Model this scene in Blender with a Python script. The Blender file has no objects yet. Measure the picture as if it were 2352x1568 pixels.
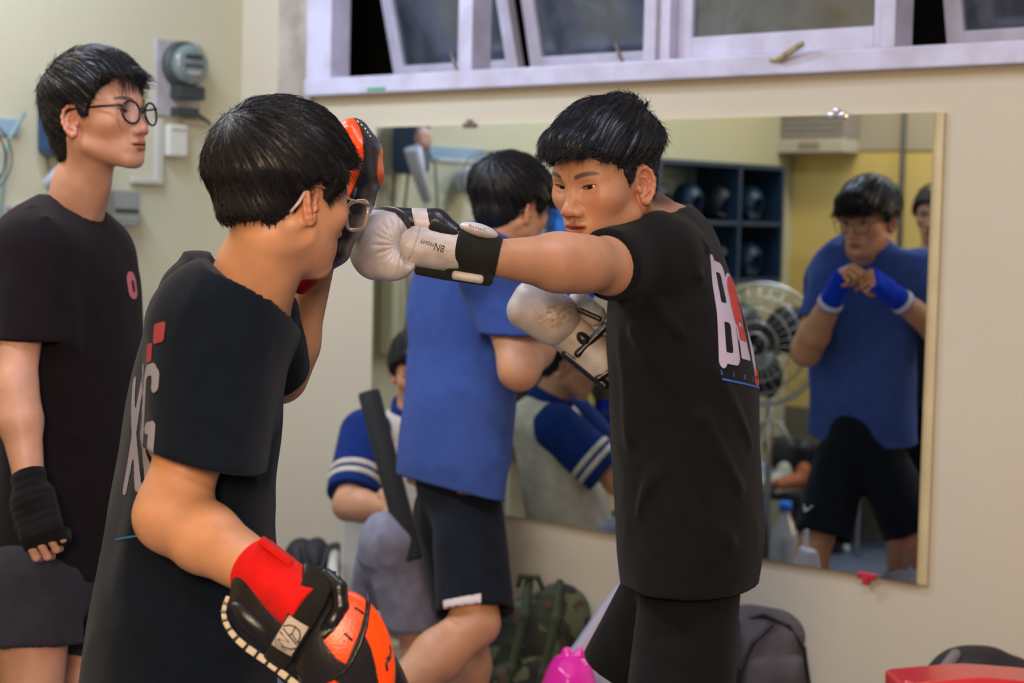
import bpy, math, random
import numpy as np
from mathutils import Vector, Matrix
from mathutils.bvhtree import BVHTree

SC = bpy.context.scene
COL = SC.collection
TH, AL, RO, FPX, CAMZ = 0.7555, 0.0627, 0.0232, 4300.0, 1.5
_F0 = np.array([-math.sin(TH), math.cos(TH), 0.0]); _R0 = np.array([math.cos(TH), math.sin(TH), 0.0]); _U0 = np.array([0, 0, 1.0])
cF = math.cos(AL)*_F0 - math.sin(AL)*_U0
_up = math.cos(AL)*_U0 + math.sin(AL)*_F0
cR = _R0*math.cos(RO) + _up*math.sin(RO)
cU = _up*math.cos(RO) - _R0*math.sin(RO)
C0 = np.array([0, 0, CAMZ])
YW = 4.3          # the mirror wall is the plane y = YW
XL = -5.43        # the side wall is the plane x = XL

def W(px, py, z):
    """world point seen at photograph pixel (px, py) at distance z along the view axis"""
    return C0 + cF*z + cR*((px-1176)/FPX*z) - cU*((py-784)/FPX*z)
def PX(P):
    d = np.asarray(P, float)-C0; z = d@cF
    return 1176+FPX*(d@cR)/z, 784-FPX*(d@cU)/z, z
def onwall(px, py, off=0.0):
    d = cF + cR*((px-1176)/FPX) - cU*((py-784)/FPX)
    return C0 + d*((YW-off)/d[1])
def onside(px, py, off=0.0):
    d = cF + cR*((px-1176)/FPX) - cU*((py-784)/FPX)
    return C0 + d*((XL+off)/d[0])
def VIRT(px, py, z):
    """real point whose mirror image is seen at the pixel, z along the unfolded view ray"""
    p = W(px, py, z).copy(); p[1] = 2*(YW-0.02)-p[1]; return p
def HD(psi):
    """horizontal direction: 0 away from camera, 90 camera right, 180 towards camera, 270 left"""
    a = math.radians(psi); return _F0*math.cos(a)+_R0*math.sin(a)

cam = bpy.data.cameras.new('camera'); camo = bpy.data.objects.new('camera', cam); COL.objects.link(camo)
camo.matrix_world = Matrix(((cR[0], cU[0], -cF[0], C0[0]), (cR[1], cU[1], -cF[1], C0[1]), (cR[2], cU[2], -cF[2], C0[2]), (0, 0, 0, 1)))
cam.sensor_width = 36.0; cam.lens = 36.0*FPX/2352.0; cam.clip_start = 0.05
cam.dof.use_dof = True; cam.dof.focus_distance = 2.95; cam.dof.aperture_fstop = 4.5
SC.camera = camo
SC.view_settings.view_transform = 'Standard'; SC.view_settings.look = 'None'
SC.view_settings.gamma = 1.0; SC.view_settings.use_curve_mapping = False
SC.view_settings.exposure = 0.0
wd = bpy.data.worlds.new('world'); SC.world = wd; wd.use_nodes = True
wd.node_tree.nodes['Background'].inputs[0].default_value = (0.02, 0.035, 0.05, 1)
wd.node_tree.nodes['Background'].inputs[1].default_value = 0.35

def area(name, loc, target, sx, sy, power, col, spread=180):
    l = bpy.data.lights.new(name, 'AREA'); l.shape = 'RECTANGLE'; l.size = sx; l.size_y = sy; l.energy = power; l.color = col
    l.spread = math.radians(spread)
    o = bpy.data.objects.new(name, l); COL.objects.link(o); o.location = loc
    d = Vector(target)-Vector(loc); o.rotation_euler = d.to_track_quat('-Z', 'Y').to_euler()
    o.visible_camera = True
    return o
# the gym's cool white ceiling tubes, the warm lamp near the camera, and added fills
area('tube_light', (-4.7, 2.7, 3.12), (-4.9, 3.8, 0.9), 1.2, 0.2, 44, (0.63, 0.74, 1.0))
area('tube_light_b', (-1.4, 2.2, 3.12), (-1.7, 3.0, 0.6), 1.2, 0.2, 22, (0.68, 0.77, 1.0))
area('fill_light_d', (0.9, -0.6, 3.12), (-2.6, 3.0, 0.9), 1.4, 0.3, 44, (0.84, 0.88, 1.0))  # added soft fill, lights the whole mirror wall evenly
area('fill_light_c', (-3.3, 1.3, 3.12), (-3.5, 2.6, 0.6), 1.2, 0.2, 34, (0.66, 0.76, 1.0))  # added fill, lifts the wall left of the mirror
area('warm_lamp', (0.25, -0.7, 2.0), (-2.6, 2.6, 0.9), 0.7, 0.5, 104, (1.0, 0.68, 0.41))
area('warm_fill', (-4.4, 1.5, 3.1), (-4.3, 0.9, 0.8), 0.8, 0.2, 22, (1.0, 0.84, 0.56))  # added unseen fill, brightens the yellow wall in the mirror
# ---------------------------------------------------------------- scene graph helpers
def V3(p): return Vector((float(p[0]), float(p[1]), float(p[2])))
def tag(o, label=None, cat=None, group=None, kind=None):
    if label: o['label'] = label
    if cat: o['category'] = cat
    if group: o['group'] = group
    if kind: o['kind'] = kind
    return o
def empty(name, loc, label=None, cat=None, group=None, rz=0.0):
    o = bpy.data.objects.new(name, None); COL.objects.link(o); o.location = V3(loc); o.rotation_euler = (0, 0, rz)
    o.empty_display_size = 0.05
    return tag(o, label, cat, group)
def link(name, me, mat, parent=None, label=None):
    o = bpy.data.objects.new(name, me); COL.objects.link(o)
    if mat is not None and len(me.materials) == 0:
        for m in (mat if isinstance(mat, (list, tuple)) else [mat]): me.materials.append(m)
    if parent is not None:
        o.parent = parent
        o.matrix_parent_inverse = MW(parent).inverted()
    if label: o['label'] = label
    return o
def MW(o):
    m = Matrix.LocRotScale(o.location, o.rotation_euler, o.scale)
    if o.parent: m = MW(o.parent) @ o.matrix_parent_inverse @ m
    return m
def npmesh(name, V, F, smooth=True, cols=None):
    V = np.asarray(V, np.float32); F = np.asarray(F, np.int32)
    me = bpy.data.meshes.new(name)
    me.vertices.add(len(V)); me.vertices.foreach_set('co', V.ravel())
    k = F.shape[1]
    me.loops.add(F.size); me.loops.foreach_set('vertex_index', F.ravel())
    me.polygons.add(len(F)); me.polygons.foreach_set('loop_start', np.arange(len(F), dtype=np.int32)*k)
    me.update(calc_edges=True)
    me.polygons.foreach_set('use_smooth', np.full(len(F), smooth))
    if cols is not None:
        a = me.color_attributes.new('mask', 'FLOAT_COLOR', 'POINT'); a.data.foreach_set('color', np.asarray(cols, np.float32).ravel())
    me.validate(); me.update()
    return me
class MB:
    """collects simple pieces, then links them as one mesh"""
    def __init__(s): s.v = []; s.f = []; s.sm = []
    def add(s, vs, fs, smooth=False):
        n = len(s.v); s.v += [tuple(map(float, v)) for v in vs]; s.f += [tuple(n+i for i in f) for f in fs]; s.sm += [smooth]*len(fs); return s
    def box(s, c, size, ax=None, bev=0.0):
        c = np.asarray(c, float); h = np.asarray(size, float)/2
        A = np.eye(3) if ax is None else np.asarray(ax, float)
        if bev <= 0:
            vs = [c+A.T@(h*np.array([x, y, z])) for x in (-1, 1) for y in (-1, 1) for z in (-1, 1)]
            fs = [(0, 1, 3, 2), (4, 6, 7, 5), (0, 4, 5, 1), (2, 3, 7, 6), (0, 2, 6, 4), (1, 5, 7, 3)]
            return s.add(vs, fs)
        import bmesh
        bm = bmesh.new(); bmesh.ops.create_cube(bm, size=1.0)
        for v in bm.verts: v.co = Vector((v.co.x*h[0]*2, v.co.y*h[1]*2, v.co.z*h[2]*2))
        bmesh.ops.bevel(bm, geom=bm.edges[:], offset=min(bev, h.min()*0.95), segments=2, affect='EDGES', profile=0.6)
        vs = [c+A.T@np.array(v.co) for v in bm.verts]; fs = [tuple(v.index for v in f.verts) for f in bm.faces]
        bm.free(); return s.add(vs, fs)
    def tube(s, pts, r, n=8, cap=True, closed=False):
        pts = [np.asarray(p, float) for p in pts]; m = len(pts)
        rs = r if hasattr(r, '__len__') else [r]*m
        vs = []; up = None
        for i, p in enumerate(pts):
            a = pts[(i-1) % m] if (closed or i > 0) else p; b = pts[(i+1) % m] if (closed or i < m-1) else p
            t = b-a; t = t/(np.linalg.norm(t)+1e-12)
            if up is None:
                up = np.array([0, 0, 1.0]) if abs(t[2]) < 0.9 else np.array([1.0, 0, 0])
            e = np.cross(t, up); e /= np.linalg.norm(e)+1e-12; up = np.cross(e, t)
            for k in range(n):
                an = 2*math.pi*k/n; vs.append(p+rs[i]*(math.cos(an)*e+math.sin(an)*up))
        fs = []
        for i in range(m if closed else m-1):
            j = (i+1) % m
            for k in range(n): fs.append((i*n+k, i*n+(k+1) % n, j*n+(k+1) % n, j*n+k))
        s.add(vs, fs, True)
        if cap and not closed:
            b0 = len(s.v)-len(vs)
            s.f.append(tuple(b0+k for k in range(n))[::-1]); s.sm.append(False)
            s.f.append(tuple(b0+(m-1)*n+k for k in range(n))); s.sm.append(False)
        return s
    def lathe(s, c, axis, prof, n=24, cap=True):
        axis = np.asarray(axis, float); axis /= np.linalg.norm(axis)
        e = np.cross(axis, [0, 0, 1.0] if abs(axis[2]) < 0.9 else [1.0, 0, 0]); e /= np.linalg.norm(e); g = np.cross(axis, e)
        vs = []; m = len(prof)
        for (r, t) in prof:
            for k in range(n):
                an = 2*math.pi*k/n; vs.append(np.asarray(c)+axis*t+r*(math.cos(an)*e+math.sin(an)*g))
        fs = [(i*n+k, i*n+(k+1) % n, (i+1)*n+(k+1) % n, (i+1)*n+k) for i in range(m-1) for k in range(n)]
        s.add(vs, fs, True)
        if cap:
            b0 = len(s.v)-len(vs)
            s.f.append(tuple(b0+k for k in range(n))[::-1]); s.sm.append(False)
            s.f.append(tuple(b0+(m-1)*n+k for k in range(n))); s.sm.append(False)
        return s
    def build(s, name, mat, parent=None, label=None):
        me = bpy.data.meshes.new(name); me.from_pydata(s.v, [], s.f); me.update()
        me.polygons.foreach_set('use_smooth', s.sm)
        import bmesh
        bm = bmesh.new(); bm.from_mesh(me); bmesh.ops.recalc_face_normals(bm, faces=bm.faces[:]); bm.to_mesh(me); bm.free()
        return link(name, me, mat, parent, label)

# ---------------------------------------------------------------- signed distance toolkit
def nrm(v): v = np.asarray(v, float); return v/np.linalg.norm(v)
def sph(P, c, r): return np.sqrt(((P-np.asarray(c, np.float32))**2).sum(1))-r
def ell(P, c, r, R=None):
    q = P-np.asarray(c, np.float32)
    if R is not None: q = q@np.asarray(R, np.float32).T
    r = np.asarray(r, np.float32)
    k0 = np.sqrt(((q/r)**2).sum(1)); k1 = np.sqrt(((q/(r*r))**2).sum(1))
    return k0*(k0-1)/np.maximum(k1, 1e-6)
def rc(P, a, b, ra, rb, sc=None):
    a = np.asarray(a, np.float32); b = np.asarray(b, np.float32); ab = b-a
    h = np.clip(((P-a)@ab)/max(float(ab@ab), 1e-12), 0, 1)
    q = P-a-h[:, None]*ab
    if sc is not None:
        ax, s = sc; ax = np.asarray(ax, np.float32); q = q+((q@ax)*(s-1))[:, None]*ax
    return np.sqrt((q*q).sum(1))-(ra+(rb-ra)*h)
def smin(a, b, k):
    h = np.maximum(k-np.abs(a-b), 0)/k
    return np.minimum(a, b)-h*h*k*0.25
def smax(a, b, k): return -smin(-a, -b, k)
def bxr(P, c, h, r, R=None):
    q = P-np.asarray(c, np.float32)
    if R is not None: q = q@np.asarray(R, np.float32).T
    q = np.abs(q)-(np.asarray(h, np.float32)-r)
    return np.sqrt((np.maximum(q, 0)**2).sum(1))+np.minimum(q.max(1), 0)-r
def chain(P, pts, rs, k=0.02):
    d = None
    for i in range(len(pts)-1):
        e = rc(P, pts[i], pts[i+1], rs[i], rs[i+1]); d = e if d is None else smin(d, e, k)
    return d
def _h3(i, j, k):
    n = (i*73856093) ^ (j*19349663) ^ (k*83492791)
    n = (n ^ (n >> 13))*1274126177
    return ((n & 0xffff).astype(np.float32))/65535.0
def vnoise(P):
    Pi = np.floor(P); f = (P-Pi).astype(np.float32); Pi = Pi.astype(np.int64); u = f*f*(3-2*f)
    i, j, k = Pi[:, 0], Pi[:, 1], Pi[:, 2]; x, y, z = u[:, 0], u[:, 1], u[:, 2]
    def l(a, b, t): return a+(b-a)*t
    a = l(l(_h3(i, j, k), _h3(i+1, j, k), x), l(_h3(i, j+1, k), _h3(i+1, j+1, k), x), y)
    b = l(l(_h3(i, j, k+1), _h3(i+1, j, k+1), x), l(_h3(i, j+1, k+1), _h3(i+1, j+1, k+1), x), y)
    return l(a, b, z)*2-1
def inchunks(f, P, n=400000):
    return np.concatenate([f(P[i:i+n]) for i in range(0, len(P), n)]) if len(P) else np.zeros(0, np.float32)
def snet(f, lo, hi, h, slack=1.35, newton=1):
    """surface nets over a block-sparse grid"""
    B = 8; lo = np.asarray(lo, np.float32)-1.5*h; hi = np.asarray(hi, np.float32)+1.5*h
    nb = np.maximum(np.ceil((hi-lo)/(h*B)).astype(int), 1); n = nb*B
    g = [lo[a]+h*B*(np.arange(nb[a])+0.5)-h*0.5 for a in range(3)]
    G = np.stack(np.meshgrid(*g, indexing='ij'), -1).reshape(-1, 3).astype(np.float32)
    dc = inchunks(f, G)
    act = np.abs(dc) < h*B*0.87*slack+h
    vol = np.where(dc > 0, 1.0, -1.0).astype(np.float32).reshape(*nb, 1, 1, 1)*np.ones((1, 1, 1, B, B, B), np.float32)
    vol = vol.reshape(-1, B, B, B)
    o = np.stack(np.meshgrid(*[np.arange(B)]*3, indexing='ij'), -1).reshape(-1, 3).astype(np.float32)*h
    bi = np.where(act)[0]; base = G[bi]-h*(B-1)/2
    pts = (base[:, None, :]+o[None]).reshape(-1, 3)
    vol[bi] = inchunks(f, pts).reshape(-1, B, B, B)
    vol = vol.reshape(*nb, B, B, B).transpose(0, 3, 1, 4, 2, 5).reshape(*n)
    S = vol < 0
    c = np.zeros(tuple(n-1), np.int8)
    sl = [(slice(None, -1), slice(1, None))[i] for i in (0, 1)]
    for x in (0, 1):
        for y in (0, 1):
            for z in (0, 1): c += S[sl[x], sl[y], sl[z]]
    idx = np.argwhere((c > 0) & (c < 8)); ids = np.full(tuple(n-1), -1, np.int32); ids[tuple(idx.T)] = np.arange(len(idx))
    C = [(x, y, z) for x in (0, 1) for y in (0, 1) for z in (0, 1)]
    vals = np.stack([vol[idx[:, 0]+x, idx[:, 1]+y, idx[:, 2]+z] for x, y, z in C], 1)
    acc = np.zeros((len(idx), 3), np.float32); cnt = np.zeros(len(idx), np.float32)
    for a in range(8):
        for b in range(a+1, 8):
            ca, cb = np.array(C[a]), np.array(C[b])
            if np.abs(ca-cb).sum() != 1: continue
            va, vb = vals[:, a], vals[:, b]; m = (va < 0) != (vb < 0)
            t = np.where(m, va/np.where(m, va-vb, 1), 0)
            p = ca+(cb-ca)*t[:, None]; acc += p*m[:, None]; cnt += m
    V = lo+h*0.5*0+h*(idx+acc/cnt[:, None]).astype(np.float32)
    Q = []
    for ax in range(3):
        s0 = [slice(None)]*3; s1 = [slice(None)]*3; s0[ax] = slice(None, -1); s1[ax] = slice(1, None)
        A, Bq = S[tuple(s0)], S[tuple(s1)]
        e = np.argwhere(A != Bq); b, cc = [(1, 2), (2, 0), (0, 1)][ax]
        e = e[(e[:, b] > 0) & (e[:, cc] > 0) & (e[:, b] < n[b]-1) & (e[:, cc] < n[cc]-1)]
        q = []
        for db, dcc in ((-1, -1), (0, -1), (0, 0), (-1, 0)):
            w = e.copy(); w[:, b] += db; w[:, cc] += dcc; q.append(ids[tuple(w.T)])
        q = np.stack(q, 1); fl = ~S[tuple(e.T)]
        q[fl] = q[fl][:, ::-1]; Q.append(q)
    Q = np.concatenate(Q); Q = Q[(Q >= 0).all(1)]
    for _ in range(newton):
        d, g = grad(f, V, h*0.5)
        st = (d/np.maximum((g*g).sum(1), 0.2))[:, None]*g
        ln = np.sqrt((st*st).sum(1))[:, None]; st *= np.minimum(1, 0.6*h/np.maximum(ln, 1e-9)); V = V-st
    return V, Q
def grad(f, V, e):
    V = V.astype(np.float32); d = inchunks(f, V); g = np.zeros_like(V)
    for a in range(3):
        w = V.copy(); w[:, a] += e; g[:, a] = (inchunks(f, w)-d)/e
    return d, g
class M3:
    """collects surface-net pieces into one mesh"""
    def __init__(s): s.V = []; s.Q = []; s.C = []; s.n = 0
    def add(s, V, Q, c=None):
        s.V.append(V); s.Q.append(Q+s.n); s.n += len(V)
        s.C.append(np.zeros((len(V), 4), np.float32) if c is None else c); return s
    def build(s, name, mat, parent=None, label=None):
        return link(name, npmesh(name, np.concatenate(s.V), np.concatenate(s.Q), True, np.concatenate(s.C)), mat, parent, label)
def solid(name, f, lo, hi, h, mat, parent=None, label=None, colf=None, slack=1.35, newton=1):
    V, Q = snet(f, lo, hi, h, slack, newton)
    return link(name, npmesh(name, V, Q, True, colf(V) if colf else None), mat, parent, label)
def bounds(pts, pad):
    p = np.array(pts); return p.min(0)-pad, p.max(0)+pad

# ---------------------------------------------------------------- materials
def mat(name, col, rough=0.6, metal=0.0, bump=0.0, bscale=200.0, var=0.0, vscale=8.0, spec=0.5, coat=0.0, sheen=0.0, trans=0.0, emit=None, emis=0.0, sss=0.0, alpha=1.0, col2=None, detail=3.0):
    m = bpy.data.materials.new(name); m.use_nodes = True; nt = m.node_tree; b = nt.nodes['Principled BSDF']
    b.inputs['Base Color'].default_value = (*col, 1); b.inputs['Roughness'].default_value = rough; b.inputs['Metallic'].default_value = metal
    b.inputs['Specular IOR Level'].default_value = spec; b.inputs['Coat Weight'].default_value = coat; b.inputs['Coat Roughness'].default_value = 0.15
    b.inputs['Sheen Weight'].default_value = sheen; b.inputs['Transmission Weight'].default_value = trans; b.inputs['Alpha'].default_value = alpha
    if sss > 0:
        b.inputs['Subsurface Weight'].default_value = sss; b.inputs['Subsurface Radius'].default_value = (1, .35, .2); b.inputs['Subsurface Scale'].default_value = 0.008
    if emit: b.inputs['Emission Color'].default_value = (*emit, 1); b.inputs['Emission Strength'].default_value = emis
    tc = nt.nodes.new('ShaderNodeTexCoord')
    if var > 0 or col2:
        n = nt.nodes.new('ShaderNodeTexNoise'); n.inputs['Scale'].default_value = vscale; n.inputs['Detail'].default_value = detail; nt.links.new(tc.outputs['Object'], n.inputs['Vector'])
        mx = nt.nodes.new('ShaderNodeMix'); mx.data_type = 'RGBA'
        c2 = col2 if col2 else tuple(c*(1-var) for c in col); c1 = col if col2 else tuple(min(1, c*(1+var*0.6)) for c in col)
        mx.inputs[6].default_value = (*c1, 1); mx.inputs[7].default_value = (*c2, 1)
        r = nt.nodes.new('ShaderNodeValToRGB'); r.color_ramp.elements[0].position = 0.35; r.color_ramp.elements[1].position = 0.65
        nt.links.new(n.outputs['Fac'], r.inputs[0]); nt.links.new(r.outputs[0], mx.inputs[0]); nt.links.new(mx.outputs[2], b.inputs['Base Color'])
    if bump > 0:
        n2 = nt.nodes.new('ShaderNodeTexNoise'); n2.inputs['Scale'].default_value = bscale; n2.inputs['Detail'].default_value = 4
        nt.links.new(tc.outputs['Object'], n2.inputs['Vector'])
        bp = nt.nodes.new('ShaderNodeBump'); bp.inputs['Strength'].default_value = bump; bp.inputs['Distance'].default_value = 0.002
        nt.links.new(n2.outputs['Fac'], bp.inputs['Height']); nt.links.new(bp.outputs[0], b.inputs['Normal'])
    return m
def basecolor_chain(m):
    b = m.node_tree.nodes['Principled BSDF']; i = b.inputs['Base Color']
    return b, (i.links[0].from_socket if i.links else None)
def maskmix(m, comp, col, fac=1.0):
    """mix a second own-colour in where the stored mask component is 1"""
    nt = m.node_tree; b, src = basecolor_chain(m)
    at = nt.nodes.new('ShaderNodeAttribute'); at.attribute_name = 'mask'
    sp = nt.nodes.new('ShaderNodeSeparateColor'); nt.links.new(at.outputs['Color'], sp.inputs[0])
    mu = nt.nodes.new('ShaderNodeMath'); mu.operation = 'MULTIPLY'; mu.inputs[1].default_value = fac; nt.links.new(sp.outputs[comp], mu.inputs[0])
    mx = nt.nodes.new('ShaderNodeMix'); mx.data_type = 'RGBA'
    if src: nt.links.new(src, mx.inputs[6])
    else: mx.inputs[6].default_value = b.inputs['Base Color'].default_value
    mx.inputs[7].default_value = (*col, 1); nt.links.new(mu.outputs[0], mx.inputs[0]); nt.links.new(mx.outputs[2], b.inputs['Base Color'])
    return m
def sstep(x, a, b): t = np.clip((x-a)/(b-a), 0, 1); return t*t*(3-2*t)
# ---------------------------------------------------------------- the room
YM = YW-0.019
def onsidev(px, py, off=0.0):
    d = cF+cR*((px-1176)/FPX)-cU*((py-784)/FPX); p = C0+d*((XL+off)/d[0]); p[1] = 2*YM-p[1]; return p
def VPL(px, py, y):
    d = cF+cR*((px-1176)/FPX)-cU*((py-784)/FPX); p = C0+d*((2*YM-y)/d[1]); p[1] = y; return p
def VIR(px, py, z):
    p = W(px, py, z).copy(); p[1] = 2*YM-p[1]; return p
def struct(o): o['kind'] = 'structure'; return o
def wallmat(name, col, col2, stain=0.0):
    m = mat(name, col, 0.75, bump=0.25, bscale=60, col2=col2, vscale=1.3, detail=5)
    return m
m_wall = wallmat('wall_paint_cream', (0.60, 0.545, 0.415), (0.56, 0.51, 0.385))
m_side = wallmat('wall_paint_pale_green', (0.57, 0.545, 0.375), (0.53, 0.51, 0.35))
m_yel = wallmat('wall_paint_yellow', (0.80, 0.60, 0.21), (0.75, 0.56, 0.19))
m_dado = wallmat('dado_paint_grey', (0.20, 0.18, 0.13), (0.17, 0.16, 0.12))
m_floor = mat('floor_mat_blue', (0.11, 0.13, 0.20), 0.45, bump=0.2, bscale=40, var=0.2, vscale=3)
m_ceil = mat('ceiling_paint', (0.6, 0.58, 0.5), 0.8)
m_conc = mat('bare_plaster', (0.50, 0.46, 0.38), 0.85, bump=0.4, bscale=60, col2=(0.30, 0.27, 0.22), vscale=7, detail=6)
m_alu = mat('white_painted_window_frame', (0.61, 0.61, 0.77), 0.45, bump=0.15, bscale=90, col2=(0.49, 0.47, 0.58), vscale=9, detail=8)
m_alud = mat('grimy_window_frame', (0.46, 0.41, 0.40), 0.6, bump=0.2, bscale=90, col2=(0.32, 0.27, 0.22), vscale=12, detail=8)
ZC = 3.2
yy = onsidev(1815, 600)[1]; zd = VPL(1860, 936, yy)[2]
struct(MB().box((-0.6, 1.0, -0.05), (13.4, 8.2, 0.1)).build('floor', m_floor))
struct(MB().box((-0.6, 1.0, ZC+0.05), (13.4, 8.2, 0.1)).build('ceiling', m_ceil))
# window opening in wall_back
zs0 = 1.926; zs1 = zs0+0.058; zw1 = 2.98
xw0 = onwall(722, 200)[0]; xw1 = -1.05
xr0 = onwall(646, 100)[0]      # start of the bare plaster reveal strip
T = 0.16
wb = MB()
wb.box(((XL-T+5.0)/2, YW+T/2, zs0/2), (5.0-XL+T, T, zs0))
wb.box(((XL-T+xw0)/2, YW+T/2, (zs0+ZC)/2), (xw0-XL+T, T, ZC-zs0))
wb.box(((xw1+5.0)/2, YW+T/2, (zs0+ZC)/2), (5.0-xw1, T, ZC-zs0))
wb.box(((xw0+xw1)/2, YW+T/2, (zw1+ZC)/2), (xw1-xw0, T, ZC-zw1))
struct(wb.build('wall_back', m_wall))
struct(MB().box((XL-0.08, (yy-0.1+YW)/2, ZC/2), (0.16, YW-yy+0.1, ZC)).build('wall_left', m_side))
struct(MB().box((-4.2, yy-0.08, (zd+ZC)/2), (2.5, 0.16, ZC-zd)).build('wall_yellow', m_yel))
struct(MB().box((-4.2, yy-0.075, zd/2), (2.5, 0.17, zd)).build('wall_dado', m_dado))
struct(MB().box((-2.87, -1.25, ZC/2), (0.16, 3.6, ZC)).build('wall_inner', m_yel))
struct(MB().box((1.1, -3.05, ZC/2), (8.0, 0.1, ZC)).build('wall_front', m_wall))
struct(MB().box((5.05, 0.7, ZC/2), (0.1, 7.6, ZC)).build('wall_right', m_wall))
# bare plaster strip beside the window
struct(MB().box(((xr0+xw0)/2, YW-0.006, (zs0-0.02+ZC)/2), (xw0-xr0, 0.014, ZC-zs0+0.02)).build('trim_1', m_conc))
# window sill rail
sill = struct(MB().box(((xw0+xw1)/2, YW-0.012, (zs0+zs1)/2), (xw1-xw0, 0.075, zs1-zs0), bev=0.006).build('trim_2', m_alu))
struct(MB().box(((onwall(865, 214)[0]+onwall(915, 214)[0])/2, YW-0.0512, zs0+0.012), (0.09, 0.004, 0.010), bev=0.002).build('trim_3', mat('green_tape', (0.05, 0.35, 0.2), 0.6)))
# ---- window bays
m_glass = bpy.data.materials.new('dirty_night_glass'); m_glass.use_nodes = True
nt = m_glass.node_tree; nt.nodes.clear()
out = nt.nodes.new('ShaderNodeOutputMaterial'); gl = nt.nodes.new('ShaderNodeBsdfGlossy'); gl.inputs['Roughness'].default_value = 0.12; gl.inputs['Color'].default_value = (0.8, 0.9, 1, 1)
tr = nt.nodes.new('ShaderNodeBsdfTransparent'); tr.inputs['Color'].default_value = (0.5, 0.6, 0.6, 1)
df = nt.nodes.new('ShaderNodeBsdfDiffuse')
tc = nt.nodes.new('ShaderNodeTexCoord'); no = nt.nodes.new('ShaderNodeTexNoise'); no.inputs['Scale'].default_value = 5; no.inputs['Detail'].default_value = 8; no.inputs['Distortion'].default_value = 1.5
nt.links.new(tc.outputs['Object'], no.inputs['Vector'])
cr = nt.nodes.new('ShaderNodeValToRGB'); cr.color_ramp.elements[0].position = 0.3; cr.color_ramp.elements[0].color = (0.035, 0.05, 0.055, 1); cr.color_ramp.elements[1].position = 0.75; cr.color_ramp.elements[1].color = (0.13, 0.14, 0.20, 1)
nt.links.new(no.outputs['Fac'], cr.inputs[0]); nt.links.new(cr.outputs[0], df.inputs['Color'])
m1 = nt.nodes.new('ShaderNodeMixShader'); m1.inputs[0].default_value = 0.72; nt.links.new(tr.outputs[0], m1.inputs[1]); nt.links.new(df.outputs[0], m1.inputs[2])
m2 = nt.nodes.new('ShaderNodeMixShader'); m2.inputs[0].default_value = 0.16; nt.links.new(m1.outputs[0], m2.inputs[1]); nt.links.new(gl.outputs[0], m2.inputs[2]); nt.links.new(m2.outputs[0], out.inputs[0])
m_brass = mat('old_brass', (0.45, 0.36, 0.22), 0.45, 0.7, var=0.3, vscale=40)
m_darkmetal = mat('dark_stay_metal', (0.22, 0.18, 0.15), 0.5, 0.5, var=0.4, vscale=60)
def upright(name, xa, xb, dep=0.07, m=None, y=YW-0.01):
    return MB().box(((xa+xb)/2, y+dep/2-0.03, (zs1+zw1)/2), (xb-xa, dep, zw1-zs1), bev=0.004)
xj = [onwall(778, 190)[0], onwall(1070, 180)[0], onwall(1102, 178)[0], onwall(1495, 164)[0], onwall(1548, 162)[0], onwall(2040, 132)[0], onwall(2072, 128)[0], onwall(2470, 110)[0]]
wroot = empty('window_1', ((xw0+xw1)/2, YW, zs0)); wroot['kind'] = 'structure'
upright('j', xw0, xj[0], 0.09).build('frame_post', m_alu, wroot)
upright('j', xj[1], xj[2], 0.09).build('mullion', m_alu, wroot)
mm = upright('j', xj[3], xj[3]+0.045, 0.09); mm.box((xj[4]-0.02, YW+0.02, (zs1+zw1)/2), (0.04, 0.09, zw1-zs1), bev=0.003)
mm.build('mullion', m_alu, wroot)
upright('j', xj[5], xj[6], 0.09).build('mullion', m_alu, wroot)
MB().box(((xw0+xw1)/2, YW+0.02, zw1-0.02), (xw1-xw0, 0.09, 0.05), bev=0.004).build('head_rail', m_alu, wroot)
def sash(xa, xb, tilt, hz=2.93):
    """awning sash hinged at its top rail, bottom pushed outwards by tilt degrees"""
    s = empty('sash', (0, 0, 0)); s.parent = wroot; s.matrix_parent_inverse = MW(wroot).inverted()
    t = math.radians(tilt); zb = zs1+0.004
    L = (hz-zb)/math.cos(t) if tilt < 10 else (hz-zb)/math.cos(t)
    ax = np.array([[1, 0, 0], [0, math.cos(t), math.sin(t)], [0, -math.sin(t), math.cos(t)]])   # rows local axes; local z up along sash
    def pt(x, l, o=0.0): return np.array([x, YW+0.02, hz])+(-l)*ax[2]*1.0+o*ax[1]
    w = 0.052
    for (xc, nm) in ((xa+w/2, 'stile'), (xb-w/2, 'stile')):
        MB().box(pt(xc, L/2), (w, 0.035, L), ax, bev=0.004).build(nm, m_alu, s)
    for l in (w/2, L-w*0.6):
        MB().box(pt((xa+xb)/2, l), (xb-xa-2*w, 0.035, w*1.15), ax, bev=0.004).build('rail', m_alu, s)
    MB().box(pt((xa+xb)/2, L/2), (xb-xa-2*w+0.01, 0.006, L-2*w+0.01), ax).build('pane', m_glass, s)
    return s, pt, L
s1, p1, L1 = sash(xj[0]+0.01, xj[1]-0.004, 15)
s2, p2, L2 = sash(xj[2]+0.004, xj[3]-0.004, 14)
s3, p3, L3 = sash(xj[4]+0.002, xj[5]-0.002, 0.5)
s4, p4, L4 = sash(xj[6]+0.004, xj[7], 13)
upright('j', xj[7]+0.004, xj[7]+0.05, 0.09).build('mullion', m_alu, wroot)
sash(xj[7]+0.054, xw1-0.004, 0.5)
def stay(pts, r=0.006, m=None, parent=None, name='window_stay'):
    MB().tube([onwall(*p) if len(p) == 3 else p for p in pts], r, 8).build(name, m or m_darkmetal, wroot)
stay([(1036, 122, 0.05), (1046, 150, 0.045), (1056, 172, 0.035), (1072, 180, 0.02)])
stay([(1414, 95, 0.05), (1424, 130, 0.045), (1436, 152, 0.035), (1462, 158, 0.02)])
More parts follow.
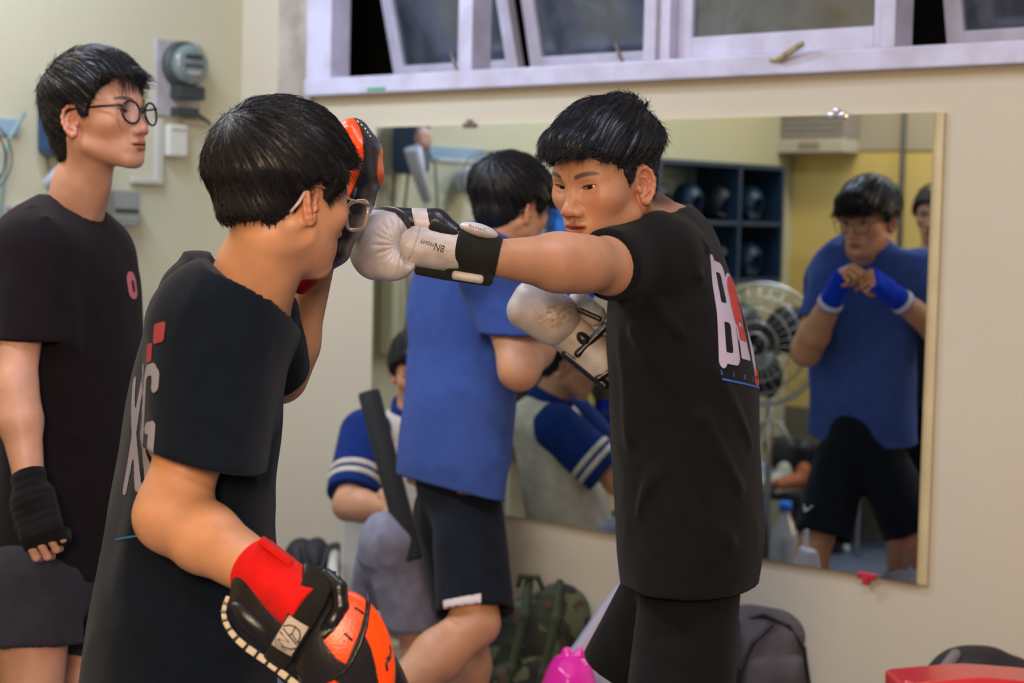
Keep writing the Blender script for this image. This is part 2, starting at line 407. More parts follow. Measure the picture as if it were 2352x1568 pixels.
MB().box((onwall(1790, 138, 0.06)+onwall(1838, 100, 0.085))/2, (np.linalg.norm(onwall(1776, 140, 0.06)-onwall(1838, 98, 0.085)), 0.012, 0.016), np.array([nrm(onwall(1838, 98, 0.085)-onwall(1776, 140, 0.06)), [0, -1, 0], nrm(np.cross([0, -1, 0], nrm(onwall(1838, 98, 0.085)-onwall(1776, 140, 0.06))))]), bev=0.004).build('window_handle', m_brass, wroot)
MB().box(onwall(1790, 138, 0.035), (0.035, 0.05, 0.012), bev=0.003).build('handle_bracket', m_brass, wroot)
# dark outside
m_night = mat('night_foliage', (0.012, 0.016, 0.014), 1.0)
struct(MB().box((-3, YW+1.6, 2.4), (9, 0.1, 4.0)).build('wall_outside', m_night))

# ---------------------------------------------------------------- mirror
m_mirror = bpy.data.materials.new('mirror_silver'); m_mirror.use_nodes = True
b = m_mirror.node_tree.nodes['Principled BSDF']; b.inputs['Base Color'].default_value = (0.74, 0.78, 0.74, 1); b.inputs['Metallic'].default_value = 1; b.inputs['Roughness'].default_value = 0.0
mx0, mx1, mz0, mz1 = -4.683, -2.554, 0.580, 1.813
mr = empty('wall_mirror', ((mx0+mx1)/2, YW-0.01, mz0), 'large frameless rectangular mirror fixed on the cream wall below the window', 'mirror')
MB().box(((mx0+mx1)/2, YW-0.016, (mz0+mz1)/2), (mx1-mx0, 0.006, mz1-mz0)).build('mirror_glass', m_mirror, mr)
MB().box(((mx0+mx1)/2+0.012, YW-0.0065, (mz0+mz1)/2), (mx1-mx0+0.028, 0.011, mz1-mz0), bev=0.002).build('backing_board', mat('yellowed_backing_board', (0.60, 0.50, 0.28), 0.7, var=0.1), mr)
m_clip = mat('mirror_clip_metal', (0.5, 0.48, 0.5), 0.3, 0.8)
for (px, py, c) in ((1078, 288, m_darkmetal), (1922, 266, m_clip), (1990, 1322, mat('red_tape_clip', (0.5, 0.02, 0.05), 0.5))):
    q = onwall(px, py, 0.022)
    MB().box(q, (0.055, 0.012, 0.016), bev=0.004).box(q+np.array([0.0, 0.0, 0.008 if py < 800 else -0.012]), (0.018, 0.018, 0.022), bev=0.004).build('mirror_clip', c, mr)
# ---------------------------------------------------------------- people: materials
def skinmat(name, col, red=(0.55, 0.17, 0.11)):
    m = mat(name, col, 0.48, bump=0.12, bscale=420, var=0.10, vscale=22, sss=0.10, spec=0.45)
    maskmix(m, 2, red, 0.45)                       # warmer ears, nose, cheeks
    maskmix(m, 0, (col[0]*0.62, col[1]*0.30, col[2]*0.33), 0.8)      # lips
    maskmix(m, 1, (0.018, 0.014, 0.012), 0.92)     # brows, shaved hair
    return m
SK1 = skinmat('skin_brown', (0.47, 0.235, 0.135))
SK2 = skinmat('skin_light', (0.58, 0.29, 0.16))
SK3 = skinmat('skin_ruddy', (0.56, 0.30, 0.205))
def hairmat(name, col, rough=0.36):
    m = bpy.data.materials.new(name); m.use_nodes = True; b = m.node_tree.nodes['Principled BSDF']
    b.inputs['Base Color'].default_value = (*col, 1); b.inputs['Roughness'].default_value = rough; b.inputs['Specular IOR Level'].default_value = 0.28
    return m
HAIR = hairmat('black_hair', (0.010, 0.010, 0.013)); HAIR2 = hairmat('black_hair_matte', (0.009, 0.009, 0.011), 0.42)
def clothmat(name, col, bump=0.35, sheen=0.05, rough=0.9, var=0.12, bscale=900):
    return mat(name, col, rough, bump=bump, bscale=bscale, sheen=sheen, var=var, vscale=30, spec=0.07)
EYEW = bpy.data.materials.new('eye_white'); EYEW.use_nodes = True
def _eyemat():
    nt = EYEW.node_tree; b = nt.nodes['Principled BSDF']; b.inputs['Roughness'].default_value = 0.08
    tc = nt.nodes.new('ShaderNodeTexCoord'); sx = nt.nodes.new('ShaderNodeSeparateXYZ'); nt.links.new(tc.outputs['Object'], sx.inputs[0])
    r = nt.nodes.new('ShaderNodeValToRGB'); e = r.color_ramp.elements
    e[0].position = 0.0; e[0].color = (0.62, 0.58, 0.54, 1); e[1].position = 0.865; e[1].color = (0.60, 0.55, 0.52, 1)
    a = e.new(0.885); a.color = (0.035, 0.016, 0.008, 1); a = e.new(0.97); a.color = (0.03, 0.014, 0.007, 1); a = e.new(0.98); a.color = (0.002, 0.002, 0.002, 1)
    d = nt.nodes.new('ShaderNodeMath'); d.operation = 'DIVIDE'; d.inputs[1].default_value = 0.0123; nt.links.new(sx.outputs['Y'], d.inputs[0])
    nt.links.new(d.outputs[0], r.inputs[0]); nt.links.new(r.outputs[0], b.inputs['Base Color'])
_eyemat()

def frame(psi, pitch=0, roll=0):
    """rows X (person's right), Y (facing), Z (up); pitch down positive, roll to the person's right positive"""
    Y = HD(psi); Z = np.array([0, 0, 1.0]); X = np.cross(Y, Z)
    p = math.radians(pitch); Y, Z = Y*math.cos(p)-Z*math.sin(p), Z*math.cos(p)+Y*math.sin(p)
    r = math.radians(roll); X, Z = X*math.cos(r)-Z*math.sin(r), Z*math.cos(r)+X*math.sin(r)
    return np.array([X, Y, Z])

# ---------------------------------------------------------------- head, in its own axes (metres, 23 cm chin to crown)
def ear_sdf(Q, sgn=1):
    """Q: points with |x|; ear plate leans outwards and back"""
    c = np.array([0.0745, -0.014, -0.002]); Xo = nrm([0.88, 0.40, 0.06]); Yo = nrm(np.cross([0, 0.12, 1.0], Xo)); Zo = np.cross(Xo, Yo)
    R = np.array([Xo, Yo, Zo]); q = (Q-c.astype(np.float32))@R.T.astype(np.float32)
    # outline of the helix in (y, z): back is -y
    pts = [(0.010, -0.004), (0.012, 0.010), (0.009, 0.022), (0.001, 0.0295), (-0.009, 0.029), (-0.0165, 0.020), (-0.019, 0.007), (-0.0165, -0.006), (-0.011, -0.017), (-0.004, -0.025), (0.002, -0.0295), (0.007, -0.026), (0.0085, -0.018)]
    d = None
    for i in range(len(pts)-1):
        x0 = 0.004 if 1 < i < 9 else 0.0015
        r = 0.0034 if i < 9 else 0.0048
        e = rc(q, (x0, pts[i][0], pts[i][1]), (x0, pts[i+1][0], pts[i+1][1]), r, r)
        d = e if d is None else smin(d, e, 0.003)
    pl = ell(q, (-0.002, -0.003, 0.0), (0.0035, 0.0165, 0.029)); d = smin(d, pl, 0.004)
    ah = None
    ap = [(0.003, 0.016), (-0.006, 0.012), (-0.0095, 0.002), (-0.007, -0.009), (0.001, -0.015)]
    for i in range(4):
        e = rc(q, (0.0025, *ap[i]), (0.0025, *ap[i+1]), 0.0026, 0.0026); ah = e if ah is None else smin(ah, e, 0.003)
    d = smin(d, ah, 0.003)
    d = smax(d, -ell(q, (0.004, 0.003, -0.003), (0.0065, 0.0068, 0.0095)), 0.003)
    d = smin(d, ell(q, (0.0035, 0.011, -0.006), (0.004, 0.004, 0.006)), 0.003)
    return smin(d, rc(q, (-0.010, 0.006, 0.012), (-0.008, 0.004, -0.018), 0.006, 0.006), 0.006)
def head_sdf(P, o):
    Q = P.copy(); Q[:, 0] = np.abs(Q[:, 0]); w = o.get('w', 1.0); fat = o.get('fat', 0.0)
    d = ell(Q, (0, -0.012, 0.043), (0.0755*w, 0.094, 0.086))
    d = smin(d, ell(Q, (0, 0.020, 0.012), (0.070*w, 0.073, 0.075)), 0.02)
    d = smin(d, ell(Q, (0, 0.034, -0.030), (0.054*w+fat, 0.050, 0.062)), 0.025)
    d = smin(d, rc(Q, (0.050*w+fat*.6, 0.000, -0.050), (0.016, 0.066, -0.082), 0.016+fat*.4, 0.015), 0.024)
    d = smin(d, ell(Q, (0, 0.0735, -0.086), (0.018, 0.0145, 0.0135)), 0.018)
    d = smin(d, ell(Q, (0, 0.052, -0.050), (0.038, 0.036, 0.036)), 0.02)
    d = smin(d, ell(Q, (0.043*w, 0.052, -0.008), (0.023, 0.025, 0.021)), 0.022)
    d = smin(d, rc(Q, (0.042, 0.064, 0.030), (0.010, 0.081, 0.030), 0.011, 0.010), 0.018)
    # sockets
    d = smax(d, -ell(Q, (0.032, 0.096, 0.010), (0.020, 0.0165, 0.0125)), 0.014)
    # lids around the ball
    er = 0.0125; ec = (0.0315, 0.0655, 0.011)
    lid = sph(Q, ec, er+0.0026)
    tilt = (Q[:, 0]-0.0315)*0.16
    zz = Q[:, 2]-0.0105-tilt; xx = (Q[:, 0]-0.0315)/0.0148
    op = o.get('eye', 0.0042)
    slit = np.abs(zz-0.0006)-op*np.sqrt(np.clip(1-xx*xx, 0, 1))
    slit = np.maximum(slit, np.abs(Q[:, 0]-0.0315)-0.0148)
    lid = smax(lid, -np.maximum(slit, -(Q[:, 1]-0.068)), 0.0016)
    d = smin(d, lid, 0.006)
    d = smax(d, -np.maximum(np.maximum(slit+0.0006, 0.0655-Q[:, 1]), sph(Q, ec, er+0.007)), 0.0012)
    # crease of the upper lid
    # nose
    nz = o.get('nose', 1.0)
    d = smin(d, rc(Q, (0, 0.0785, 0.020), (0, 0.0975*1.0, -0.018), 0.0075, 0.0088), 0.013)
    d = smin(d, ell(Q, (0, 0.1005+0.003*(nz-1), -0.0265), (0.0115*nz, 0.0110, 0.0095)), 0.010)
    d = smin(d, ell(Q, (0.0135*nz, 0.0925, -0.030), (0.0082, 0.0105, 0.0078)), 0.006)
    d = smax(d, -ell(Q, (0.0070*nz, 0.0985, -0.0385), (0.0042, 0.0058, 0.0045)), 0.0025)
    # mouth
    lp = o.get('lips', 1.0); mo = o.get('mouth', 0.0)
    d = smin(d, ell(Q, (0, 0.074, -0.056), (0.028, 0.0165, 0.017)), 0.014)
    d = smin(d, ell(Q, (0.0055, 0.0865, -0.0515+mo*.4), (0.0150, 0.0078*lp, 0.0052)), 0.006)
    d = smin(d, ell(Q, (0.0, 0.0852, -0.0625-mo), (0.0165, 0.0085*lp, 0.0062*lp)), 0.005)
    cut = ell(Q, (0, 0.094, -0.0568-mo*.4+0.0*Q[0, 2]), (0.0235, 0.0125, 0.0011+mo*.6)); d = smax(d, -cut, 0.003)
    d = smax(d, -ell(Q, (0, 0.096, -0.073), (0.015, 0.0075, 0.0038)), 0.010)
    d = smax(d, -ell(Q, (0, 0.0985, -0.0425), (0.0028, 0.006, 0.006)), 0.006)
    d = smin(d, ear_sdf(Q), 0.004)
    nk = o['neck']                                  # [(point, radius)...] in head axes, from under the skull to the body
    n = chain(P, [p for p, r in nk], [r for p, r in nk], 0.03)
    d = smin(d, n, 0.022)
    for s in (1, -1):                               # neck tendon from behind the ear to the collar
        e = rc(P, (s*0.052, -0.028, -0.035), np.asarray(nk[-1][0])+np.array([s*0.020, 0.045, 0.0]), 0.016, 0.012)
        d = smin(d, e, 0.018)
    if 'trap' in o:
        for a, b, ra, rb in o['trap']: d = smin(d, rc(P, a, b, ra, rb), 0.035)
    # throat
    d = smin(d, ell(P, np.asarray(nk[1][0])+np.array([0, nk[1][1]*0.86, 0.0]), (0.010, 0.012, 0.016)), 0.018)
    return d
def head_cols(V, o):
    Q = V.copy(); Q[:, 0] = np.abs(Q[:, 0]); c = np.zeros((len(V), 4), np.float32); mo = o.get('mouth', 0.0)
    u = np.clip(Q[:, 0]/0.0235, 0, 1.2)
    top = -0.0470-0.0065*u**1.6+0.0012*np.cos(u*6); bot = -0.0695-mo+0.0125*u**1.8
    l = sstep(np.minimum(top-Q[:, 2], Q[:, 2]-bot), -0.0006, 0.0018)*(u < 1.02)*(Q[:, 1] > 0.070)
    c[:, 0] = l
    # brow
    bx = (Q[:, 0]-0.034)/0.0215; bz = 0.0315+0.0045*(1-((Q[:, 0]-0.040)/0.022)**2)-o.get('browdn', 0)*0.001
    hw = 0.0042*(1-0.55*np.clip((Q[:, 0]-0.035)/0.022, 0, 1))
    br = sstep(1-np.abs(bx), 0.0, 0.22)*sstep(hw-np.abs(Q[:, 2]-bz), -0.0012, 0.0012)*(Q[:, 1] > 0.03)
    # eye line
    ew = (Q[:, 0]-0.0315)/0.0155; ez = 0.0108+(Q[:, 0]-0.0315)*0.16+0.0046*np.sqrt(np.clip(1-ew**2, 0, 1))
    el = sstep(0.0011-np.abs(Q[:, 2]-ez), -0.0006, 0.0006)*(np.abs(ew) < 1)*(Q[:, 1] > 0.055)*0.8
    # shaved sides and nape
    zm = np.interp(Q[:, 1], HY, HZ); fd = o.get('fade', 0.8)
    up = sstep(Q[:, 2]-zm, -0.008, 0.014)*fd*(Q[:, 1] < 0.085)
    er = ear_sdf(Q); up *= sstep(er, 0.001, 0.006)
    mus = o.get('stache', 0.0)*sstep(0.0045-np.abs(Q[:, 2]+0.0425), -0.002, 0.002)*(Q[:, 1] > 0.075)*(Q[:, 0] < 0.024)
    c[:, 1] = np.clip(np.maximum.reduce([br*0.9, el, up, mus]), 0, 1)
    red = np.maximum(sstep(-er, -0.012, 0.0)*0.9, np.exp(-((Q[:, 0])**2/0.0003+(Q[:, 2]+0.027)**2/0.0004))*(Q[:, 1] > 0.08)*0.8)
    red = np.maximum(red, np.exp(-((Q[:, 0]-0.045)**2/0.0006+(Q[:, 2]+0.02)**2/0.0008))*0.6*(Q[:, 1] > 0.03)); c[:, 2] = red; c[:, 3] = 1
    return c
# hairline height as a function of the front-back coordinate
HY = np.array([-0.115, -0.09, -0.06, -0.042, -0.030, -0.022, 0.004, 0.010, 0.022, 0.034, 0.046, 0.060, 0.075, 0.085, 0.100, 0.13])
HZ = np.array([-0.060, -0.058, -0.050, -0.036, -0.004, 0.034, 0.036, 0.006, 0.004, 0.034, 0.046, 0.056, 0.066, 0.070, 0.070, 0.070])
def hair_sdf(P, h):
    Q = P.copy(); Q[:, 0] = np.abs(Q[:, 0]); w = h.get('w', 1.0)
    tt = h.get('top', 0.016); ts = h.get('side', 0.006)
    zf = sstep(P[:, 2], h.get('z0', 0.02), h.get('z0', 0.02)+0.045)
    t = ts+(tt-ts)*zf
    d = ell(Q, (0, -0.012, 0.043), (0.0755*w, 0.094, 0.086))
    d = smin(d, ell(Q, (0, 0.020, 0.012), (0.070*w, 0.073, 0.075)), 0.02)
    d = smin(d, ell(Q, (0, -0.050, -0.010), (0.052, 0.050, 0.050)), 0.02)-t
    for (c, r, k) in h.get('blobs', []): d = smin(d, ell(P, c, r), k)
    zm = np.interp(Q[:, 1], h.get('HY', HY), h.get('HZ', HZ))
    if 'jag' in h: zm = zm+h['jag']*vnoise(P*np.array([260, 160, 60], np.float32))*(0.35+0.65*sstep(P[:, 1], 0.02, 0.05))
    d = smax(d, (zm-P[:, 2])*0.72, 0.006)
    Wc = np.asarray(h.get('whorl', (0.01, -0.085, 0.085)), np.float32); q = P-Wc
    # grooves along the flow: angle around the whorl axis
    ax = nrm([0, -0.75, 0.66]); e1 = nrm(np.cross(ax, [1, 0, 0])); e2 = np.cross(ax, e1)
    an = np.arctan2(q@e1.astype(np.float32), q@e2.astype(np.float32)); r = np.sqrt((q*q).sum(1))
    g = vnoise(np.stack([an*14, r*22, an*0+3], 1))+0.6*vnoise(np.stack([an*34, r*30, an*0+9], 1))
    return d-h.get('groove', 0.0022)*g*sstep(r, 0.0, 0.05)
def strands(f, V, h, n, rng, rad, M, org, seg=7):
    """thin tapered hairs that follow the surface of the hair volume, all in one array"""
    Wc = np.asarray(h.get('whorl', (0.01, -0.085, 0.085)), np.float32)
    ids = rng.choice(len(V), n); p = V[ids].astype(np.float32)
    z = p[:, 2]; L = np.where(z > h.get('z0', 0.02)+0.02, h.get('len', 0.045), h.get('slen', 0.012))*rng.uniform(0.6, 1.25, n)
    step = L/(seg-1); lift = rng.uniform(0.0002, 0.0026, n)*h.get('mess', 1.0)
    d, g = grad(f, p, 0.002); g /= np.sqrt((g*g).sum(1))[:, None]+1e-6
    p = p-(d+0.001)[:, None]*g
    path = [p.copy()]; prev = None; jit = rng.normal(0, 0.16, (n, 3)).astype(np.float32)
    for i in range(seg-1):
        d, g = grad(f, p, 0.002); g /= np.sqrt((g*g).sum(1))[:, None]+1e-6
        fl = p-Wc; fl /= np.sqrt((fl*fl).sum(1))[:, None]+1e-6
        fl = fl+np.array([0, 0.05, -0.5])*sstep(-p[:, 2], -0.09, 0.02)[:, None]+np.asarray(h.get('comb', (0, 0, 0)))*sstep(p[:, 1], -0.02, 0.04)[:, None]+jit
        fl = fl-(fl*g).sum(1)[:, None]*g; fl /= np.sqrt((fl*fl).sum(1))[:, None]+1e-6
        if prev is not None: fl = nrmr(0.5*fl+0.5*prev)
        if i >= seg-3: fl = nrmr(fl+np.array([0, 0, -0.12])+g*0.05)
        p = p+fl*step[:, None]
        if i < seg-3:
            d = inchunks(f, p.astype(np.float32)); p = p-(d-lift*(i+0.5)/3)[:, None]*g
        else:
            d = inchunks(f, p.astype(np.float32)); p = p-np.minimum(d-0.0004, 0)[:, None]*g
        prev = fl; path.append(p.copy())
    path = np.stack(path, 1)                        # n, seg, 3
    for tf in h.get('tufts', []): path = np.concatenate([path, tf], 0)
    n = len(path)
    T = np.gradient(path, axis=1); T /= np.sqrt((T*T).sum(2))[..., None]+1e-9
    A = np.cross(T, np.array([0.3, 0.2, 0.93])); A /= np.sqrt((A*A).sum(2))[..., None]+1e-9; Bv = np.cross(T, A)
    rr = rad*np.array([0.9, 1, 1, 0.95, 0.8, 0.55, 0.15])[None, :, None]
    K = 3; ring = [path+rr*(math.cos(2*math.pi*k/K)*A+math.sin(2*math.pi*k/K)*Bv) for k in range(K)]
    VV = np.stack(ring, 2).reshape(-1, 3)           # index = (s*seg+i)*K+k
    s = np.arange(n)[:, None, None]; i = np.arange(seg-1)[None, :, None]; k = np.arange(K)[None, None, :]
    b0 = (s*seg+i)*K
    F = np.stack([b0+k, b0+(k+1) % K, b0+K+(k+1) % K, b0+K+k], -1).reshape(-1, 4)
    return VV@M+org, F
def nrmr(a): return a/(np.sqrt((a*a).sum(1))[:, None]+1e-9)

def make_head(root, name_seed, org, M, o, h, skin, hairm, vox=0.0018, nst=2600, extra=None, seg=7, sc=1.0):
    """returns (V, Q, C) world pieces of the head for the body mesh, builds hair and eyes under root"""
    f = lambda P: head_sdf(P, o)
    lo = np.array([-0.115, -0.125, -0.125]); hi = np.array([0.115, 0.125, 0.14])
    nb = np.array([p for p, r in o['neck']]); lo = np.minimum(lo, nb.min(0)-0.085); hi = np.maximum(hi, nb.max(0)+0.085)
    V, Q = snet(f, lo, hi, vox, 1.3)
    C = head_cols(V, o)
    Ms = M*sc
    hf = lambda P: hair_sdf(P, h)
    HV, HQ = snet(hf, (-0.115, -0.14, -0.085), (0.115, 0.15, 0.175), 0.0026, 1.4)
    rng = np.random.default_rng(name_seed)
    cap = M3().add(HV@Ms+org, HQ); SV, SF = strands(hf, HV, h, nst, rng, h.get('rad', 0.00042), Ms, org)
    hr = cap.build('hair', hairm, root)
    link('hair_strands', npmesh('hair_strands', SV, SF), hairm, hr)['kind'] = 'stuff'
    look = o.get('look', (0, 0))
    for s in (1, -1):
        c = np.array([s*0.0315, 0.0655, 0.011])
        mb = MB(); n = 20; m = 12
        a = [(0.0125*math.sin(math.pi*j/m), -0.0125*math.cos(math.pi*j/m)) for j in range(m+1)]
        mb.lathe((0, 0, 0), (0, 1, 0), a, n, cap=False)
        e = mb.build('eyeball', EYEW, None)
        Rz = Matrix.Rotation(math.radians(look[0]), 3, 'Z') @ Matrix.Rotation(math.radians(look[1]), 3, 'X')
        mm = Matrix(M.T.tolist()) @ Rz
        e.matrix_world = Matrix.Translation(V3(c@Ms+org)) @ mm.to_4x4() @ Matrix.Scale(sc, 4)
        e.parent = root; e.matrix_parent_inverse = MW(root).inverted()
    return V@Ms+org, Q, C
def tolocal(p, org, M, sc=1.0): return (np.asarray(p)-org)@M.T/sc
# ---------------------------------------------------------------- bodies and clothes
def w(px, py, z): return W(px, py, z)
def resamp(st, n=70):
    st = st[np.argsort(st[:, 0])]; z = np.linspace(st[0, 0], st[-1, 0], n); o = [z]
    for c in range(1, st.shape[1]):
        y = np.interp(z, st[:, 0], st[:, c]); k = 3
        yp = np.pad(y, k, mode='reflect', reflect_type='odd'); ker = np.hanning(2*k+3)[1:-1]; ker /= ker.sum()
        o.append(np.convolve(yp, ker, 'valid'))
    return np.stack(o, 1)
def rows(psi, rr):
    """rr: (y_px, x_left, x_right, depth, other half axis) -> z, cx, cy, a, b"""
    X = np.cross(HD(psi), [0, 0, 1.0]); Y = HD(psi); kx, ky = abs(X@_R0), abs(Y@_R0); out = []
    for (y, xl, xr, dz, oth) in rr:
        c = W((xl+xr)/2, y, dz); hw = (xr-xl)/2/FPX*dz
        if ky >= kx:
            a = oth; b = math.sqrt(max(hw*hw-(a*kx)**2, (0.45*hw)**2))/ky
        else:
            b = oth; a = math.sqrt(max(hw*hw-(b*ky)**2, (0.45*hw)**2))/kx
        out.append((c[2], c[0], c[1], a, b))
    return resamp(np.array(out, float))
def stack(P, st, psi, e=2.0, off=0.0):
    X = np.cross(HD(psi), [0, 0, 1.0]).astype(np.float32); Y = HD(psi).astype(np.float32); z = P[:, 2]
    cx = np.interp(z, st[:, 0], st[:, 1]); cy = np.interp(z, st[:, 0], st[:, 2]); a = np.interp(z, st[:, 0], st[:, 3])+off; b = np.interp(z, st[:, 0], st[:, 4])+off
    dx = P[:, 0]-cx; dy = P[:, 1]-cy; u = (dx*X[0]+dy*X[1]); v = (dx*Y[0]+dy*Y[1])
    if e == 2.0:
        k0 = np.sqrt((u/a)**2+(v/b)**2); k1 = np.sqrt((u/a**2)**2+(v/b**2)**2); d = k0*(k0-1)/np.maximum(k1, 1e-5)
    else:
        k0 = ((np.abs(u/a))**e+(np.abs(v/b))**e)**(1/e); d = (k0-1)*np.minimum(a, b)
    d = np.maximum(d, (z-st[-1, 0])*0.7)
    return np.maximum(d, (st[0, 0]-z)*0.9)
def foldd(P, folds):
    s = 0
    for (p0, p1, wd, h) in folds:
        q = rc(P, p0, p1, 0, 0); s = s+h*np.exp(-(q/wd)**2)
    return s
def hand_sdf(P, org, M, curl=(70, 80, 50), thumb=(25, 40), side=1, sc=1.0, spread=0.0, palm=True):
    """M rows: X towards the thumb, Y along the fingers, Z back of the hand"""
    q = ((P-np.asarray(org, np.float32))@np.asarray(M, np.float32).T)/sc
    d = bxr(q, (0.0, 0.048, 0), (0.040, 0.048, 0.0145), 0.014)
    d = smin(d, ell(q, (0.026, 0.030, -0.010), (0.018, 0.030, 0.014)), 0.014)
    d = smin(d, rc(q, (0, -0.05, 0), (0, 0.012, 0), 0.028, 0.027), 0.02)
    for i, (x, ln, y0) in enumerate([(0.031, .95, .090), (0.0105, 1.03, .094), (-0.010, .96, .091), (-0.0295, .78, .084)]):
        p = np.array([x, y0, 0.0]); an = 0; r0 = 0.0092-0.0004*i
        for k, L in enumerate((0.043, 0.026, 0.021)):
            an += curl[k]+(3*i if k == 0 else 0); a = math.radians(an); dr = np.array([spread*(x/0.03)*0.2, math.cos(a), -math.sin(a)])
            p2 = p+dr*L*ln; d = smin(d, rc(q, p, p2, r0-0.0007*k, r0-0.0007*(k+1)), 0.0045 if k == 0 else 0.003); p = p2
    t0 = np.array([0.030, 0.022, -0.008]); a1, a2 = map(math.radians, thumb)
    t1 = t0+0.045*nrm([math.sin(a1)*0.8, math.cos(a1), -0.35]); t2 = t1+0.032*nrm([-math.sin(a2)*0.4, math.cos(a2)*0.9, -math.sin(a2)]); t3 = t2+0.024*nrm([-math.sin(a2)*0.9, math.cos(a2)*0.6, -math.sin(a2)*0.8])
    for a, b, r, s in ((t0, t1, .0135, .011), (t1, t2, .0105, .0098), (t2, t3, .0098, .0078)): d = smin(d, rc(q, a, b, r, s), 0.005)
    return d*sc
def arm_sdf(P, sh, el, wr, r=(0.052, 0.043, 0.040, 0.043, 0.028), k=0.035):
    sh, el, wr = map(np.asarray, (sh, el, wr)); mu = sh+(el-sh)*0.45; mf = el+(wr-el)*0.28
    d = chain(P, [sh, mu, el], [r[0], r[1]*1.08, r[2]], 0.02)
    d2 = chain(P, [el, mf, wr], [r[2], r[3]*1.08, r[4]], 0.02)
    return smin(d, d2, k)
def leg_sdf(P, hip, kn, an, r=(0.085, 0.055, 0.058, 0.036)):
    hip, kn, an = map(np.asarray, (hip, kn, an)); mc = kn+(an-kn)*0.3+np.array([0, 0, 0.0])
    d = chain(P, [hip, kn], [r[0], r[1]], 0.02); return smin(d, chain(P, [kn, mc, an], [r[1]*0.92, r[2], r[3]], 0.03), 0.02)
def shoe(root, an, psi, col, name='shoe'):
    Y = HD(psi); an = np.asarray(an, float); b = np.array([an[0], an[1], an[2]-0.085]); 
    def f(P):
        q = (P-b.astype(np.float32)); y = q@Y.astype(np.float32); x = q@np.cross(Y, [0, 0, 1]).astype(np.float32); Q = np.stack([x, y, q[:, 2]], 1)
        d = rc(Q, (0, -0.04, 0.035), (0, 0.06, 0.033), 0.038, 0.036); d = smin(d, rc(Q, (0, 0.06, 0.030), (0, 0.15, 0.026), 0.042, 0.034), 0.03)
        d = smin(d, rc(Q, (0, -0.03, 0.05), (0, -0.025, 0.10), 0.040, 0.044), 0.02); d = smax(d, -rc(Q, (0, -0.025, 0.09), (0, -0.025, 0.14), 0.036, 0.042), 0.004)
        return smax(d, -Q[:, 2], 0.004)
    solid(name, f, an-[0.2, 0.2, 0.1], an+[0.2, 0.2, 0.06], 0.007, col, root)
def shirt_build(root, name, psi, st, sleeves, neck, collar, m, vox=0.005, folds=(), amp=0.0028, blobs=(), k=0.045, hemopen=0.05, label=None, nscale=(9, 9, 5), e=2.0, extra_cut=None, th=0.006, hemtilt=None):
    """sleeves: (shoulder, hem point, r0, r1, axis for the opening); neck: [(p, r)..] world; collar: (point, up normal)"""
    np0 = [(np.asarray(p), r) for p, r in neck]; cp, cn = np.asarray(collar[0], np.float32), nrm(collar[1]).astype(np.float32)
    z0 = st[0, 0]; c0 = np.array([st[0, 1], st[0, 2], 0], np.float32)
    if hemtilt:
        e0 = st[0].copy(); e0[0] -= 0.10; st = np.vstack([e0, st])
    def hz_(P): return z0-(P-c0)@(np.asarray(hemtilt[0])*hemtilt[1]).astype(np.float32) if hemtilt else z0+0*P[:, 2]
    def torso(P):
        d = stack(P, st, psi, e)
        for (c, r) in blobs: d = smin(d, ell(P, c, r), 0.05)
        return d
    def f(P):
        n = np.asarray(nscale, np.float32)
        nz = vnoise(P*n)+0.5*vnoise(P*n*2.3+7)
        disp = amp*(1-np.abs(nz)*2.2)
        if folds: disp = disp+foldd(P, folds)
        q = torso(P)-disp
        if hemtilt: q = smax(q, hz_(P)-P[:, 2], 0.005)
        if hemopen:
            inn = stack(P, st, psi, e, -th-0.004); q = smax(q, -np.maximum(inn, P[:, 2]-(hz_(P)+hemopen)), 0.004)
        for s in sleeves:
            a, b = np.asarray(s[0]), np.asarray(s[1]); ax = nrm(b-a)
            ds = chain(P, [a, b+ax*0.05], [s[2], s[3]], 0.02)-disp
            ds = smax(ds, (P-b.astype(np.float32))@(ax if len(s) < 5 else nrm(s[4])).astype(np.float32), 0.006)
            ds = smax(ds, -rc(P, b-ax*0.045, b+ax*0.06, s[3]-th-0.006, s[3]-th), 0.004)
            q = smin(q, ds, k if len(s) < 6 else s[5])
        nk = chain(P, [p for p, r in np0], [r+0.006 for p, r in np0], 0.03)
        up = (P-cp)@cn
        q = smax(q, -np.maximum(nk, -up), 0.004)
        q = smax(q, np.where(nk < 0.05, up-0.012, -1.0), 0.004)
        if extra_cut is not None: q = extra_cut(P, q)
        return q
    X = st[:, 3].max()+0.03
    lo = np.array([st[:, 1].min()-X, st[:, 2].min()-X, z0-0.01]); hi = np.array([st[:, 1].max()+X, st[:, 2].max()+X, st[-1, 0]+0.06]); lo[2] = min(lo[2], st[0, 0]-0.01)
    for s in sleeves:
        for p, r in ((s[0], s[2]), (s[1], s[3])): lo = np.minimum(lo, np.asarray(p)-r-0.05); hi = np.maximum(hi, np.asarray(p)+r+0.05)
    V, Q = snet(f, lo, hi, vox, 1.5)
    o = link(name, npmesh(name, V, Q), m, root, label); o['_tmp'] = 0; del o['_tmp']
    return o
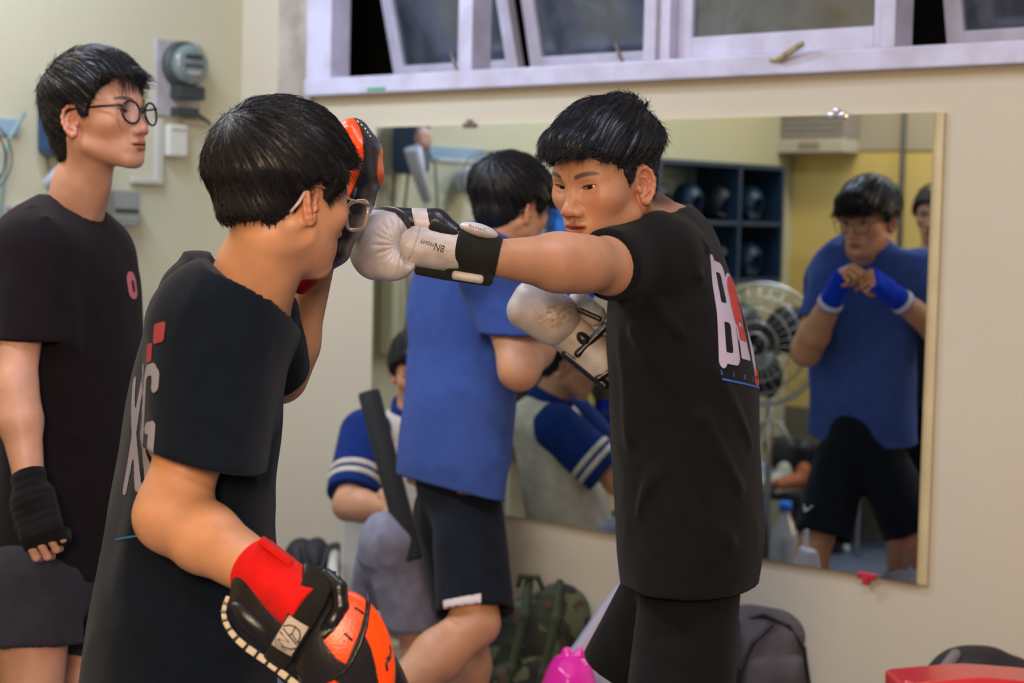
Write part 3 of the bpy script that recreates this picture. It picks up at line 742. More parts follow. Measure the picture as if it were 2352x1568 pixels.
def shorts_build(root, name, legs, waist, m, vox=0.006, amp=0.003, folds=(), label=None, th=0.006, slit=None):
    """legs: (hip, hem, r0, r1); waist: (centre, radii)"""
    def f(P):
        d = ell(P, waist[0], waist[1])
        for L in legs:
            a, b = np.asarray(L[0]), np.asarray(L[1]); ax = nrm(b-a)
            e = rc(P, a, b+ax*0.06, L[2], L[3]); e = smax(e, (P-b.astype(np.float32))@ax.astype(np.float32), 0.006); d = smin(d, e, 0.03)
        d = d-amp*(1-2*np.abs(vnoise(P*np.array([14, 14, 5], np.float32))))
        if folds: d = d-foldd(P, folds)
        for L in legs:
            a, b = np.asarray(L[0]), np.asarray(L[1]); ax = nrm(b-a); d = smax(d, -rc(P, b-ax*0.06, b+ax*0.08, L[3]-th-0.008, L[3]-th), 0.004)
        if slit is not None: d = smax(d, -slit(P), 0.004)
        return d
    pts = [waist[0]+np.array(waist[1]), waist[0]-np.array(waist[1])]+[q for L in legs for q in (np.asarray(L[0])+L[2], np.asarray(L[0])-L[2], np.asarray(L[1])+L[3], np.asarray(L[1])-L[3])]
    lo, hi = bounds(pts, 0.03)
    V, Q = snet(f, lo, hi, vox, 1.5)
    return link(name, npmesh(name, V, Q), m, root, label)
def drape(o, psh, n, off=0.0012):
    pass
def bvh_of(o):
    me = o.data; mw = np.array(MW(o)); V = np.empty(len(me.vertices)*3, np.float32); me.vertices.foreach_get('co', V); V = V.reshape(-1, 3)@mw[:3, :3].T+mw[:3, 3]
    return BVHTree.FromPolygons([tuple(v) for v in V.tolist()], [tuple(p.vertices) for p in me.polygons])
def decal(name, sdf2, lo, hi, h, mapf, bvh, m, parent, off=0.0012, label=None, dirn=None):
    """flat print: cells of a 2D shape laid onto a surface. mapf(u, v) -> start point; rays go along dirn"""
    nu = int((hi[0]-lo[0])/h)+2; nv = int((hi[1]-lo[1])/h)+2
    U, Vv = np.meshgrid(lo[0]+h*np.arange(nu), lo[1]+h*np.arange(nv), indexing='ij'); p = np.stack([U.ravel(), Vv.ravel()], 1)
    d = sdf2(p); g = np.stack([sdf2(p+[h*.3, 0])-d, sdf2(p+[0, h*.3])-d], 1)/(h*.3); g /= np.sqrt((g*g).sum(1))[:, None]+1e-9
    p = np.where((d > 0)[:, None], p-np.clip(d, 0, h)[:, None]*g, p)
    ok = d < h*0.75
    V = []; idx = np.full(len(p), -1); dn = V3(dirn)
    for i in np.where(ok)[0]:
        s = mapf(p[i, 0], p[i, 1]); hit = bvh.ray_cast(V3(s), dn, 2.0)
        if hit[0] is None: continue
        nn = hit[1]
        if nn.dot(dn) > 0: nn = -nn
        idx[i] = len(V); V.append(tuple(hit[0]+nn*off))
    F = []; I = idx.reshape(nu, nv)
    for a in range(nu-1):
        for b in range(nv-1):
            q = (I[a, b], I[a+1, b], I[a+1, b+1], I[a, b+1])
            if min(q) >= 0: F.append(q)
    if not F: return None
    me = bpy.data.meshes.new(name); me.from_pydata(V, [], F); me.update(); me.polygons.foreach_set('use_smooth', [True]*len(F))
    return link(name, me, m, parent, label)
# 2D shape helpers
def seg2(p, a, b, r):
    a = np.asarray(a, float); b = np.asarray(b, float); ab = b-a; t = np.clip(((p-a)@ab)/max(ab@ab, 1e-12), 0, 1); return np.sqrt(((p-a-t[:, None]*ab)**2).sum(1))-r
def box2(p, c, h, r=0.0):
    q = np.abs(p-np.asarray(c, float))-(np.asarray(h, float)-r); return np.sqrt((np.maximum(q, 0)**2).sum(1))+np.minimum(q.max(1), 0)-r
def poly2(p, pts, r):
    d = None
    for i in range(len(pts)-1):
        e = seg2(p, pts[i], pts[i+1], r); d = e if d is None else np.minimum(d, e)
    return d
_TXT = {}
def textpts(s, bold=0.0):
    """outline polygons of a string from the built-in font, as triangles for a point test"""
    cu = bpy.data.curves.new('t', 'FONT'); cu.body = s; cu.size = 1.0; cu.offset = bold; cu.resolution_u = 3
    o = bpy.data.objects.new('t', cu); COL.objects.link(o); dg = bpy.context.evaluated_depsgraph_get(); dg.update()
    me = bpy.data.meshes.new_from_object(o.evaluated_get(dg)); bpy.data.objects.remove(o); bpy.data.curves.remove(cu)
    return me
def text_on(name, s, org, U, Vd, hgt, m, parent, bvh=None, dirn=None, off=0.0012, wscale=1.0, bold=0.0, sub=1, label=None):
    """small lettering: built-in font mesh, laid along U (reading direction) and Vd (up), projected onto a surface"""
    import bmesh
    me = textpts(s, bold); U = np.asarray(U, float); Vd = np.asarray(Vd, float)
    bm = bmesh.new(); bm.from_mesh(me); bmesh.ops.triangulate(bm, faces=bm.faces[:])
    if sub: bmesh.ops.subdivide_edges(bm, edges=[e for e in bm.edges if e.calc_length() > 0.25], cuts=sub, use_grid_fill=False); bmesh.ops.triangulate(bm, faces=bm.faces[:])
    N = nrm(np.cross(U, Vd)) if dirn is None else -nrm(dirn)
    for v in bm.verts:
        q = np.asarray(org)+U*(v.co.x*hgt*wscale)+Vd*(v.co.y*hgt)
        if bvh is not None:
            hit = bvh.ray_cast(V3(q+N*0.08), V3(-N), 0.3)
            if hit[0] is not None:
                nn = hit[1] if hit[1].dot(V3(N)) > 0 else -hit[1]; q = np.array(hit[0]+nn*off)
        else: q = q+N*off
        v.co = V3(q)
    bm.to_mesh(me); bm.free(); me.name = name
    return link(name, me, m, parent, label)
M_BLK = clothmat('black_cotton', (0.0085, 0.0085, 0.0095)); M_BLK2 = clothmat('black_cotton_navy', (0.005, 0.0085, 0.016), sheen=0.07); M_BLK3 = clothmat('black_cotton_plum', (0.010, 0.0075, 0.0105))
M_BLUE = clothmat('blue_cotton', (0.045, 0.088, 0.31), var=0.07); M_NAVYS = clothmat('dark_navy_short', (0.009, 0.012, 0.019)); M_GREYS = clothmat('dark_grey_short', (0.032, 0.032, 0.044))
M_SHOE = mat('dark_shoe', (0.03, 0.03, 0.035), 0.6)
DBG = None
def org_for(loc, px, py, z, M, sc=1.0): return W(px, py, z)-(np.asarray(loc)*sc)@M
def neckfor(org, M, base, r=(0.050, 0.050, 0.058), sc=1.0):
    b = tolocal(base, org, M, sc); s = np.array([0, -0.022, -0.045]); return [(tuple(s), r[0]), (tuple(s*0.45+b*0.55), r[1]), (tuple(b), r[2])]
def dbg(nm, org, M, sc=1.0):
    if DBG is not None:
        for k, l in dict(eyeR=(.0315, .078, .011), eyeL=(-.0315, .078, .011), nose=(0, .111, -.0265), mouth=(0, .094, -.057), chin=(0, .075, -.099), earR=(.078, -.014, -.002), earL=(-.078, -.014, -.002), crown=(0, -.012, .129), occ=(0, -.106, .043)).items():
            print('DBG', nm, k, [round(float(t)) for t in PX((np.asarray(l)*sc)@M+org)[:2]])

# ================= the puncher (black shirt with boxing print)
def person_A():
    psi = 285
    root = empty('person', (*W(1560, 900, 3.42)[:2], 0), 'young man in black boxing club shirt throwing a straight punch', 'person')
    M = frame(223, 12, 0); sc = 1.01; org = org_for((0, .111, -.0265), 1298, 488, 3.20, M, sc); dbg('A', org, M, sc)
    base = w(1530, 545, 3.43)
    o = dict(neck=neckfor(org, M, base, (0.054, 0.056, 0.066), sc), fat=0.004, w=1.0, lips=1.18, nose=1.12, mouth=0.0022, eye=0.0040, fade=0.85, stache=0.25, browdn=1)
    h = dict(top=0.024, side=0.004, z0=0.030, whorl=(0.0, -0.085, 0.088), len=0.050, jag=0.010, comb=(0, 0.5, -0.25), mess=1.3,
             blobs=[((0.0, 0.085, 0.085), (0.052, 0.036, 0.030), 0.03), ((-0.02, -0.045, 0.128), (0.035, 0.030, 0.020), 0.02)], side_=0)
    V, Q, C = make_head(root, 1, org, M, o, h, SK1, HAIR, nst=4200, sc=sc)
    body = M3().add(V, Q, C)
    shL = w(1462, 612, 3.26); elL = w(1338, 606, 3.14); wrL = w(1130, 592, 3.04)
    shR = w(1530, 610, 3.62); elR = w(1470, 850, 3.66); wrR = w(1352, 790, 3.50)
    st = rows(psi, [(470, 1540, 1592, 3.43, .05), (484, 1500, 1612, 3.43, .075), (505, 1462, 1632, 3.43, .12), (535, 1432, 1652, 3.43, .165), (600, 1405, 1672, 3.43, .185), (700, 1392, 1702, 3.43, .19), (800, 1393, 1730, 3.43, .185),
                    (860, 1396, 1742, 3.43, .18), (950, 1401, 1745, 3.43, .175), (1050, 1404, 1747, 3.43, .175), (1150, 1410, 1754, 3.43, .18), (1210, 1414, 1760, 3.43, .185), (1260, 1416, 1757, 3.43, .19), (1330, 1424, 1746, 3.43, .195)])
    skf = lambda P: smin(arm_sdf(P, shL, elL, wrL, (0.056, 0.0455, 0.0415, 0.0435, 0.029)), arm_sdf(P, shR, elR, wrR), 0.001)
    V, Q = snet(lambda P: smin(skf(P), stack(P, resamp(np.array(st[::8])), psi, 2.0, -0.03), 0.02), *bounds([shL, elL, wrL, shR, elR, wrR, w(1420, 1330, 3.43)-0.2, w(1740, 480, 3.43)+0.2], 0.08), 0.006, 1.4)
    body.add(V, Q)
    hipL, hipR = w(1588, 1345, 3.37), w(1550, 1345, 3.51)
    knL, knR = w(1552, 1790, 3.30), w(1420, 1760, 3.56); anL = W(1600, 2290, 3.38); anR = W(1330, 2230, 3.60); anL[2] = 0.09; anR[2] = 0.09
    V, Q = snet(lambda P: smin(leg_sdf(P, hipL, knL, anL, (0.070, 0.058, 0.058, 0.036)), leg_sdf(P, hipR, knR, anR, (0.066, 0.055, 0.058, 0.036)), 0.01), *bounds([hipL, hipR, anL, anR, knL, knR], 0.1), 0.008, 1.4)
    body.add(V, Q)
    body.build('body', SK1, root)
    F = lambda a, b, z, wd, hh: (w(a[0], a[1], z), w(b[0], b[1], z), wd, hh*1.5)
    folds = [F((1455, 760), (1610, 960), 3.27, .012, .007), (w(1610, 960, 3.26), w(1700, 1120, 3.30), .014, .007), (w(1640, 850, 3.27), w(1735, 1020, 3.34), .012, .006), F((1430, 1250), (1500, 1080), 3.28, .010, .004), F((1520, 1080), (1430, 1180), 3.27, .012, .004),
             F((1470, 560), (1620, 640), 3.27, .010, .005), F((1440, 620), (1560, 760), 3.24, .012, .006), F((1520, 500), (1660, 590), 3.30, .009, .005), F((1400, 780), (1440, 1000), 3.30, .02, .006), F((1560, 1180), (1720, 1260), 3.27, .016, .005)]
    slL = (w(1480, 590, 3.29), w(1396, 608, 3.19), 0.070, 0.0575)
    slR = (w(1540, 600, 3.58), w(1490, 730, 3.64), 0.070, 0.060)
    neck = [(np.asarray(p)*sc@M+org, r) for p, r in o['neck']]
    sh = shirt_build(root, 'shirt', psi, st, [slL, slR], neck, (w(1560, 478, 3.43), nrm(np.array([0, 0, 1.0])+_R0*-0.30)), M_BLK, folds=folds, amp=0.0022, blobs=[(w(1500, 575, 3.31), (0.075, 0.075, 0.06))], k=0.05, vox=0.0045)
    leg = [(w(1585, 1345, 3.37), w(1556, 1700, 3.31), 0.090, 0.098), (w(1545, 1345, 3.51), w(1425, 1545, 3.56), 0.088, 0.075)]
    shorts_build(root, 'shorts', leg, (w(1582, 1290, 3.44), (0.095, 0.12, 0.11)), M_BLK, amp=0.002, label='black training shorts')
    shoe(root, anL, 280, M_SHOE); shoe(root, anR, 275, M_SHOE)
    # ---- back print
    bv = bvh_of(sh); m_wh = mat('print_pale_lilac', (0.56, 0.48, 0.60), 0.7); m_rd = mat('print_red', (0.62, 0.035, 0.03), 0.7); m_bl = mat('print_blue', (0.03, 0.16, 0.62), 0.7)
    # print plane: u to the right along the back, v up; laid on by rays from behind the back
    dn = nrm(-(HD(180)*0.62+HD(90)*0.78)); Udir = nrm(np.cross([0, 0, 1.0], -dn)); 
    def place(px, py):
        """u, v of the print under a pixel"""
        d = cF+cR*((px-1176)/FPX)-cU*((py-784)/FPX); hit = bv.ray_cast(V3(C0), V3(d), 6.0); return np.array(hit[0]) if hit[0] is not None else None
    p0 = place(1650, 830); o0 = p0
    tl = place(1630, 595); Vd = np.array([0, 0, 1.0]); Vd = nrm((tl-p0)-((tl-p0)@dn)*dn)
    Ud = nrm(np.cross(Vd, -dn)); 
    mp = lambda u, v: o0+Ud*u+Vd*v-dn*0.3
    hh = 0.180
    def letB(p):
        c = poly2(p, [(0.011, 0.0), (0.011, hh)], 0.0105)
        for (a, b) in ((0.006, hh/2-0.004), (hh/2+0.004, hh-0.006)):
            q = box2(p, (0.032, (a+b)/2), (0.034, (b-a)/2+0.007), 0.017); q2 = box2(p, (0.030, (a+b)/2), (0.014, (b-a)/2-0.013), 0.008)
            c = np.minimum(c, np.maximum(np.maximum(q, -q2), 0.0-p[:, 0]))
        return c
    decal('print_letter', letB, (-0.01, -0.02), (0.08, hh+0.02), 0.0021, mp, bv, m_wh, sh, dirn=dn, label='pale lilac letter B of the back print')
    g = lambda p: np.minimum(box2(p, (0.094, 0.118), (0.031, 0.045), 0.030), np.minimum(box2(p, (0.094, 0.070), (0.020, 0.022), 0.004), seg2(p, (0.070, 0.105), (0.074, 0.085), 0.012)))
    decal('print_glove_outline', lambda p: np.minimum(g(p)-0.006, box2(p, (0.094, 0.036), (0.021, 0.022), 0.002)), (0.055, 0.0), (0.16, 0.19), 0.0025, mp, bv, m_wh, sh, dirn=dn, off=0.0012)
    decal('print_glove', lambda p: np.maximum(g(p), -np.minimum.reduce([poly2(p, [(0.104, 0.150), (0.099, 0.120), (0.112, 0.112), (0.117, 0.125)], 0.0018), box2(p, (0.086, 0.077), (0.005, 0.006)), box2(p, (0.102, 0.077), (0.005, 0.006)), box2(p, (0.094, 0.077), (0.004, 0.003)), box2(p, (0.094, 0.058), (0.003, 0.008))])), (0.06, 0.02), (0.155, 0.175), 0.0023, mp, bv, m_rd, sh, dirn=dn, off=0.0026)
    decal('print_letter', lambda p: np.minimum(poly2(p, [(0.136, 0.0), (0.190, 0.18)], 0.011), poly2(p, [(0.190, 0.0), (0.136, 0.18)], 0.011)), (0.13, -0.01), (0.225, 0.19), 0.0028, mp, bv, m_wh, sh, dirn=dn)
    for sdf2_, lo2, hi2 in ((lambda p: poly2(p, [(0.150, 0.200), (0.130, 0.200), (0.130, 0.235), (0.150, 0.235)], 0.005), (0.12, 0.19), (0.16, 0.245)), (lambda p: poly2(p, [(0.165, 0.235), (0.165, 0.200), (0.185, 0.200)], 0.005), (0.158, 0.19), (0.195, 0.245)), (lambda p: poly2(p, [(0.134, -0.002), (0.134, -0.022), (0.156, -0.022), (0.156, -0.002), (0.134, -0.002)], 0.006), (0.12, -0.03), (0.17, 0.01))):
        decal('print_letter', sdf2_, lo2, hi2, 0.0025, mp, bv, m_rd, sh, dirn=dn, label='small red letter of the back print')
    decal('print_rule', lambda p: box2(p, (0.105, -0.030), (0.100, 0.0016)), (-0.01, -0.04), (0.215, -0.02), 0.0021, mp, bv, m_bl, sh, dirn=dn)
    for i, chh in enumerate('since'):
        text_on('print_text', chh, mp(0.001+0.037*i, -0.022)+dn*0.3, Ud, Vd, 0.016, m_bl, sh, bv, dn, bold=0.015)
    return root, org, M, dict(wrL=wrL, elL=elL, wrR=wrR, elR=elR)
# ================= the pad holder (seen from behind)
def person_B():
    psi = 72
    root = empty('person', (*W(470, 900, 2.75)[:2], 0), 'young man in black boxing shirt and clear glasses holding the focus mitts', 'person')
    M = frame(43, 8, -3); sc = 0.97; org = org_for((.078, -.014, -.002), 717, 463, 2.60, M, sc); dbg('B', org, M, sc)
    base = w(565, 700, 2.71)
    o = dict(neck=neckfor(org, M, base, (0.054, 0.055, 0.068), sc), fat=0.002, fade=0.5)
    hz = HZ.copy(); hz[:4] = [-0.036, -0.037, -0.040, -0.038]; hz[4] = -0.012; hz[7:15] = [0.006, 0.008, 0.044, 0.060, 0.070, 0.082, 0.086, 0.086]
    h = dict(top=0.027, side=0.004, z0=-0.01, whorl=(-0.012, -0.088, 0.099), len=0.033, slen=0.015, jag=0.010, mess=1.1, HY=HY, HZ=hz, blobs=[((0, -0.058, 0.0), (0.054, 0.036, 0.045), 0.03)])
    V, Q, C = make_head(root, 2, org, M, o, h, SK2, HAIR2, nst=5200, sc=sc, vox=0.0018)
    body = M3().add(V, Q, C)
    shR = w(520, 760, 2.62); elR = w(392, 1185, 2.56); wrR = w(680, 1366, 2.40)
    shL = w(590, 700, 2.92); elL = w(640, 860, 3.05); wrL = w(730, 600, 3.02)
    st = rows(psi, [(602, 432, 480, 2.76, .04), (625, 408, 520, 2.76, .09), (655, 382, 565, 2.76, .13), (690, 355, 605, 2.76, .16), (725, 336, 635, 2.76, .17), (750, 328, 650, 2.76, .175), (800, 312, 655, 2.76, .175), (900, 292, 655, 2.76, .165),
                    (1000, 277, 650, 2.76, .155), (1100, 262, 634, 2.76, .15), (1200, 246, 630, 2.76, .15), (1300, 226, 638, 2.76, .16), (1400, 205, 640, 2.76, .17), (1500, 190, 640, 2.76, .18), (1600, 178, 640, 2.76, .18)])
    V, Q = snet(lambda P: smin(smin(arm_sdf(P, shR, elR, wrR, (0.052, 0.047, 0.0440, 0.0425, 0.030)), arm_sdf(P, shL, elL, wrL), 0.001), stack(P, resamp(np.array(st[::8])), psi, 2.0, -0.03), 0.02), *bounds([shR, elR, wrR, shL, elL, wrL, w(178, 1600, 2.76)-0.15, w(650, 600, 2.76)+0.15], 0.08), 0.0055, 1.4)
    body.add(V, Q)
    hip = [w(420, 1500, 2.66), w(430, 1500, 2.88)]; kn = [W(480, 2000, 2.62), W(470, 2000, 2.94)]; an = [W(420, 2700, 2.66), W(360, 2700, 2.95)]
    for a in an: a[2] = 0.09
    for k in kn: k[2] = 0.47
    V, Q = snet(lambda P: smin(leg_sdf(P, hip[0], kn[0], an[0], (0.05, 0.055, 0.058, 0.036)), leg_sdf(P, hip[1], kn[1], an[1], (0.05, 0.055, 0.058, 0.036)), 0.01), *bounds(hip+kn+an, 0.1), 0.009, 1.4)
    body.add(V, Q); body.build('body', SK2, root)
    F = lambda a, b, z, wd, hh: (w(a[0], a[1], z), w(b[0], b[1], z), wd*1.0, hh*2.0)
    folds = [F((470, 640), (360, 780), 2.70, .012, .008), F((500, 660), (395, 830), 2.66, .012, .008), F((430, 620), (345, 720), 2.74, .010, .007), F((420, 850), (350, 1000), 2.64, .012, .006), F((600, 640), (500, 700), 2.60, .014, .005), F((460, 780), (400, 960), 2.57, .012, .005), F((620, 760), (640, 980), 2.62, .016, .004),
             F((300, 1120), (262, 1330), 2.64, .03, .002), F((420, 1250), (560, 1330), 2.6, .02, .004), F((350, 1300), (500, 1500), 2.58, .02, .004)]
    slR = (w(500, 770, 2.62), w(472, 1055, 2.56), 0.098, 0.080, nrm(np.array([0, 0, -1.0])-_R0*0.22))
    slL = (w(590, 730, 2.90), w(625, 850, 3.02), 0.066, 0.060)
    neck = [(np.asarray(p)*sc@M+org, r) for p, r in o['neck']]
    sh = shirt_build(root, 'shirt', psi, st, [slR, slL], neck, (w(560, 672, 2.70), nrm(np.array([0, 0, 1.0])+_R0*0.75)), M_BLK2, folds=folds, amp=0.0026, blobs=[(w(540, 715, 2.66), (0.085, 0.09, 0.065)), (w(450, 655, 2.78), (0.035, 0.05, 0.035))], k=0.06, vox=0.0045)
    shorts_build(root, 'shorts', [(w(420, 1540, 2.69), w(450, 2000, 2.66), 0.085, 0.11), (w(425, 1540, 2.84), w(450, 1980, 2.90), 0.085, 0.105)], (w(420, 1480, 2.76), (0.09, 0.11, 0.10)), M_BLK, amp=0.002)
    shoe(root, an[0], 75, M_SHOE); shoe(root, an[1], 60, M_SHOE)
    bv = bvh_of(sh); m_wh = mat('print_grey', (0.24, 0.23, 0.28), 0.8); m_rd = mat('print_dull_red', (0.28, 0.03, 0.035), 0.8); m_bl = mat('print_teal', (0.01, 0.11, 0.24), 0.8)
    def place(px, py):
        d = cF+cR*((px-1176)/FPX)-cU*((py-784)/FPX); hit = bv.ray_cast(V3(C0), V3(d), 6.0); return np.array(hit[0])
    # u runs along the back towards the right arm; the visible end of the word is its last letter
    a = place(352, 1000); c = place(362, 870); dn = nrm(HD(0)*0.62+HD(90)*0.78)
    Vd = nrm((c-a)-((c-a)@dn)*dn); Ud = nrm(np.cross(Vd, -dn)); 
    mp = lambda u, v: a+Ud*u+Vd*v-dn*0.3
    G = lambda p: poly2(p, [(-0.004, 0.066), (-0.004, 0.082), (-0.012, 0.092), (-0.030, 0.092), (-0.038, 0.082), (-0.038, -0.042), (-0.030, -0.052), (-0.012, -0.052), (-0.004, -0.042), (-0.004, 0.012), (-0.018, 0.012)], 0.0082)
    decal('print_letter', G, (-0.055, -0.065), (0.01, 0.105), 0.0023, mp, bv, m_wh, sh, dirn=dn, label='grey letter G of the back print')
    decal('print_letter', lambda p: poly2(p, [(-0.100, -0.055), (-0.100, 0.10), (-0.062, -0.055), (-0.062, 0.10)], 0.0082), (-0.115, -0.065), (-0.05, 0.115), 0.0025, mp, bv, m_wh, sh, dirn=dn)
    decal('print_letter', lambda p: poly2(p, [(-0.124, -0.055), (-0.124, 0.10)], 0.0082), (-0.135, -0.065), (-0.11, 0.115), 0.0025, mp, bv, m_wh, sh, dirn=dn)
    decal('print_letter', lambda p: np.minimum(poly2(p, [(-0.190, -0.055), (-0.146, 0.10)], 0.0082), poly2(p, [(-0.146, -0.055), (-0.190, 0.10)], 0.0082)), (-0.2, -0.065), (-0.135, 0.115), 0.0025, mp, bv, m_wh, sh, dirn=dn)
    for sdf2_, lo2, hi2 in ((lambda p: np.maximum(box2(p, (-0.022, -0.088), (0.026, 0.020)), -np.minimum(box2(p, (-0.014, -0.082), (0.006, 0.004), .003), box2(p, (-0.014, -0.096), (0.006, 0.004), .003))), (-0.055, -0.115), (0.01, -0.06)), (lambda p: box2(p, (-0.004, 0.140), (0.012, 0.014), 0.004), (-0.02, 0.12), (0.015, 0.16)), (lambda p: box2(p, (-0.026, 0.116), (0.009, 0.013), 0.003), (-0.04, 0.098), (-0.012, 0.135))):
        decal('print_block', sdf2_, lo2, hi2, 0.0023, mp, bv, m_rd, sh, dirn=dn, label='dull red block of the back print')
    decal('print_rule', lambda p: box2(p, (-0.095, -0.124), (0.11, 0.0016)), (-0.21, -0.13), (0.02, -0.115), 0.0023, mp, bv, m_bl, sh, dirn=dn)
    return root, org, M, dict(wrR=wrR, elR=elR, wrL=wrL, elL=elL)
# ================= the onlooker on the left
def person_C():
    psi = 112
    root = empty('person', (*W(150, 900, 3.85)[:2], 0), 'tall young man in plain black shirt and round black glasses watching from the left', 'person')
    M = frame(114, -6, 0); sc = 1.0; org = org_for((0, .111, -.0265), 338, 296, 3.74, M, sc); dbg('C', org, M, sc)
    base = w(165, 500, 3.86)
    o = dict(neck=neckfor(org, M, base, (0.052, 0.052, 0.062), sc), fat=-0.002, fade=0.6, nose=1.0, lips=1.15)
    hz = HZ.copy(); hz[8:15] = [0.004, 0.030, 0.050, 0.072, 0.090, 0.094, 0.094]; hz[:4] = [-0.098, -0.096, -0.082, -0.055]
    h = dict(top=0.024, side=0.011, z0=0.025, whorl=(0.012, -0.080, 0.086), len=0.052, jag=0.007, mess=1.6, HY=HY, HZ=hz, comb=(0.2, 0.3, -0.1), blobs=[((0.0, -0.05, 0.02), (0.070, 0.065, 0.06), 0.03), ((0.0, -0.062, -0.050), (0.050, 0.038, 0.045), 0.03)])
    rng = np.random.default_rng(5); tf = []
    for i in range(110):
        x0 = rng.uniform(-0.035, 0.055); s = np.array([x0, 0.070+rng.uniform(-.01, .008), 0.112]); e = np.array([x0*1.08+rng.normal(0, .004), 0.090+0.004*rng.normal(), rng.uniform(0.030, 0.066)])
        t = np.linspace(0, 1, 7)[:, None]; path = s+(e-s)*t; path[:, 1] += 0.012*np.sin(t[:, 0]*math.pi); tf.append(path[None])
    h['tufts'] = tf; h['rad'] = 0.0005
    V, Q, C = make_head(root, 3, org, M, o, h, SK3, HAIR, nst=3600, sc=sc)
    body = M3().add(V, Q, C)
    shR = w(68, 570, 3.72); elR = w(36, 900, 3.64); wrR = w(72, 1130, 3.60)
    shL = w(222, 560, 4.02); elL = w(262, 800, 4.1); wrL = w(275, 1000, 4.06)
    st = rows(psi, [(448, 90, 180, 3.86, .05), (462, 62, 205, 3.86, .09), (490, 35, 245, 3.86, .14), (530, 12, 275, 3.86, .17), (590, 4, 298, 3.86, .185), (680, 6, 313, 3.86, .185), (780, 10, 318, 3.86, .18), (900, 8, 322, 3.86, .17), (1000, 2, 322, 3.86, .165),
                    (1100, -6, 318, 3.86, .165), (1200, -10, 305, 3.86, .17), (1312, -15, 292, 3.86, .18)])
    hd = nrm(w(105, 1260, 3.56)-wrR)
    Yh = hd; Zh = nrm(np.cross(Yh, np.cross(HD(180), Yh))*-1) ; Zh = nrm(HD(180)-(HD(180)@Yh)*Yh); Xh = np.cross(Yh, Zh); Mh = np.array([Xh, Yh, Zh]); wr2 = wrR
    V, Q = snet(lambda P: smin(smin(arm_sdf(P, shR, elR, wrR, (0.046, 0.040, 0.036, 0.038, 0.026)), arm_sdf(P, shL, elL, wrL, (0.046, 0.040, 0.036, 0.038, 0.026)), 0.001), stack(P, resamp(np.array(st[::8])), psi, 2.0, -0.03), 0.02), *bounds([shR, elR, wrR, shL, elL, wrL, w(-15, 1312, 3.86)-0.15, w(300, 460, 3.86)+0.15], 0.08), 0.0055, 1.4)
    body.add(V, Q)
    hf = lambda P: hand_sdf(P, wr2, Mh, (42, 58, 40), (22, 35), sc=0.98)
    V, Q = snet(hf, *bounds([wr2, wr2+Yh*0.17], 0.075), 0.0028, 1.4); body.add(V, Q)
    hip = [w(75, 1330, 3.76), w(190, 1330, 3.96)]; kn = [w(70, 1760, 3.74), w(190, 1760, 3.98)]; an = [W(60, 2200, 3.78), W(190, 2200, 4.0)]
    for a in an: a[2] = 0.09
    for k in kn: k[2] = 0.48
    V, Q = snet(lambda P: smin(leg_sdf(P, hip[0], kn[0], an[0]), leg_sdf(P, hip[1], kn[1], an[1]), 0.01), *bounds(hip+kn+an, 0.1), 0.008, 1.4)
    body.add(V, Q); body.build('body', SK3, root)
    # hand wrap
    wr_end = 0.088
    def wrapf(P):
        q = (P-wr2.astype(np.float32))@Yh.astype(np.float32); d = np.minimum(hand_sdf(P, wr2, Mh, (42, 58, 40), (22, 35), sc=0.98), rc(P, elR, wr2, 0.034, 0.027))-0.0045
        d = d-0.0012*np.abs(np.sin(q*190))
        d = smax(d, q-0.106, 0.004); d = smax(d, -0.038-q, 0.004)
        x = (P-wr2.astype(np.float32))@Xh.astype(np.float32); return smax(d, np.where(x > 0.052, 0.01, -1).astype(np.float32), 0.003)
    solid('hand_wrap', wrapf, *bounds([wr2-Yh*0.05, wr2+Yh*0.13], 0.07), 0.0032, clothmat('black_hand_wrap', (0.010, 0.010, 0.012), bump=0.6), root, 'black cotton hand wrap')
    F = lambda a, b, z, wd, hh: (w(a[0], a[1], z), w(b[0], b[1], z), wd, hh)
    folds = [F((75, 470), (20, 560), 3.74, .010, .006), F((110, 490), (45, 590), 3.70, .010, .005), F((265, 590), (305, 640), 3.72, .010, .006), F((160, 700), (170, 1000), 3.70, .02, .006), F((220, 800), (240, 1100), 3.68, .02, .005)]
    slR = (w(76, 590, 3.73), w(74, 780, 3.69), 0.078, 0.072, nrm(np.array([0, 0, -1.0])))
    slL = (w(225, 580, 4.0), w(255, 760, 4.08), 0.066, 0.062)
    neck = [(np.asarray(p)*sc@M+org, r) for p, r in o['neck']]
    sh = shirt_build(root, 'shirt', psi, st, [slR, slL], neck, (w(185, 500, 3.80), nrm(np.array([0, 0, 1.0])+HD(psi)*0.85)), M_BLK3, folds=folds, amp=0.0018, blobs=[(w(90, 560, 3.78), (0.07, 0.07, 0.055))], k=0.05, vox=0.0048)
    shorts_build(root, 'shorts', [(hip[0], w(72, 1478, 3.75), 0.098, 0.100), (hip[1], w(195, 1470, 3.98), 0.10, 0.105)], (w(130, 1310, 3.86), (0.14, 0.17, 0.10)), M_GREYS, amp=0.003, label='dark grey short training shorts')
    shoe(root, an[0], 110, M_SHOE); shoe(root, an[1], 90, M_SHOE)
    bv = bvh_of(sh); m_rd = mat('logo_pink_red', (0.55, 0.16, 0.2), 0.8)
    d = cF+cR*((303-1176)/FPX)-cU*((655-784)/FPX); hit = bv.ray_cast(V3(C0), V3(d), 6.0)
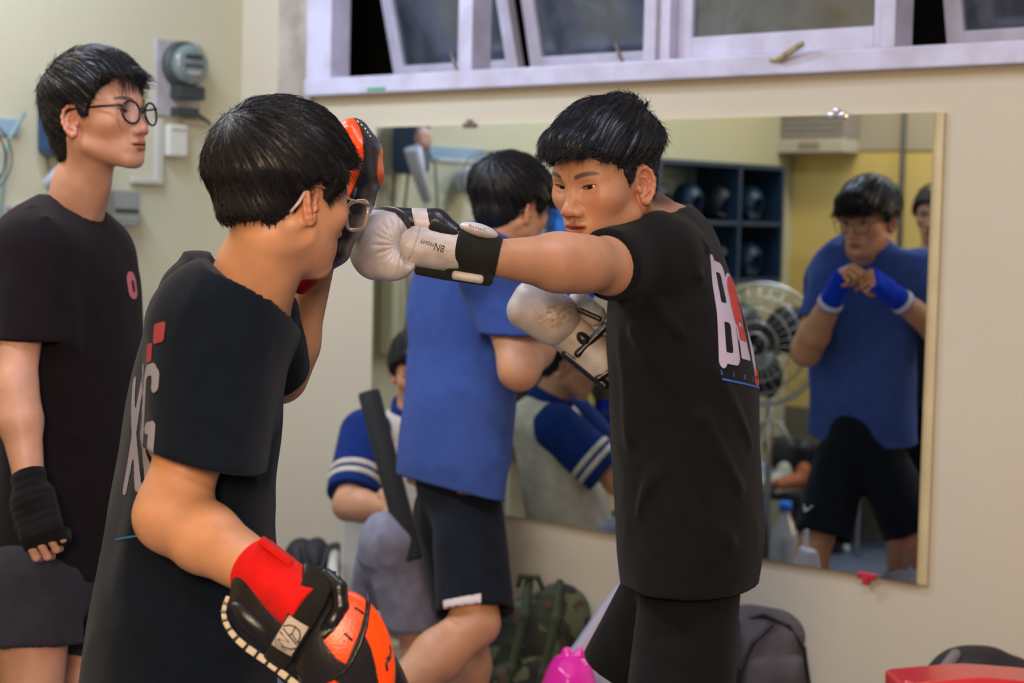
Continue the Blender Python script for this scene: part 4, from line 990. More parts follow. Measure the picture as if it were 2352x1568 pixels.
    if hit[0] is not None:
        q0 = np.array(hit[0]); dn = nrm(-HD(118)); Ud = nrm(np.cross([0, 0, 1.0], -dn))
        decal('chest_logo', lambda p: np.maximum(box2(p, (0, 0), (0.022, 0.028), 0.018), -box2(p, (0.004, -0.002), (0.006, 0.012), 0.004)), (-0.03, -0.035), (0.03, 0.035), 0.003, lambda u, v: q0+Ud*u+np.array([0, 0, 1.0])*v-dn*0.2, bv, m_rd, sh, dirn=dn)
    return root, org, M
# ================= blue shirt, shadow boxing at the mirror
def person_D():
    psi = 50
    root = empty('person', (*W(1045, 900, 4.68)[:2], 0), 'young man in plain blue shirt with blue hand wraps shadow boxing at the mirror', 'person')
    M = frame(45, 12, 0); sc = 1.0; org = org_for((.078, -.014, -.002), 1216, 484, 4.68, M, sc); dbg('D', org, M, sc)
    base = w(1135, 560, 4.75)
    o = dict(neck=neckfor(org, M, base, (0.052, 0.052, 0.062), sc), fat=0.003, fade=0.6)
    hz = HZ.copy(); hz[:4] = [-0.074, -0.070, -0.058, -0.04]; hz[9:] = np.minimum(hz[9:], 0.045)
    h = dict(top=0.022, side=0.010, z0=-0.01, whorl=(0.012, -0.080, 0.086), len=0.05, jag=0.010, mess=1.0, HY=HY, HZ=hz, comb=(0, 0.3, -0.5), blobs=[((0.0, 0.080, 0.082), (0.060, 0.038, 0.034), 0.03), ((0, -0.06, 0.06), (0.07, 0.06, 0.06), 0.03)])
    V, Q, C = make_head(root, 4, org, M, o, h, SK2, HAIR2, nst=2600, sc=sc, vox=0.0024, seg=7)
    body = M3().add(V, Q, C)
    Yh_, Xh_ = HD(48), np.cross(HD(48), [0, 0, 1.0])
    shR = w(1150, 640, 4.58); elR = w(1192, 850, 4.48); hR = org+Yh_*0.16+Xh_*0.105-np.array([0, 0, 0.175])
    shL = w(1010, 640, 4.90)+Xh_*0.085; hL = org+Yh_*0.185+Xh_*0.030-np.array([0, 0, 0.150])
    elL = shL+Yh_*0.10-Xh_*0.030-np.array([0, 0, 0.24])
    wR = hR+nrm(elR-hR)*0.085; wL = hL+nrm(elL-hL)*0.085
    st = rows(psi, [(505, 1085, 1160, 4.75, .05), (530, 1030, 1180, 4.75, .09), (570, 975, 1190, 4.75, .145), (640, 948, 1175, 4.75, .195), (720, 940, 1160, 4.75, .20), (800, 932, 1182, 4.75, .19), (900, 924, 1185, 4.75, .185), (1000, 915, 1180, 4.75, .185), (1060, 908, 1170, 4.75, .185), (1120, 903, 1162, 4.75, .19)])
    V, Q = snet(lambda P: smin(smin(arm_sdf(P, shR, elR, wR, (0.056, 0.050, 0.043, 0.044, 0.029)), arm_sdf(P, shL, elL, wL, (0.054, 0.048, 0.043, 0.044, 0.029)), 0.001), stack(P, resamp(np.array(st[::8])), psi, 2.0, -0.03), 0.02), *bounds([shR, elR, wR, shL, elL, wL, w(903, 1130, 4.75)-0.15, w(1180, 500, 4.75)+0.15], 0.08), 0.006, 1.4)
    body.add(V, Q)
    wraps = []
    mw_ = clothmat('royal_blue_wrap', (0.004, 0.045, 0.62), bump=0.6)
    for (hh_, wr_, el_, sgn) in ((hR, wR, elR, 1), (hL, wL, elL, -1)):
        Y = nrm(hh_-wr_); inn = -Xh_*sgn; X = nrm(-Yh_*0.2+np.array([0, 0, 1.0])*0.7+inn*0.5); X = nrm(X-(X@Y)*Y); Z = np.cross(X, Y)
        Zt = Z if sgn == 1 else -Z
        Mh = np.array([X, Y, -Z if (Z@(-Xh_*sgn)) > 0 else Z])
        V, Q = snet(lambda P: hand_sdf(P, wr_, Mh, (82, 85, 50), (5, 60), sc=0.97), *bounds([wr_, wr_+Y*0.16], 0.085), 0.003, 1.4); body.add(V, Q)
        def wf(P):
            q = (P-wr_.astype(np.float32))@Y.astype(np.float32)
            d = smin(bxr((P-wr_.astype(np.float32))@Mh.T.astype(np.float32), (0, 0.045, 0), (0.044, 0.045, 0.021), 0.018), rc(P, wr_-Y*0.08, wr_+Y*0.02, 0.038, 0.032), 0.02)-0.0012*np.abs(np.sin(q*170)); d = smax(d, q-0.088, 0.004); return smax(d, -0.075-q, 0.004)
        k = solid('hand_wrap', wf, *bounds([wr_-Y*0.09, wr_+Y*0.1], 0.07), 0.0042, mw_, root, 'royal blue elastic hand wrap')
        MB().lathe(wr_-Y*0.068, Y, [(0.037, 0), (0.0405, 0.003), (0.039, 0.020), (0.036, 0.023)], 20, cap=False).build('wrap_fastener', mat('white_velcro', (0.6, 0.6, 0.62), 0.8), k, 'white velcro end')
    hip = [w(1075, 1180, 4.70), w(1025, 1180, 4.82)]; kn = [w(1092, 1430, 4.60), w(1075, 1440, 4.94)]; an = [w(800, 1690, 4.42), W(1070, 1850, 4.96)]; an[1][2] = 0.09
    V, Q = snet(lambda P: smin(leg_sdf(P, hip[0], kn[0], an[0], (0.060, 0.060, 0.060, 0.036)), leg_sdf(P, hip[1], kn[1], an[1], (0.060, 0.055, 0.058, 0.036)), 0.01), *bounds(hip+kn+an, 0.1), 0.007, 1.4)
    body.add(V, Q); body.build('body', SK2, root)
    F = lambda a, b, z, wd, hh: (w(a[0], a[1], z), w(b[0], b[1], z), wd, hh)
    folds = [F((985, 700), (960, 1050), 4.50, .016, .008), F((1040, 640), (1000, 900), 4.48, .012, .006), F((1060, 820), (1130, 1060), 4.48, .02, .007), F((955, 800), (930, 1080), 4.54, .012, .006)]
    slR = (w(1140, 650, 4.60), w(1180, 768, 4.54), 0.080, 0.082, nrm(np.array([0, 0, -1.0])))
    slL = (shL+[0, 0, -0.01], shL+(elL-shL)*0.62, 0.060, 0.066)
    neck = [(np.asarray(p)*sc@M+org, r) for p, r in o['neck']]
    shirt_build(root, 'shirt', psi, st, [slR, slL], neck, (w(1140, 545, 4.75), nrm(np.array([0, 0, 1.0])+HD(psi)*0.5)), M_BLUE, folds=folds, amp=0.003, blobs=[(w(1120, 620, 4.56), (0.08, 0.08, 0.06)), (shL+[0, 0, -0.01], (0.055, 0.055, 0.05))], k=0.05, vox=0.0055, hemtilt=(HD(62), 0.24))
    s = shorts_build(root, 'shorts', [(w(1075, 1175, 4.71), w(1090, 1408, 4.61), 0.088, 0.098), (w(1028, 1175, 4.82), w(1075, 1380, 4.90), 0.086, 0.096)], (w(1050, 1100, 4.76), (0.105, 0.105, 0.13)), M_NAVYS, amp=0.003, label='dark navy training shorts')
    bv = bvh_of(s); m_w = mat('pale_side_panel', (0.62, 0.55, 0.55), 0.7)
    dn = nrm(W(1060, 1385, 1)-C0); q0 = w(1062, 1384, 4.0); px = 4.5/FPX
    decal('side_panel', lambda p: np.maximum(np.abs(p[:, 1])-(0.010+0.016*np.clip((p[:, 0]+0.045)/0.085, 0, 1)), np.abs(p[:, 0])-0.045), (-0.05, -0.035), (0.05, 0.035), 0.003, lambda u, v: q0+cR*u+cU*(v-0.004), bv, m_w, s, dirn=dn, off=0.002, label='pale triangular side panel')
    # small curved tick mark on the front of the left short leg
    dz = Yh_; q1 = (hip[1]+(w(1075, 1380, 4.90)-hip[1])*0.62)+Yh_*0.3-Xh_*0.03
    decal('tick_mark', lambda p: np.minimum.reduce([seg2(p, (-0.022, 0.012), (-0.006, -0.002), 0.0022), seg2(p, (-0.006, -0.002), (0.006, -0.006), 0.0042), seg2(p, (0.006, -0.006), (0.014, 0.008), 0.0036)]), (-0.03, -0.02), (0.03, 0.02), 0.0025, lambda u, v: q1-Xh_*u+np.array([0, 0, 1.0])*v, bv, mat('white_mark', (0.7, 0.7, 0.7), 0.6), s, dirn=-Yh_, off=0.002)
    shoe(root, an[1], 55, M_SHOE)
    Yt = nrm(np.array([0, 0, -1.0])*0.8+HD(60)*0.6); an0 = an[0]
    def ff(P): return smin(smin(rc(P, an0, an0+Yt*0.10, 0.036, 0.038), rc(P, an0+Yt*0.10, an0+Yt*0.10+HD(60)*0.09-np.array([0, 0, 0.02]), 0.037, 0.030), 0.02), sph(P, an0-HD(60)*0.02, 0.04), 0.02)
    solid('shoe', ff, an0-[0.2, 0.2, 0.28], an0+[0.2, 0.2, 0.08], 0.008, M_SHOE, root)
    return root, org, M
RA = person_A(); RB = person_B(); RCc = person_C(); RD = person_D()
# ---------------------------------------------------------------- gloves, mitts, glasses
class Loc:
    """pixel-sized local axes standing at a real place: u image right, v image up, d towards the camera (all in px of that place)"""
    def __init__(s, px, py, z): s.o = W(px, py, z); s.S = z/FPX; s.px, s.py = px, py; s.R = np.array([cR, cU, -cF])
    def pt(s, x, y, d=0): return s.o+(cR*(x-s.px)-cU*(y-s.py)-cF*d)*s.S
    def q(s, P):
        q = (P-s.o.astype(np.float32))@s.R.T.astype(np.float32)/np.float32(s.S); return np.stack([q[:, 0]+s.px, s.py-q[:, 1], q[:, 2]], 1)   # x_px, y_px, depth px
    def solid(s, name, f, box, h, m, parent, label=None, colf=None, newton=1):
        (x0, y0, d0), (x1, y1, d1) = box
        g = lambda P: f(P)
        V, Q = snet(lambda P: f(P)*1.0, (x0, y0, d0), (x1, y1, d1), h, 1.4, newton)
        c = colf(V) if colf else None
        Wp = s.o+((V[:, :1]-s.px)*cR-(V[:, 1:2]-s.py)*cU-V[:, 2:]*cF)*s.S
        return link(name, npmesh(name, Wp, Q[:, ::-1], True, c), m, parent, label)     # y axis is flipped, so faces are turned
    def rot(s, deg):
        a = math.radians(deg); return np.array([[math.cos(a), math.sin(a), 0], [-math.sin(a), math.cos(a), 0], [0, 0, 1]])
m_lw = mat('white_leather', (0.55, 0.50, 0.50), 0.33, bump=0.25, bscale=500, col2=(0.42, 0.37, 0.36), vscale=25, detail=6)
maskmix(m_lw, 0, (0.012, 0.012, 0.016), 1.0); maskmix(m_lw, 1, (0.33, 0.22, 0.10), 0.8)
m_lw2 = mat('grey_white_leather', (0.46, 0.41, 0.38), 0.42, bump=0.3, bscale=400, var=0.15, vscale=30)
m_lb = mat('black_leather', (0.010, 0.010, 0.014), 0.30, bump=0.25, bscale=350)
m_web = clothmat('black_elastic', (0.016, 0.017, 0.014), bump=0.5)
m_blk = mat('black_ink', (0.01, 0.01, 0.012), 0.5)
m_or = mat('neon_orange_leather', (0.95, 0.080, 0.006), 0.42, bump=0.2, bscale=300, var=0.06)
maskmix(m_or, 0, (0.01, 0.01, 0.012), 1.0)
m_lbm = mat('black_leather_orange', (0.012, 0.012, 0.016), 0.27, bump=0.25, bscale=350); maskmix(m_lbm, 0, (0.95, 0.080, 0.006), 1.0)

def glove1():
    L = Loc(900, 565, 3.03); r = empty('boxing_glove', L.pt(1150, 590), 'white leather boxing glove with black wrist strap hitting the raised mitt', 'boxing glove')
    c0 = np.array([927, 566])
    def pad(Q):
        d = ell(Q, (868, 560, -5), (68, 84, 74), L.rot(8)); d = smin(d, ell(Q, (900, 545, 0), (52, 68, 66)), 20)
        d = smin(d, ell(Q, (909, 605, 26), (50, 40, 44), L.rot(-18)), 14)
        x, y = Q[:, 0]-c0[0], Q[:, 1]-c0[1]; rr = np.sqrt(x*x+y*y+1e-6); an = np.arctan2(y, x)
        d = smax(d, -ell(Q, (945, 566, 52), (24, 46, 34)), 16)
        side = sstep(np.abs(an), 1.25, 1.7); a2 = np.where(an < 0, an+2*math.pi, an)
        wr = np.abs(np.sin(a2*11+0.5*np.sin(a2*5)))**0.6
        return d+2.6*(1-wr)*side*sstep(rr, 14, 26)*(1-sstep(rr, 48, 78))*sstep(Q[:, 2], 0, 20)
    def stripe(V):
        c = np.zeros((len(V), 4), np.float32); px, py = V[:, 0], V[:, 1]
        yt = np.interp(px, [820, 850, 880, 910, 930, 945], [486, 477, 474, 479, 490, 505]); yb = np.interp(px, [820, 850, 880, 910, 928, 945], [489, 483, 484, 492, 512, 540])
        c[:, 0] = sstep(np.minimum(py-yt, yb-py), -1, 1.5)
        c[:, 3] = 1; return c
    L.solid('padding', pad, ((780, 455, -95), (975, 665, 90)), 2.6, m_lw, r, colf=stripe)
    palm = L.solid('palm_panel', lambda Q: smin(rc(Q, (952, 566, 6), (1042, 578, 2), 47, 49), ell(Q, (940, 566, 30), (18, 26, 22)), 8)-1.2*vnoise(Q*0.06), ((915, 505, -60), (1100, 645, 70)), 3.0, m_lw2, r)
    L.solid('thumb', lambda Q: smin(rc(Q, (905, 500, -18), (1000, 512, -14), 26, 33), rc(Q, (1000, 512, -14), (1040, 540, -8), 33, 28), 10), ((860, 450, -70), (1085, 590, 40)), 3.0, m_lb, r)
    L.solid('thumb_strap', lambda Q: smax(rc(Q, (900, 502, -17), (1000, 514, -14), 29, 35), np.abs((Q[:, 0]-968)+(Q[:, 1]-500)*-0.20)-19+2*0, 3), ((920, 455, -70), (1020, 560, 45)), 2.6, m_lw, r, 'white band over the black thumb')
    A, B = np.array([1030, 566, 0.]), np.array([1148, 592, 0.]); ax = nrm(B-A)
    def cuff(Q):
        t = (Q-A.astype(np.float32))@ax.astype(np.float32); d = rc(Q, A-ax*40, B+ax*40, 56, 46, None); d = smax(d, np.maximum(18-t, t-118), 6); d = smax(d, -(rc(Q, A, B+ax*60, 40, 36)+np.maximum(0, 90-t)), 3)
        return d-0.8*np.abs(np.sin(t*0.05))
    cf = L.solid('cuff', cuff, ((1010, 500, -75), (1180, 665, 75)), 3.0, m_web, r, 'wide black wrist strap')
    L.solid('cuff_label', lambda Q: smax(ell(Q, (1100, 531, 18), (46, 17, 30), L.rot(16)), 0*Q[:, 0]-1e3, 1), ((1040, 505, -20), (1160, 560, 60)), 2.4, m_lw, r, 'white oval strap label')
    L.solid('cuff_trim', lambda Q: bxr(Q, (1078, 634, 14), (56, 17, 20), 14, L.rot(8)), ((1005, 605, -18), (1150, 665, 50)), 2.4, m_web, r)
    L.solid('lower_panel', lambda Q: bxr(Q, (1075, 637, 24), (38, 11, 14), 9, L.rot(9)), ((1020, 610, -8), (1130, 665, 55)), 2.4, m_lw2, r)
    L.solid('lower_fold', lambda Q: rc(Q, (962, 622, 10), (1030, 634, 14), 10, 11), ((940, 600, -20), (1055, 655, 60)), 2.4, m_web, r)
    L.solid('palm_window', lambda Q: bxr(Q, (1020, 532, 12), (36, 14, 22), 12, L.rot(24)), ((975, 495, -20), (1075, 570, 50)), 2.4, m_web, r)
    # stitched seams
    s1 = MB().tube([L.pt(x, y, d) for x, y, d in ((966, 523, 42), (963, 540, 50), (957, 560, 54), (951, 580, 52), (940, 596, 46))], 0.0009, 6); s1.build('seam', m_lw2, r)
    bv = bvh_of(palm); U = -(cR*math.cos(math.radians(-18))+cU*math.sin(math.radians(-18))); Vd = nrm(np.cross(-cF, U))
    text_on('logo_text', 'BN', L.pt(1025, 568, 60), U, Vd, 0.016, m_blk, r, bv, cF, off=0.0008, bold=0.02, wscale=0.8)
    text_on('logo_text', 'FIGHT', L.pt(1001, 562, 60), U, Vd, 0.0085, m_blk, r, bv, cF, off=0.0008, bold=0.01)
    text_on('label_text', 'BN FIGHT', L.pt(1078, 524, 60), nrm(cR-cU*0.28), cU, 0.0065, m_blk, r, bvh_of([o for o in COL.objects if o.name.startswith('cuff_label')][-1]), nrm(cF*0.6-cU*0.8), off=0.0008)
    return r
def glove2():
    L = Loc(1270, 740, 3.46); r = empty('boxing_glove', L.pt(1390, 830), 'worn white leather boxing glove held back in front of the chest', 'boxing glove')
    R = L.rot(30)
    def pad(Q):
        d = bxr(Q, (1246, 718, 0), (80, 60, 62), 46, R); d = smin(d, ell(Q, (1262, 722, 20), (70, 52, 56), R), 20)
        cr = 1-sstep(np.sqrt(((Q[:, 0]-1275)/58)**2+((Q[:, 1]-722)/36)**2), 0.5, 1.1)
        return d+cr*1.3*np.abs(vnoise(Q*np.array([0.16, 0.2, 0.2], np.float32)))
    def wear(V):
        c = np.zeros((len(V), 4), np.float32); cr = 1-sstep(np.sqrt(((V[:, 0]-1275)/66)**2+((V[:, 1]-722)/42)**2), 0.4, 1.1)
        c[:, 1] = np.clip(cr*(0.55+0.9*vnoise((V*0.16).astype(np.float32))+0.4*vnoise((V*0.4).astype(np.float32))), 0, 1); c[:, 3] = 1; return c
    L.solid('padding', pad, ((1150, 620, -80), (1350, 820, 85)), 2.8, m_lw, r, colf=wear)
    L.solid('hand_part', lambda Q: rc(Q, (1292, 752, -4), (1352, 806, -6), 50, 44)-1.5*vnoise(Q*0.05), ((1230, 690, -65), (1420, 870, 60)), 3.0, m_lw2, r)
    L.solid('thumb', lambda Q: rc(Q, (1330, 696, 5), (1366, 724, 10), 28, 26)-1.0*vnoise(Q*0.08), ((1295, 655, -40), (1410, 770, 50)), 2.8, m_lw2, r)
    L.solid('thumb_strap', lambda Q: bxr(Q, (1352, 722, 20), (30, 6, 26), 4, L.rot(24)), ((1310, 690, -20), (1400, 755, 60)), 2.2, m_lb, r)
    L.solid('thumb_hole', lambda Q: ell(Q, (1338, 778, 36), (20, 14, 14), L.rot(40)), ((1310, 755, 15), (1365, 805, 56)), 2.2, m_lb, r)
    A, B = np.array([1345, 800, -6.]), np.array([1398, 850, -6.]); ax = nrm(B-A)
    L.solid('cuff', lambda Q: smax(rc(Q, A-ax*30, B+ax*30, 52, 44), np.abs((Q-A.astype(np.float32))@ax.astype(np.float32)-34)-36, 5), ((1270, 730, -75), (1450, 910, 60)), 3.0, m_lw2, r, 'grey white cuff')
    for (a, b, dd, rr) in (((1326, 812), (1390, 748), 36, 9), ((1300, 812), (1388, 884), 14, 12), ((1372, 868), (1408, 846), 30, 8)):
        L.solid('cuff_trim', lambda Q: rc(Q, (*a, dd), (*b, dd), rr, rr), ((min(a[0], b[0])-15, min(a[1], b[1])-15, dd-15), (max(a[0], b[0])+15, max(a[1], b[1])+15, dd+15)), 2.0, m_lb, r)
    return r
def mitt_right():
    L = Loc(720, 1450, 2.40); r = empty('focus_mitt', L.pt(700, 1400), 'black and neon orange focus mitt held low at the bottom of the picture', 'focus mitt')
    R45 = L.rot(42)
    n45 = np.array([math.sin(math.radians(42)), -math.cos(math.radians(42))])   # towards upper right
    def body(Q):
        d = ell(Q, (735, 1492, -30), (262, 118, 62), R45)
        d = smin(d, ell(Q, (590, 1440, -45), (92, 46, 50), L.rot(42)), 25)
        return d
    L.solid('mitt_body', body, ((480, 1290, -130), (960, 1740, 60)), 5.0, m_lb, r)
    L.solid('inner_cushion', lambda Q: ell(Q, (585, 1432, -8), (72, 30, 34), L.rot(40)), ((500, 1350, -50), (690, 1510, 40)), 3.5, m_lb, r)
    # front shell: crescent with orange panels
    def shell(Q):
        d = ell(Q, (800, 1520, 8), (108, 168, 46), L.rot(-8)); d = smin(d, ell(Q, (765, 1500, 16), (90, 110, 44)), 20)
        return d
    def orange(V):
        c = np.zeros((len(V), 4), np.float32); p = V[:, :2].astype(float)
        def poly(pts):
            d = np.full(len(p), 1e9); ins = np.zeros(len(p), bool); m = len(pts)
            for i in range(m):
                a, b = np.array(pts[i], float), np.array(pts[(i+1) % m], float); d = np.minimum(d, seg2(p, a, b, 0))
                cnd = ((a[1] > p[:, 1]) != (b[1] > p[:, 1])) & (p[:, 0] < (b[0]-a[0])*(p[:, 1]-a[1])/(b[1]-a[1]+1e-9)+a[0]); ins ^= cnd
            return np.where(ins, d, -d)
        s = np.maximum.reduce([poly([(776, 1322), (812, 1340), (842, 1366), (840, 1400), (830, 1440), (815, 1478), (800, 1514), (780, 1502), (762, 1480), (748, 1458), (770, 1436), (788, 1408), (797, 1376), (792, 1348)]),
                               poly([(854, 1368), (868, 1380), (886, 1420), (900, 1465), (912, 1520), (920, 1600), (880, 1640), (874, 1568), (866, 1520), (856, 1480), (842, 1450), (850, 1410)]),
                               poly([(768, 1547), (800, 1572), (830, 1620), (700, 1640), (715, 1575)])])
        c[:, 0] = sstep(s, -1.0, 1.0); c[:, 3] = 1; return c
    sh = L.solid('striking_shell', shell, ((640, 1320, -60), (940, 1720, 80)), 2.6, m_lbm, r, colf=orange)
    bv = bvh_of(sh)
    def pipe(name, pts, rr, m):
        out = []
        for x, y in pts:
            o_ = L.pt(x, y, 200); hit = bv.ray_cast(V3(o_), V3(cF), 1.0); out.append(np.array(hit[0]) if hit[0] is not None else L.pt(x, y, 10))
        MB().tube(out, rr, 8).build(name, m, r)
    pipe('piping', [(846, 1362), (848, 1390), (844, 1430), (832, 1470), (815, 1505), (795, 1532), (765, 1550), (725, 1566)], 0.0028, m_lb)
    pipe('piping', [(778, 1322), (796, 1345), (800, 1380), (790, 1410), (770, 1438), (748, 1458)], 0.0022, m_lb)
    pipe('slit', [(817, 1390), (828, 1396), (838, 1404)], 0.0016, m_blk); pipe('slit', [(796, 1445), (805, 1453), (814, 1462)], 0.0016, m_blk)
    pipe('slit', [(896, 1478), (899, 1492), (896, 1502), (889, 1508)], 0.0014, m_blk); pipe('slit', [(898, 1502), (895, 1510), (889, 1516), (891, 1534)], 0.0018, m_blk)
    # glossy roll under the strap
    L.solid('knuckle_roll', lambda Q: chain(Q, [(752, 1318, 20), (782, 1345, 34), (786, 1385, 40), (768, 1420, 42), (738, 1446, 40)], [16, 18, 18, 17, 12], 8), ((720, 1290, -10), (820, 1475, 80)), 2.6, m_lb, r)
    # elastic strap over the hand: bands as a bent ribbon
    def ribbon(name, cl, wd, th, m, label=None):
        Vt, Ft = [], []
        for i, (x, y, d) in enumerate(cl):
            a = np.array(cl[max(0, i-1)][:2]); b = np.array(cl[min(len(cl)-1, i+1)][:2]); t = nrm(b-a); n = np.array([t[1], -t[0]])
            for k in range(7):
                f = (k/6-0.5)*wd[i]; bul = d-abs(k/6-0.5)**2*28
                for o_ in (0, -th): Vt.append(L.pt(x+n[0]*f, y+n[1]*f, bul+o_))
        for i in range(len(cl)-1):
            for k in range(6):
                a = (i*7+k)*2; b = ((i+1)*7+k)*2; Ft += [(a, a+2, b+2, b), (a+1, b+1, b+3, a+3)]
            a = i*14; b = a+14; Ft += [(a, b, b+1, a+1), (a+12, a+13, b+13, b+12)]
        mb = MB(); mb.add(Vt, Ft, True); return mb.build(name, m, r, label)
    ribbon('hand_strap', [(742, 1302, 20), (734, 1330, 52), (722, 1362, 66), (706, 1396, 74), (688, 1430, 76), (668, 1462, 70), (648, 1496, 54), (630, 1522, 25)], [68, 68, 68, 66, 62, 60, 60, 58], 6, m_web, 'dark elastic hand strap')
    ribbon('strap_loop', [(702, 1294, 10), (704, 1318, 40), (700, 1345, 52)], [12, 14, 12], 8, m_lb)
    m_pt = mat('logo_patch_pale', (0.50, 0.43, 0.38), 0.7)
    # logo patch, lying on the strap: axes a (across) and b (along)
    pc = np.array([674, 1449, 76.0]); ta = nrm([0.85, 0.52]); tb = nrm([-0.52, 0.85])
    def pp(a, b, e=0): return L.pt(pc[0]+ta[0]*a+tb[0]*b, pc[1]+ta[1]*a+tb[1]*b, 77.5-abs(a/60)**2*28-max(0, b-5)**2*0.012+e)
    def strip(name, pts2, wd, m, e=1.5):
        for (a0, b0), (a1, b1) in zip(pts2[:-1], pts2[1:]):
            pass
        MB().tube([pp(a, b, e) for a, b in pts2], wd*L.S, 6).build(name, m, pr)
    Vt = []; Ft = []
    for i in range(9):
        for j in range(11): Vt.append(pp(-26+52*i/8, -40+80*j/10, 1.0-(0.0)))
    for i in range(8):
        for j in range(10): a = i*11+j; Ft.append((a, a+1, a+12, a+11))
    mb = MB(); mb.add(Vt, Ft, True); pr = mb.build('logo_patch', m_pt, r, 'pale printed logo patch')
    for nm, pts2, wd in (('logo_arc', [(-24, -12), (-14, -22), (0, -26), (14, -22), (22, -10), (24, 4)], 1.8), ('logo_stroke', [(-22, -8), (-4, -2), (8, 2), (24, 8)], 1.6), ('logo_stroke', [(0, -26), (2, -10), (-2, -2)], 1.6), ('logo_stroke', [(2, -8), (14, -2), (22, 2)], 1.4),
                         ('logo_stroke', [(-24, 2), (6, 12), (-18, 18), (0, 28), (18, 24), (26, 16)], 1.8), ('logo_line', [(-25, -36), (25, -36)], 0.7), ('logo_line', [(-25, 20), (-12, 34), (8, 37)], 0.8), ('logo_line', [(-25, 25), (-14, 38)], 0.8), ('logo_line', [(-20, 20), (-6, 30), (12, 33)], 0.8)):
        strip(nm, pts2, wd, m_blk)
    # white lacing along the rim
    lace = [(526, 1366), (519, 1384), (515, 1403), (518, 1422), (528, 1443), (544, 1463), (567, 1483), (592, 1500), (617, 1517), (641, 1535), (664, 1553), (688, 1572)]
    m_lc = mat('cream_lace', (0.62, 0.54, 0.42), 0.7, bump=0.4, bscale=500)
    for i in range(len(lace)-1):
        a, b = np.array(lace[i], float), np.array(lace[i+1], float); t = nrm(b-a); ln = np.linalg.norm(b-a)*0.40; c = (a+b)/2
        ax = nrm(cR*t[0]-cU*t[1]); A = np.array([ax, np.cross(-cF, ax), -cF]); wd = 5+min(i, 6)*0.55
        MB().box(L.pt(c[0], c[1], 8+i*1.2), (2*ln*L.S, 2*wd*L.S, 9*L.S), A, bev=0.002).build('lace', m_lc, r)
        MB().box(L.pt(b[0], b[1], 11+i*1.2), (5*L.S, (2*wd+5)*L.S, 10*L.S), A, bev=0.0012).build('lace_stitch', m_lb, r)
    # red wrist wrap belongs to the person
    A_, B_ = np.array([572, 1302, 30.]), np.array([682, 1366, 44.]); ax = nrm(B_-A_)
    rr = RB[0]
    m_red = clothmat('red_wrist_wrap', (0.68, 0.012, 0.010), bump=0.5, var=0.1)
    Lw = Loc(620, 1330, 2.42)
    a3, b3 = np.array([572., 1302, -48]), np.array([692., 1374, 34]); ax = nrm(b3-a3)
    k = Lw.solid('wrist_wrap', lambda Q: smax(rc(Q, a3-ax*40, b3+ax*60, 72, 66), np.maximum(2-(Q-a3.astype(np.float32))@ax.astype(np.float32), (Q-a3.astype(np.float32))@ax.astype(np.float32)-205), 4)-0.8*np.abs(np.sin(((Q-a3.astype(np.float32))@ax.astype(np.float32))*0.03)), ((470, 1190, -150), (830, 1520, 150)), 3.6, m_red, rr, 'bright red wrist wrap')
    fx = nrm(cR*0.80-cU*0.60); A = np.array([fx, nrm(np.cross(-cF, fx)), -cF])
    MB().box(Lw.pt(637, 1263, 18), (92*Lw.S, 13*Lw.S, 60*Lw.S), A, bev=0.002).build('wrap_flap', m_red, k)
    return r
def mitt_left():
    L = Loc(800, 450, 2.93); r = empty('focus_mitt', L.pt(700, 640), 'raised black and neon orange focus mitt behind the glasses, taking the punch', 'focus mitt')
    cl = [(812, 312, 0), (832, 350, 0), (836, 400, 0), (820, 460, 0), (795, 520, 0), (770, 575, 0), (738, 612, 0)]
    def body(Q):
        d = chain(Q*np.array([1, 1, 0.38], np.float32), cl, [40, 42, 41, 36, 32, 30, 22], 20)
        d = smin(d, chain(Q*np.array([1, 1, 0.38], np.float32), [(738, 612, 0), (700, 612, 0)], [22, 18], 10), 10)
        return d*0.8
    def orange(V):
        c = np.zeros((len(V), 4), np.float32); px, py = V[:, 0], V[:, 1]
        xe = np.interp(py, [262, 300, 330, 370, 410, 450, 470], [806, 832, 842, 844, 834, 816, 806]); c[:, 0] = sstep(xe-px, -1.5, 1.5)*(py < 466)
        xr = np.interp(py, [300, 350, 365, 400, 420, 450], [900, 876, 873.5, 872, 872, 880]); c[:, 0] = np.maximum(c[:, 0], sstep(px-xr, -1, 1)*(py > 340)*(py < 440)*0.9)
        c[:, 3] = 1; return c
    sh = L.solid('mitt_body', body, ((660, 255, -130), (890, 650, 130)), 3.4, m_lbm, r, colf=orange)
    m_wh = mat('white_print', (0.7, 0.7, 0.72), 0.5); bv = bvh_of(sh)
    for (x, y, s) in ((828, 288, 3.6), (836, 295, 3.4), (844, 303, 3.0), (850, 312, 2.6), (856, 321, 2.6)):
        hit = bv.ray_cast(V3(L.pt(x, y, 200)), V3(cF), 1.0)
        if hit[0] is not None: MB().box(np.array(hit[0]), (s*1.7*L.S, s*L.S, 0.002), np.array([nrm(cR-cU*0.9), nrm(cU+cR*0.9), -cF]), bev=0.0005).build('printed_mark', m_wh, r)
    L.solid('rim_piping', lambda Q: chain(Q, [(818, 292, 40), (828, 296, 44), (838, 305, 46), (847, 330, 47), (848, 370, 47), (840, 410, 46), (822, 452, 44)], [3]*7, 2), ((780, 250, 20), (870, 470, 70)), 1.8, m_lb, r)
    L.solid('wrist_cuff', lambda Q: bxr(Q, (690, 640, 6), (28, 30, 50), 14, L.rot(-40)), ((630, 580, -60), (750, 700, 70)), 3.6, clothmat('red_cuff', (0.4, 0.01, 0.02)), r, 'red cuff')
    return r
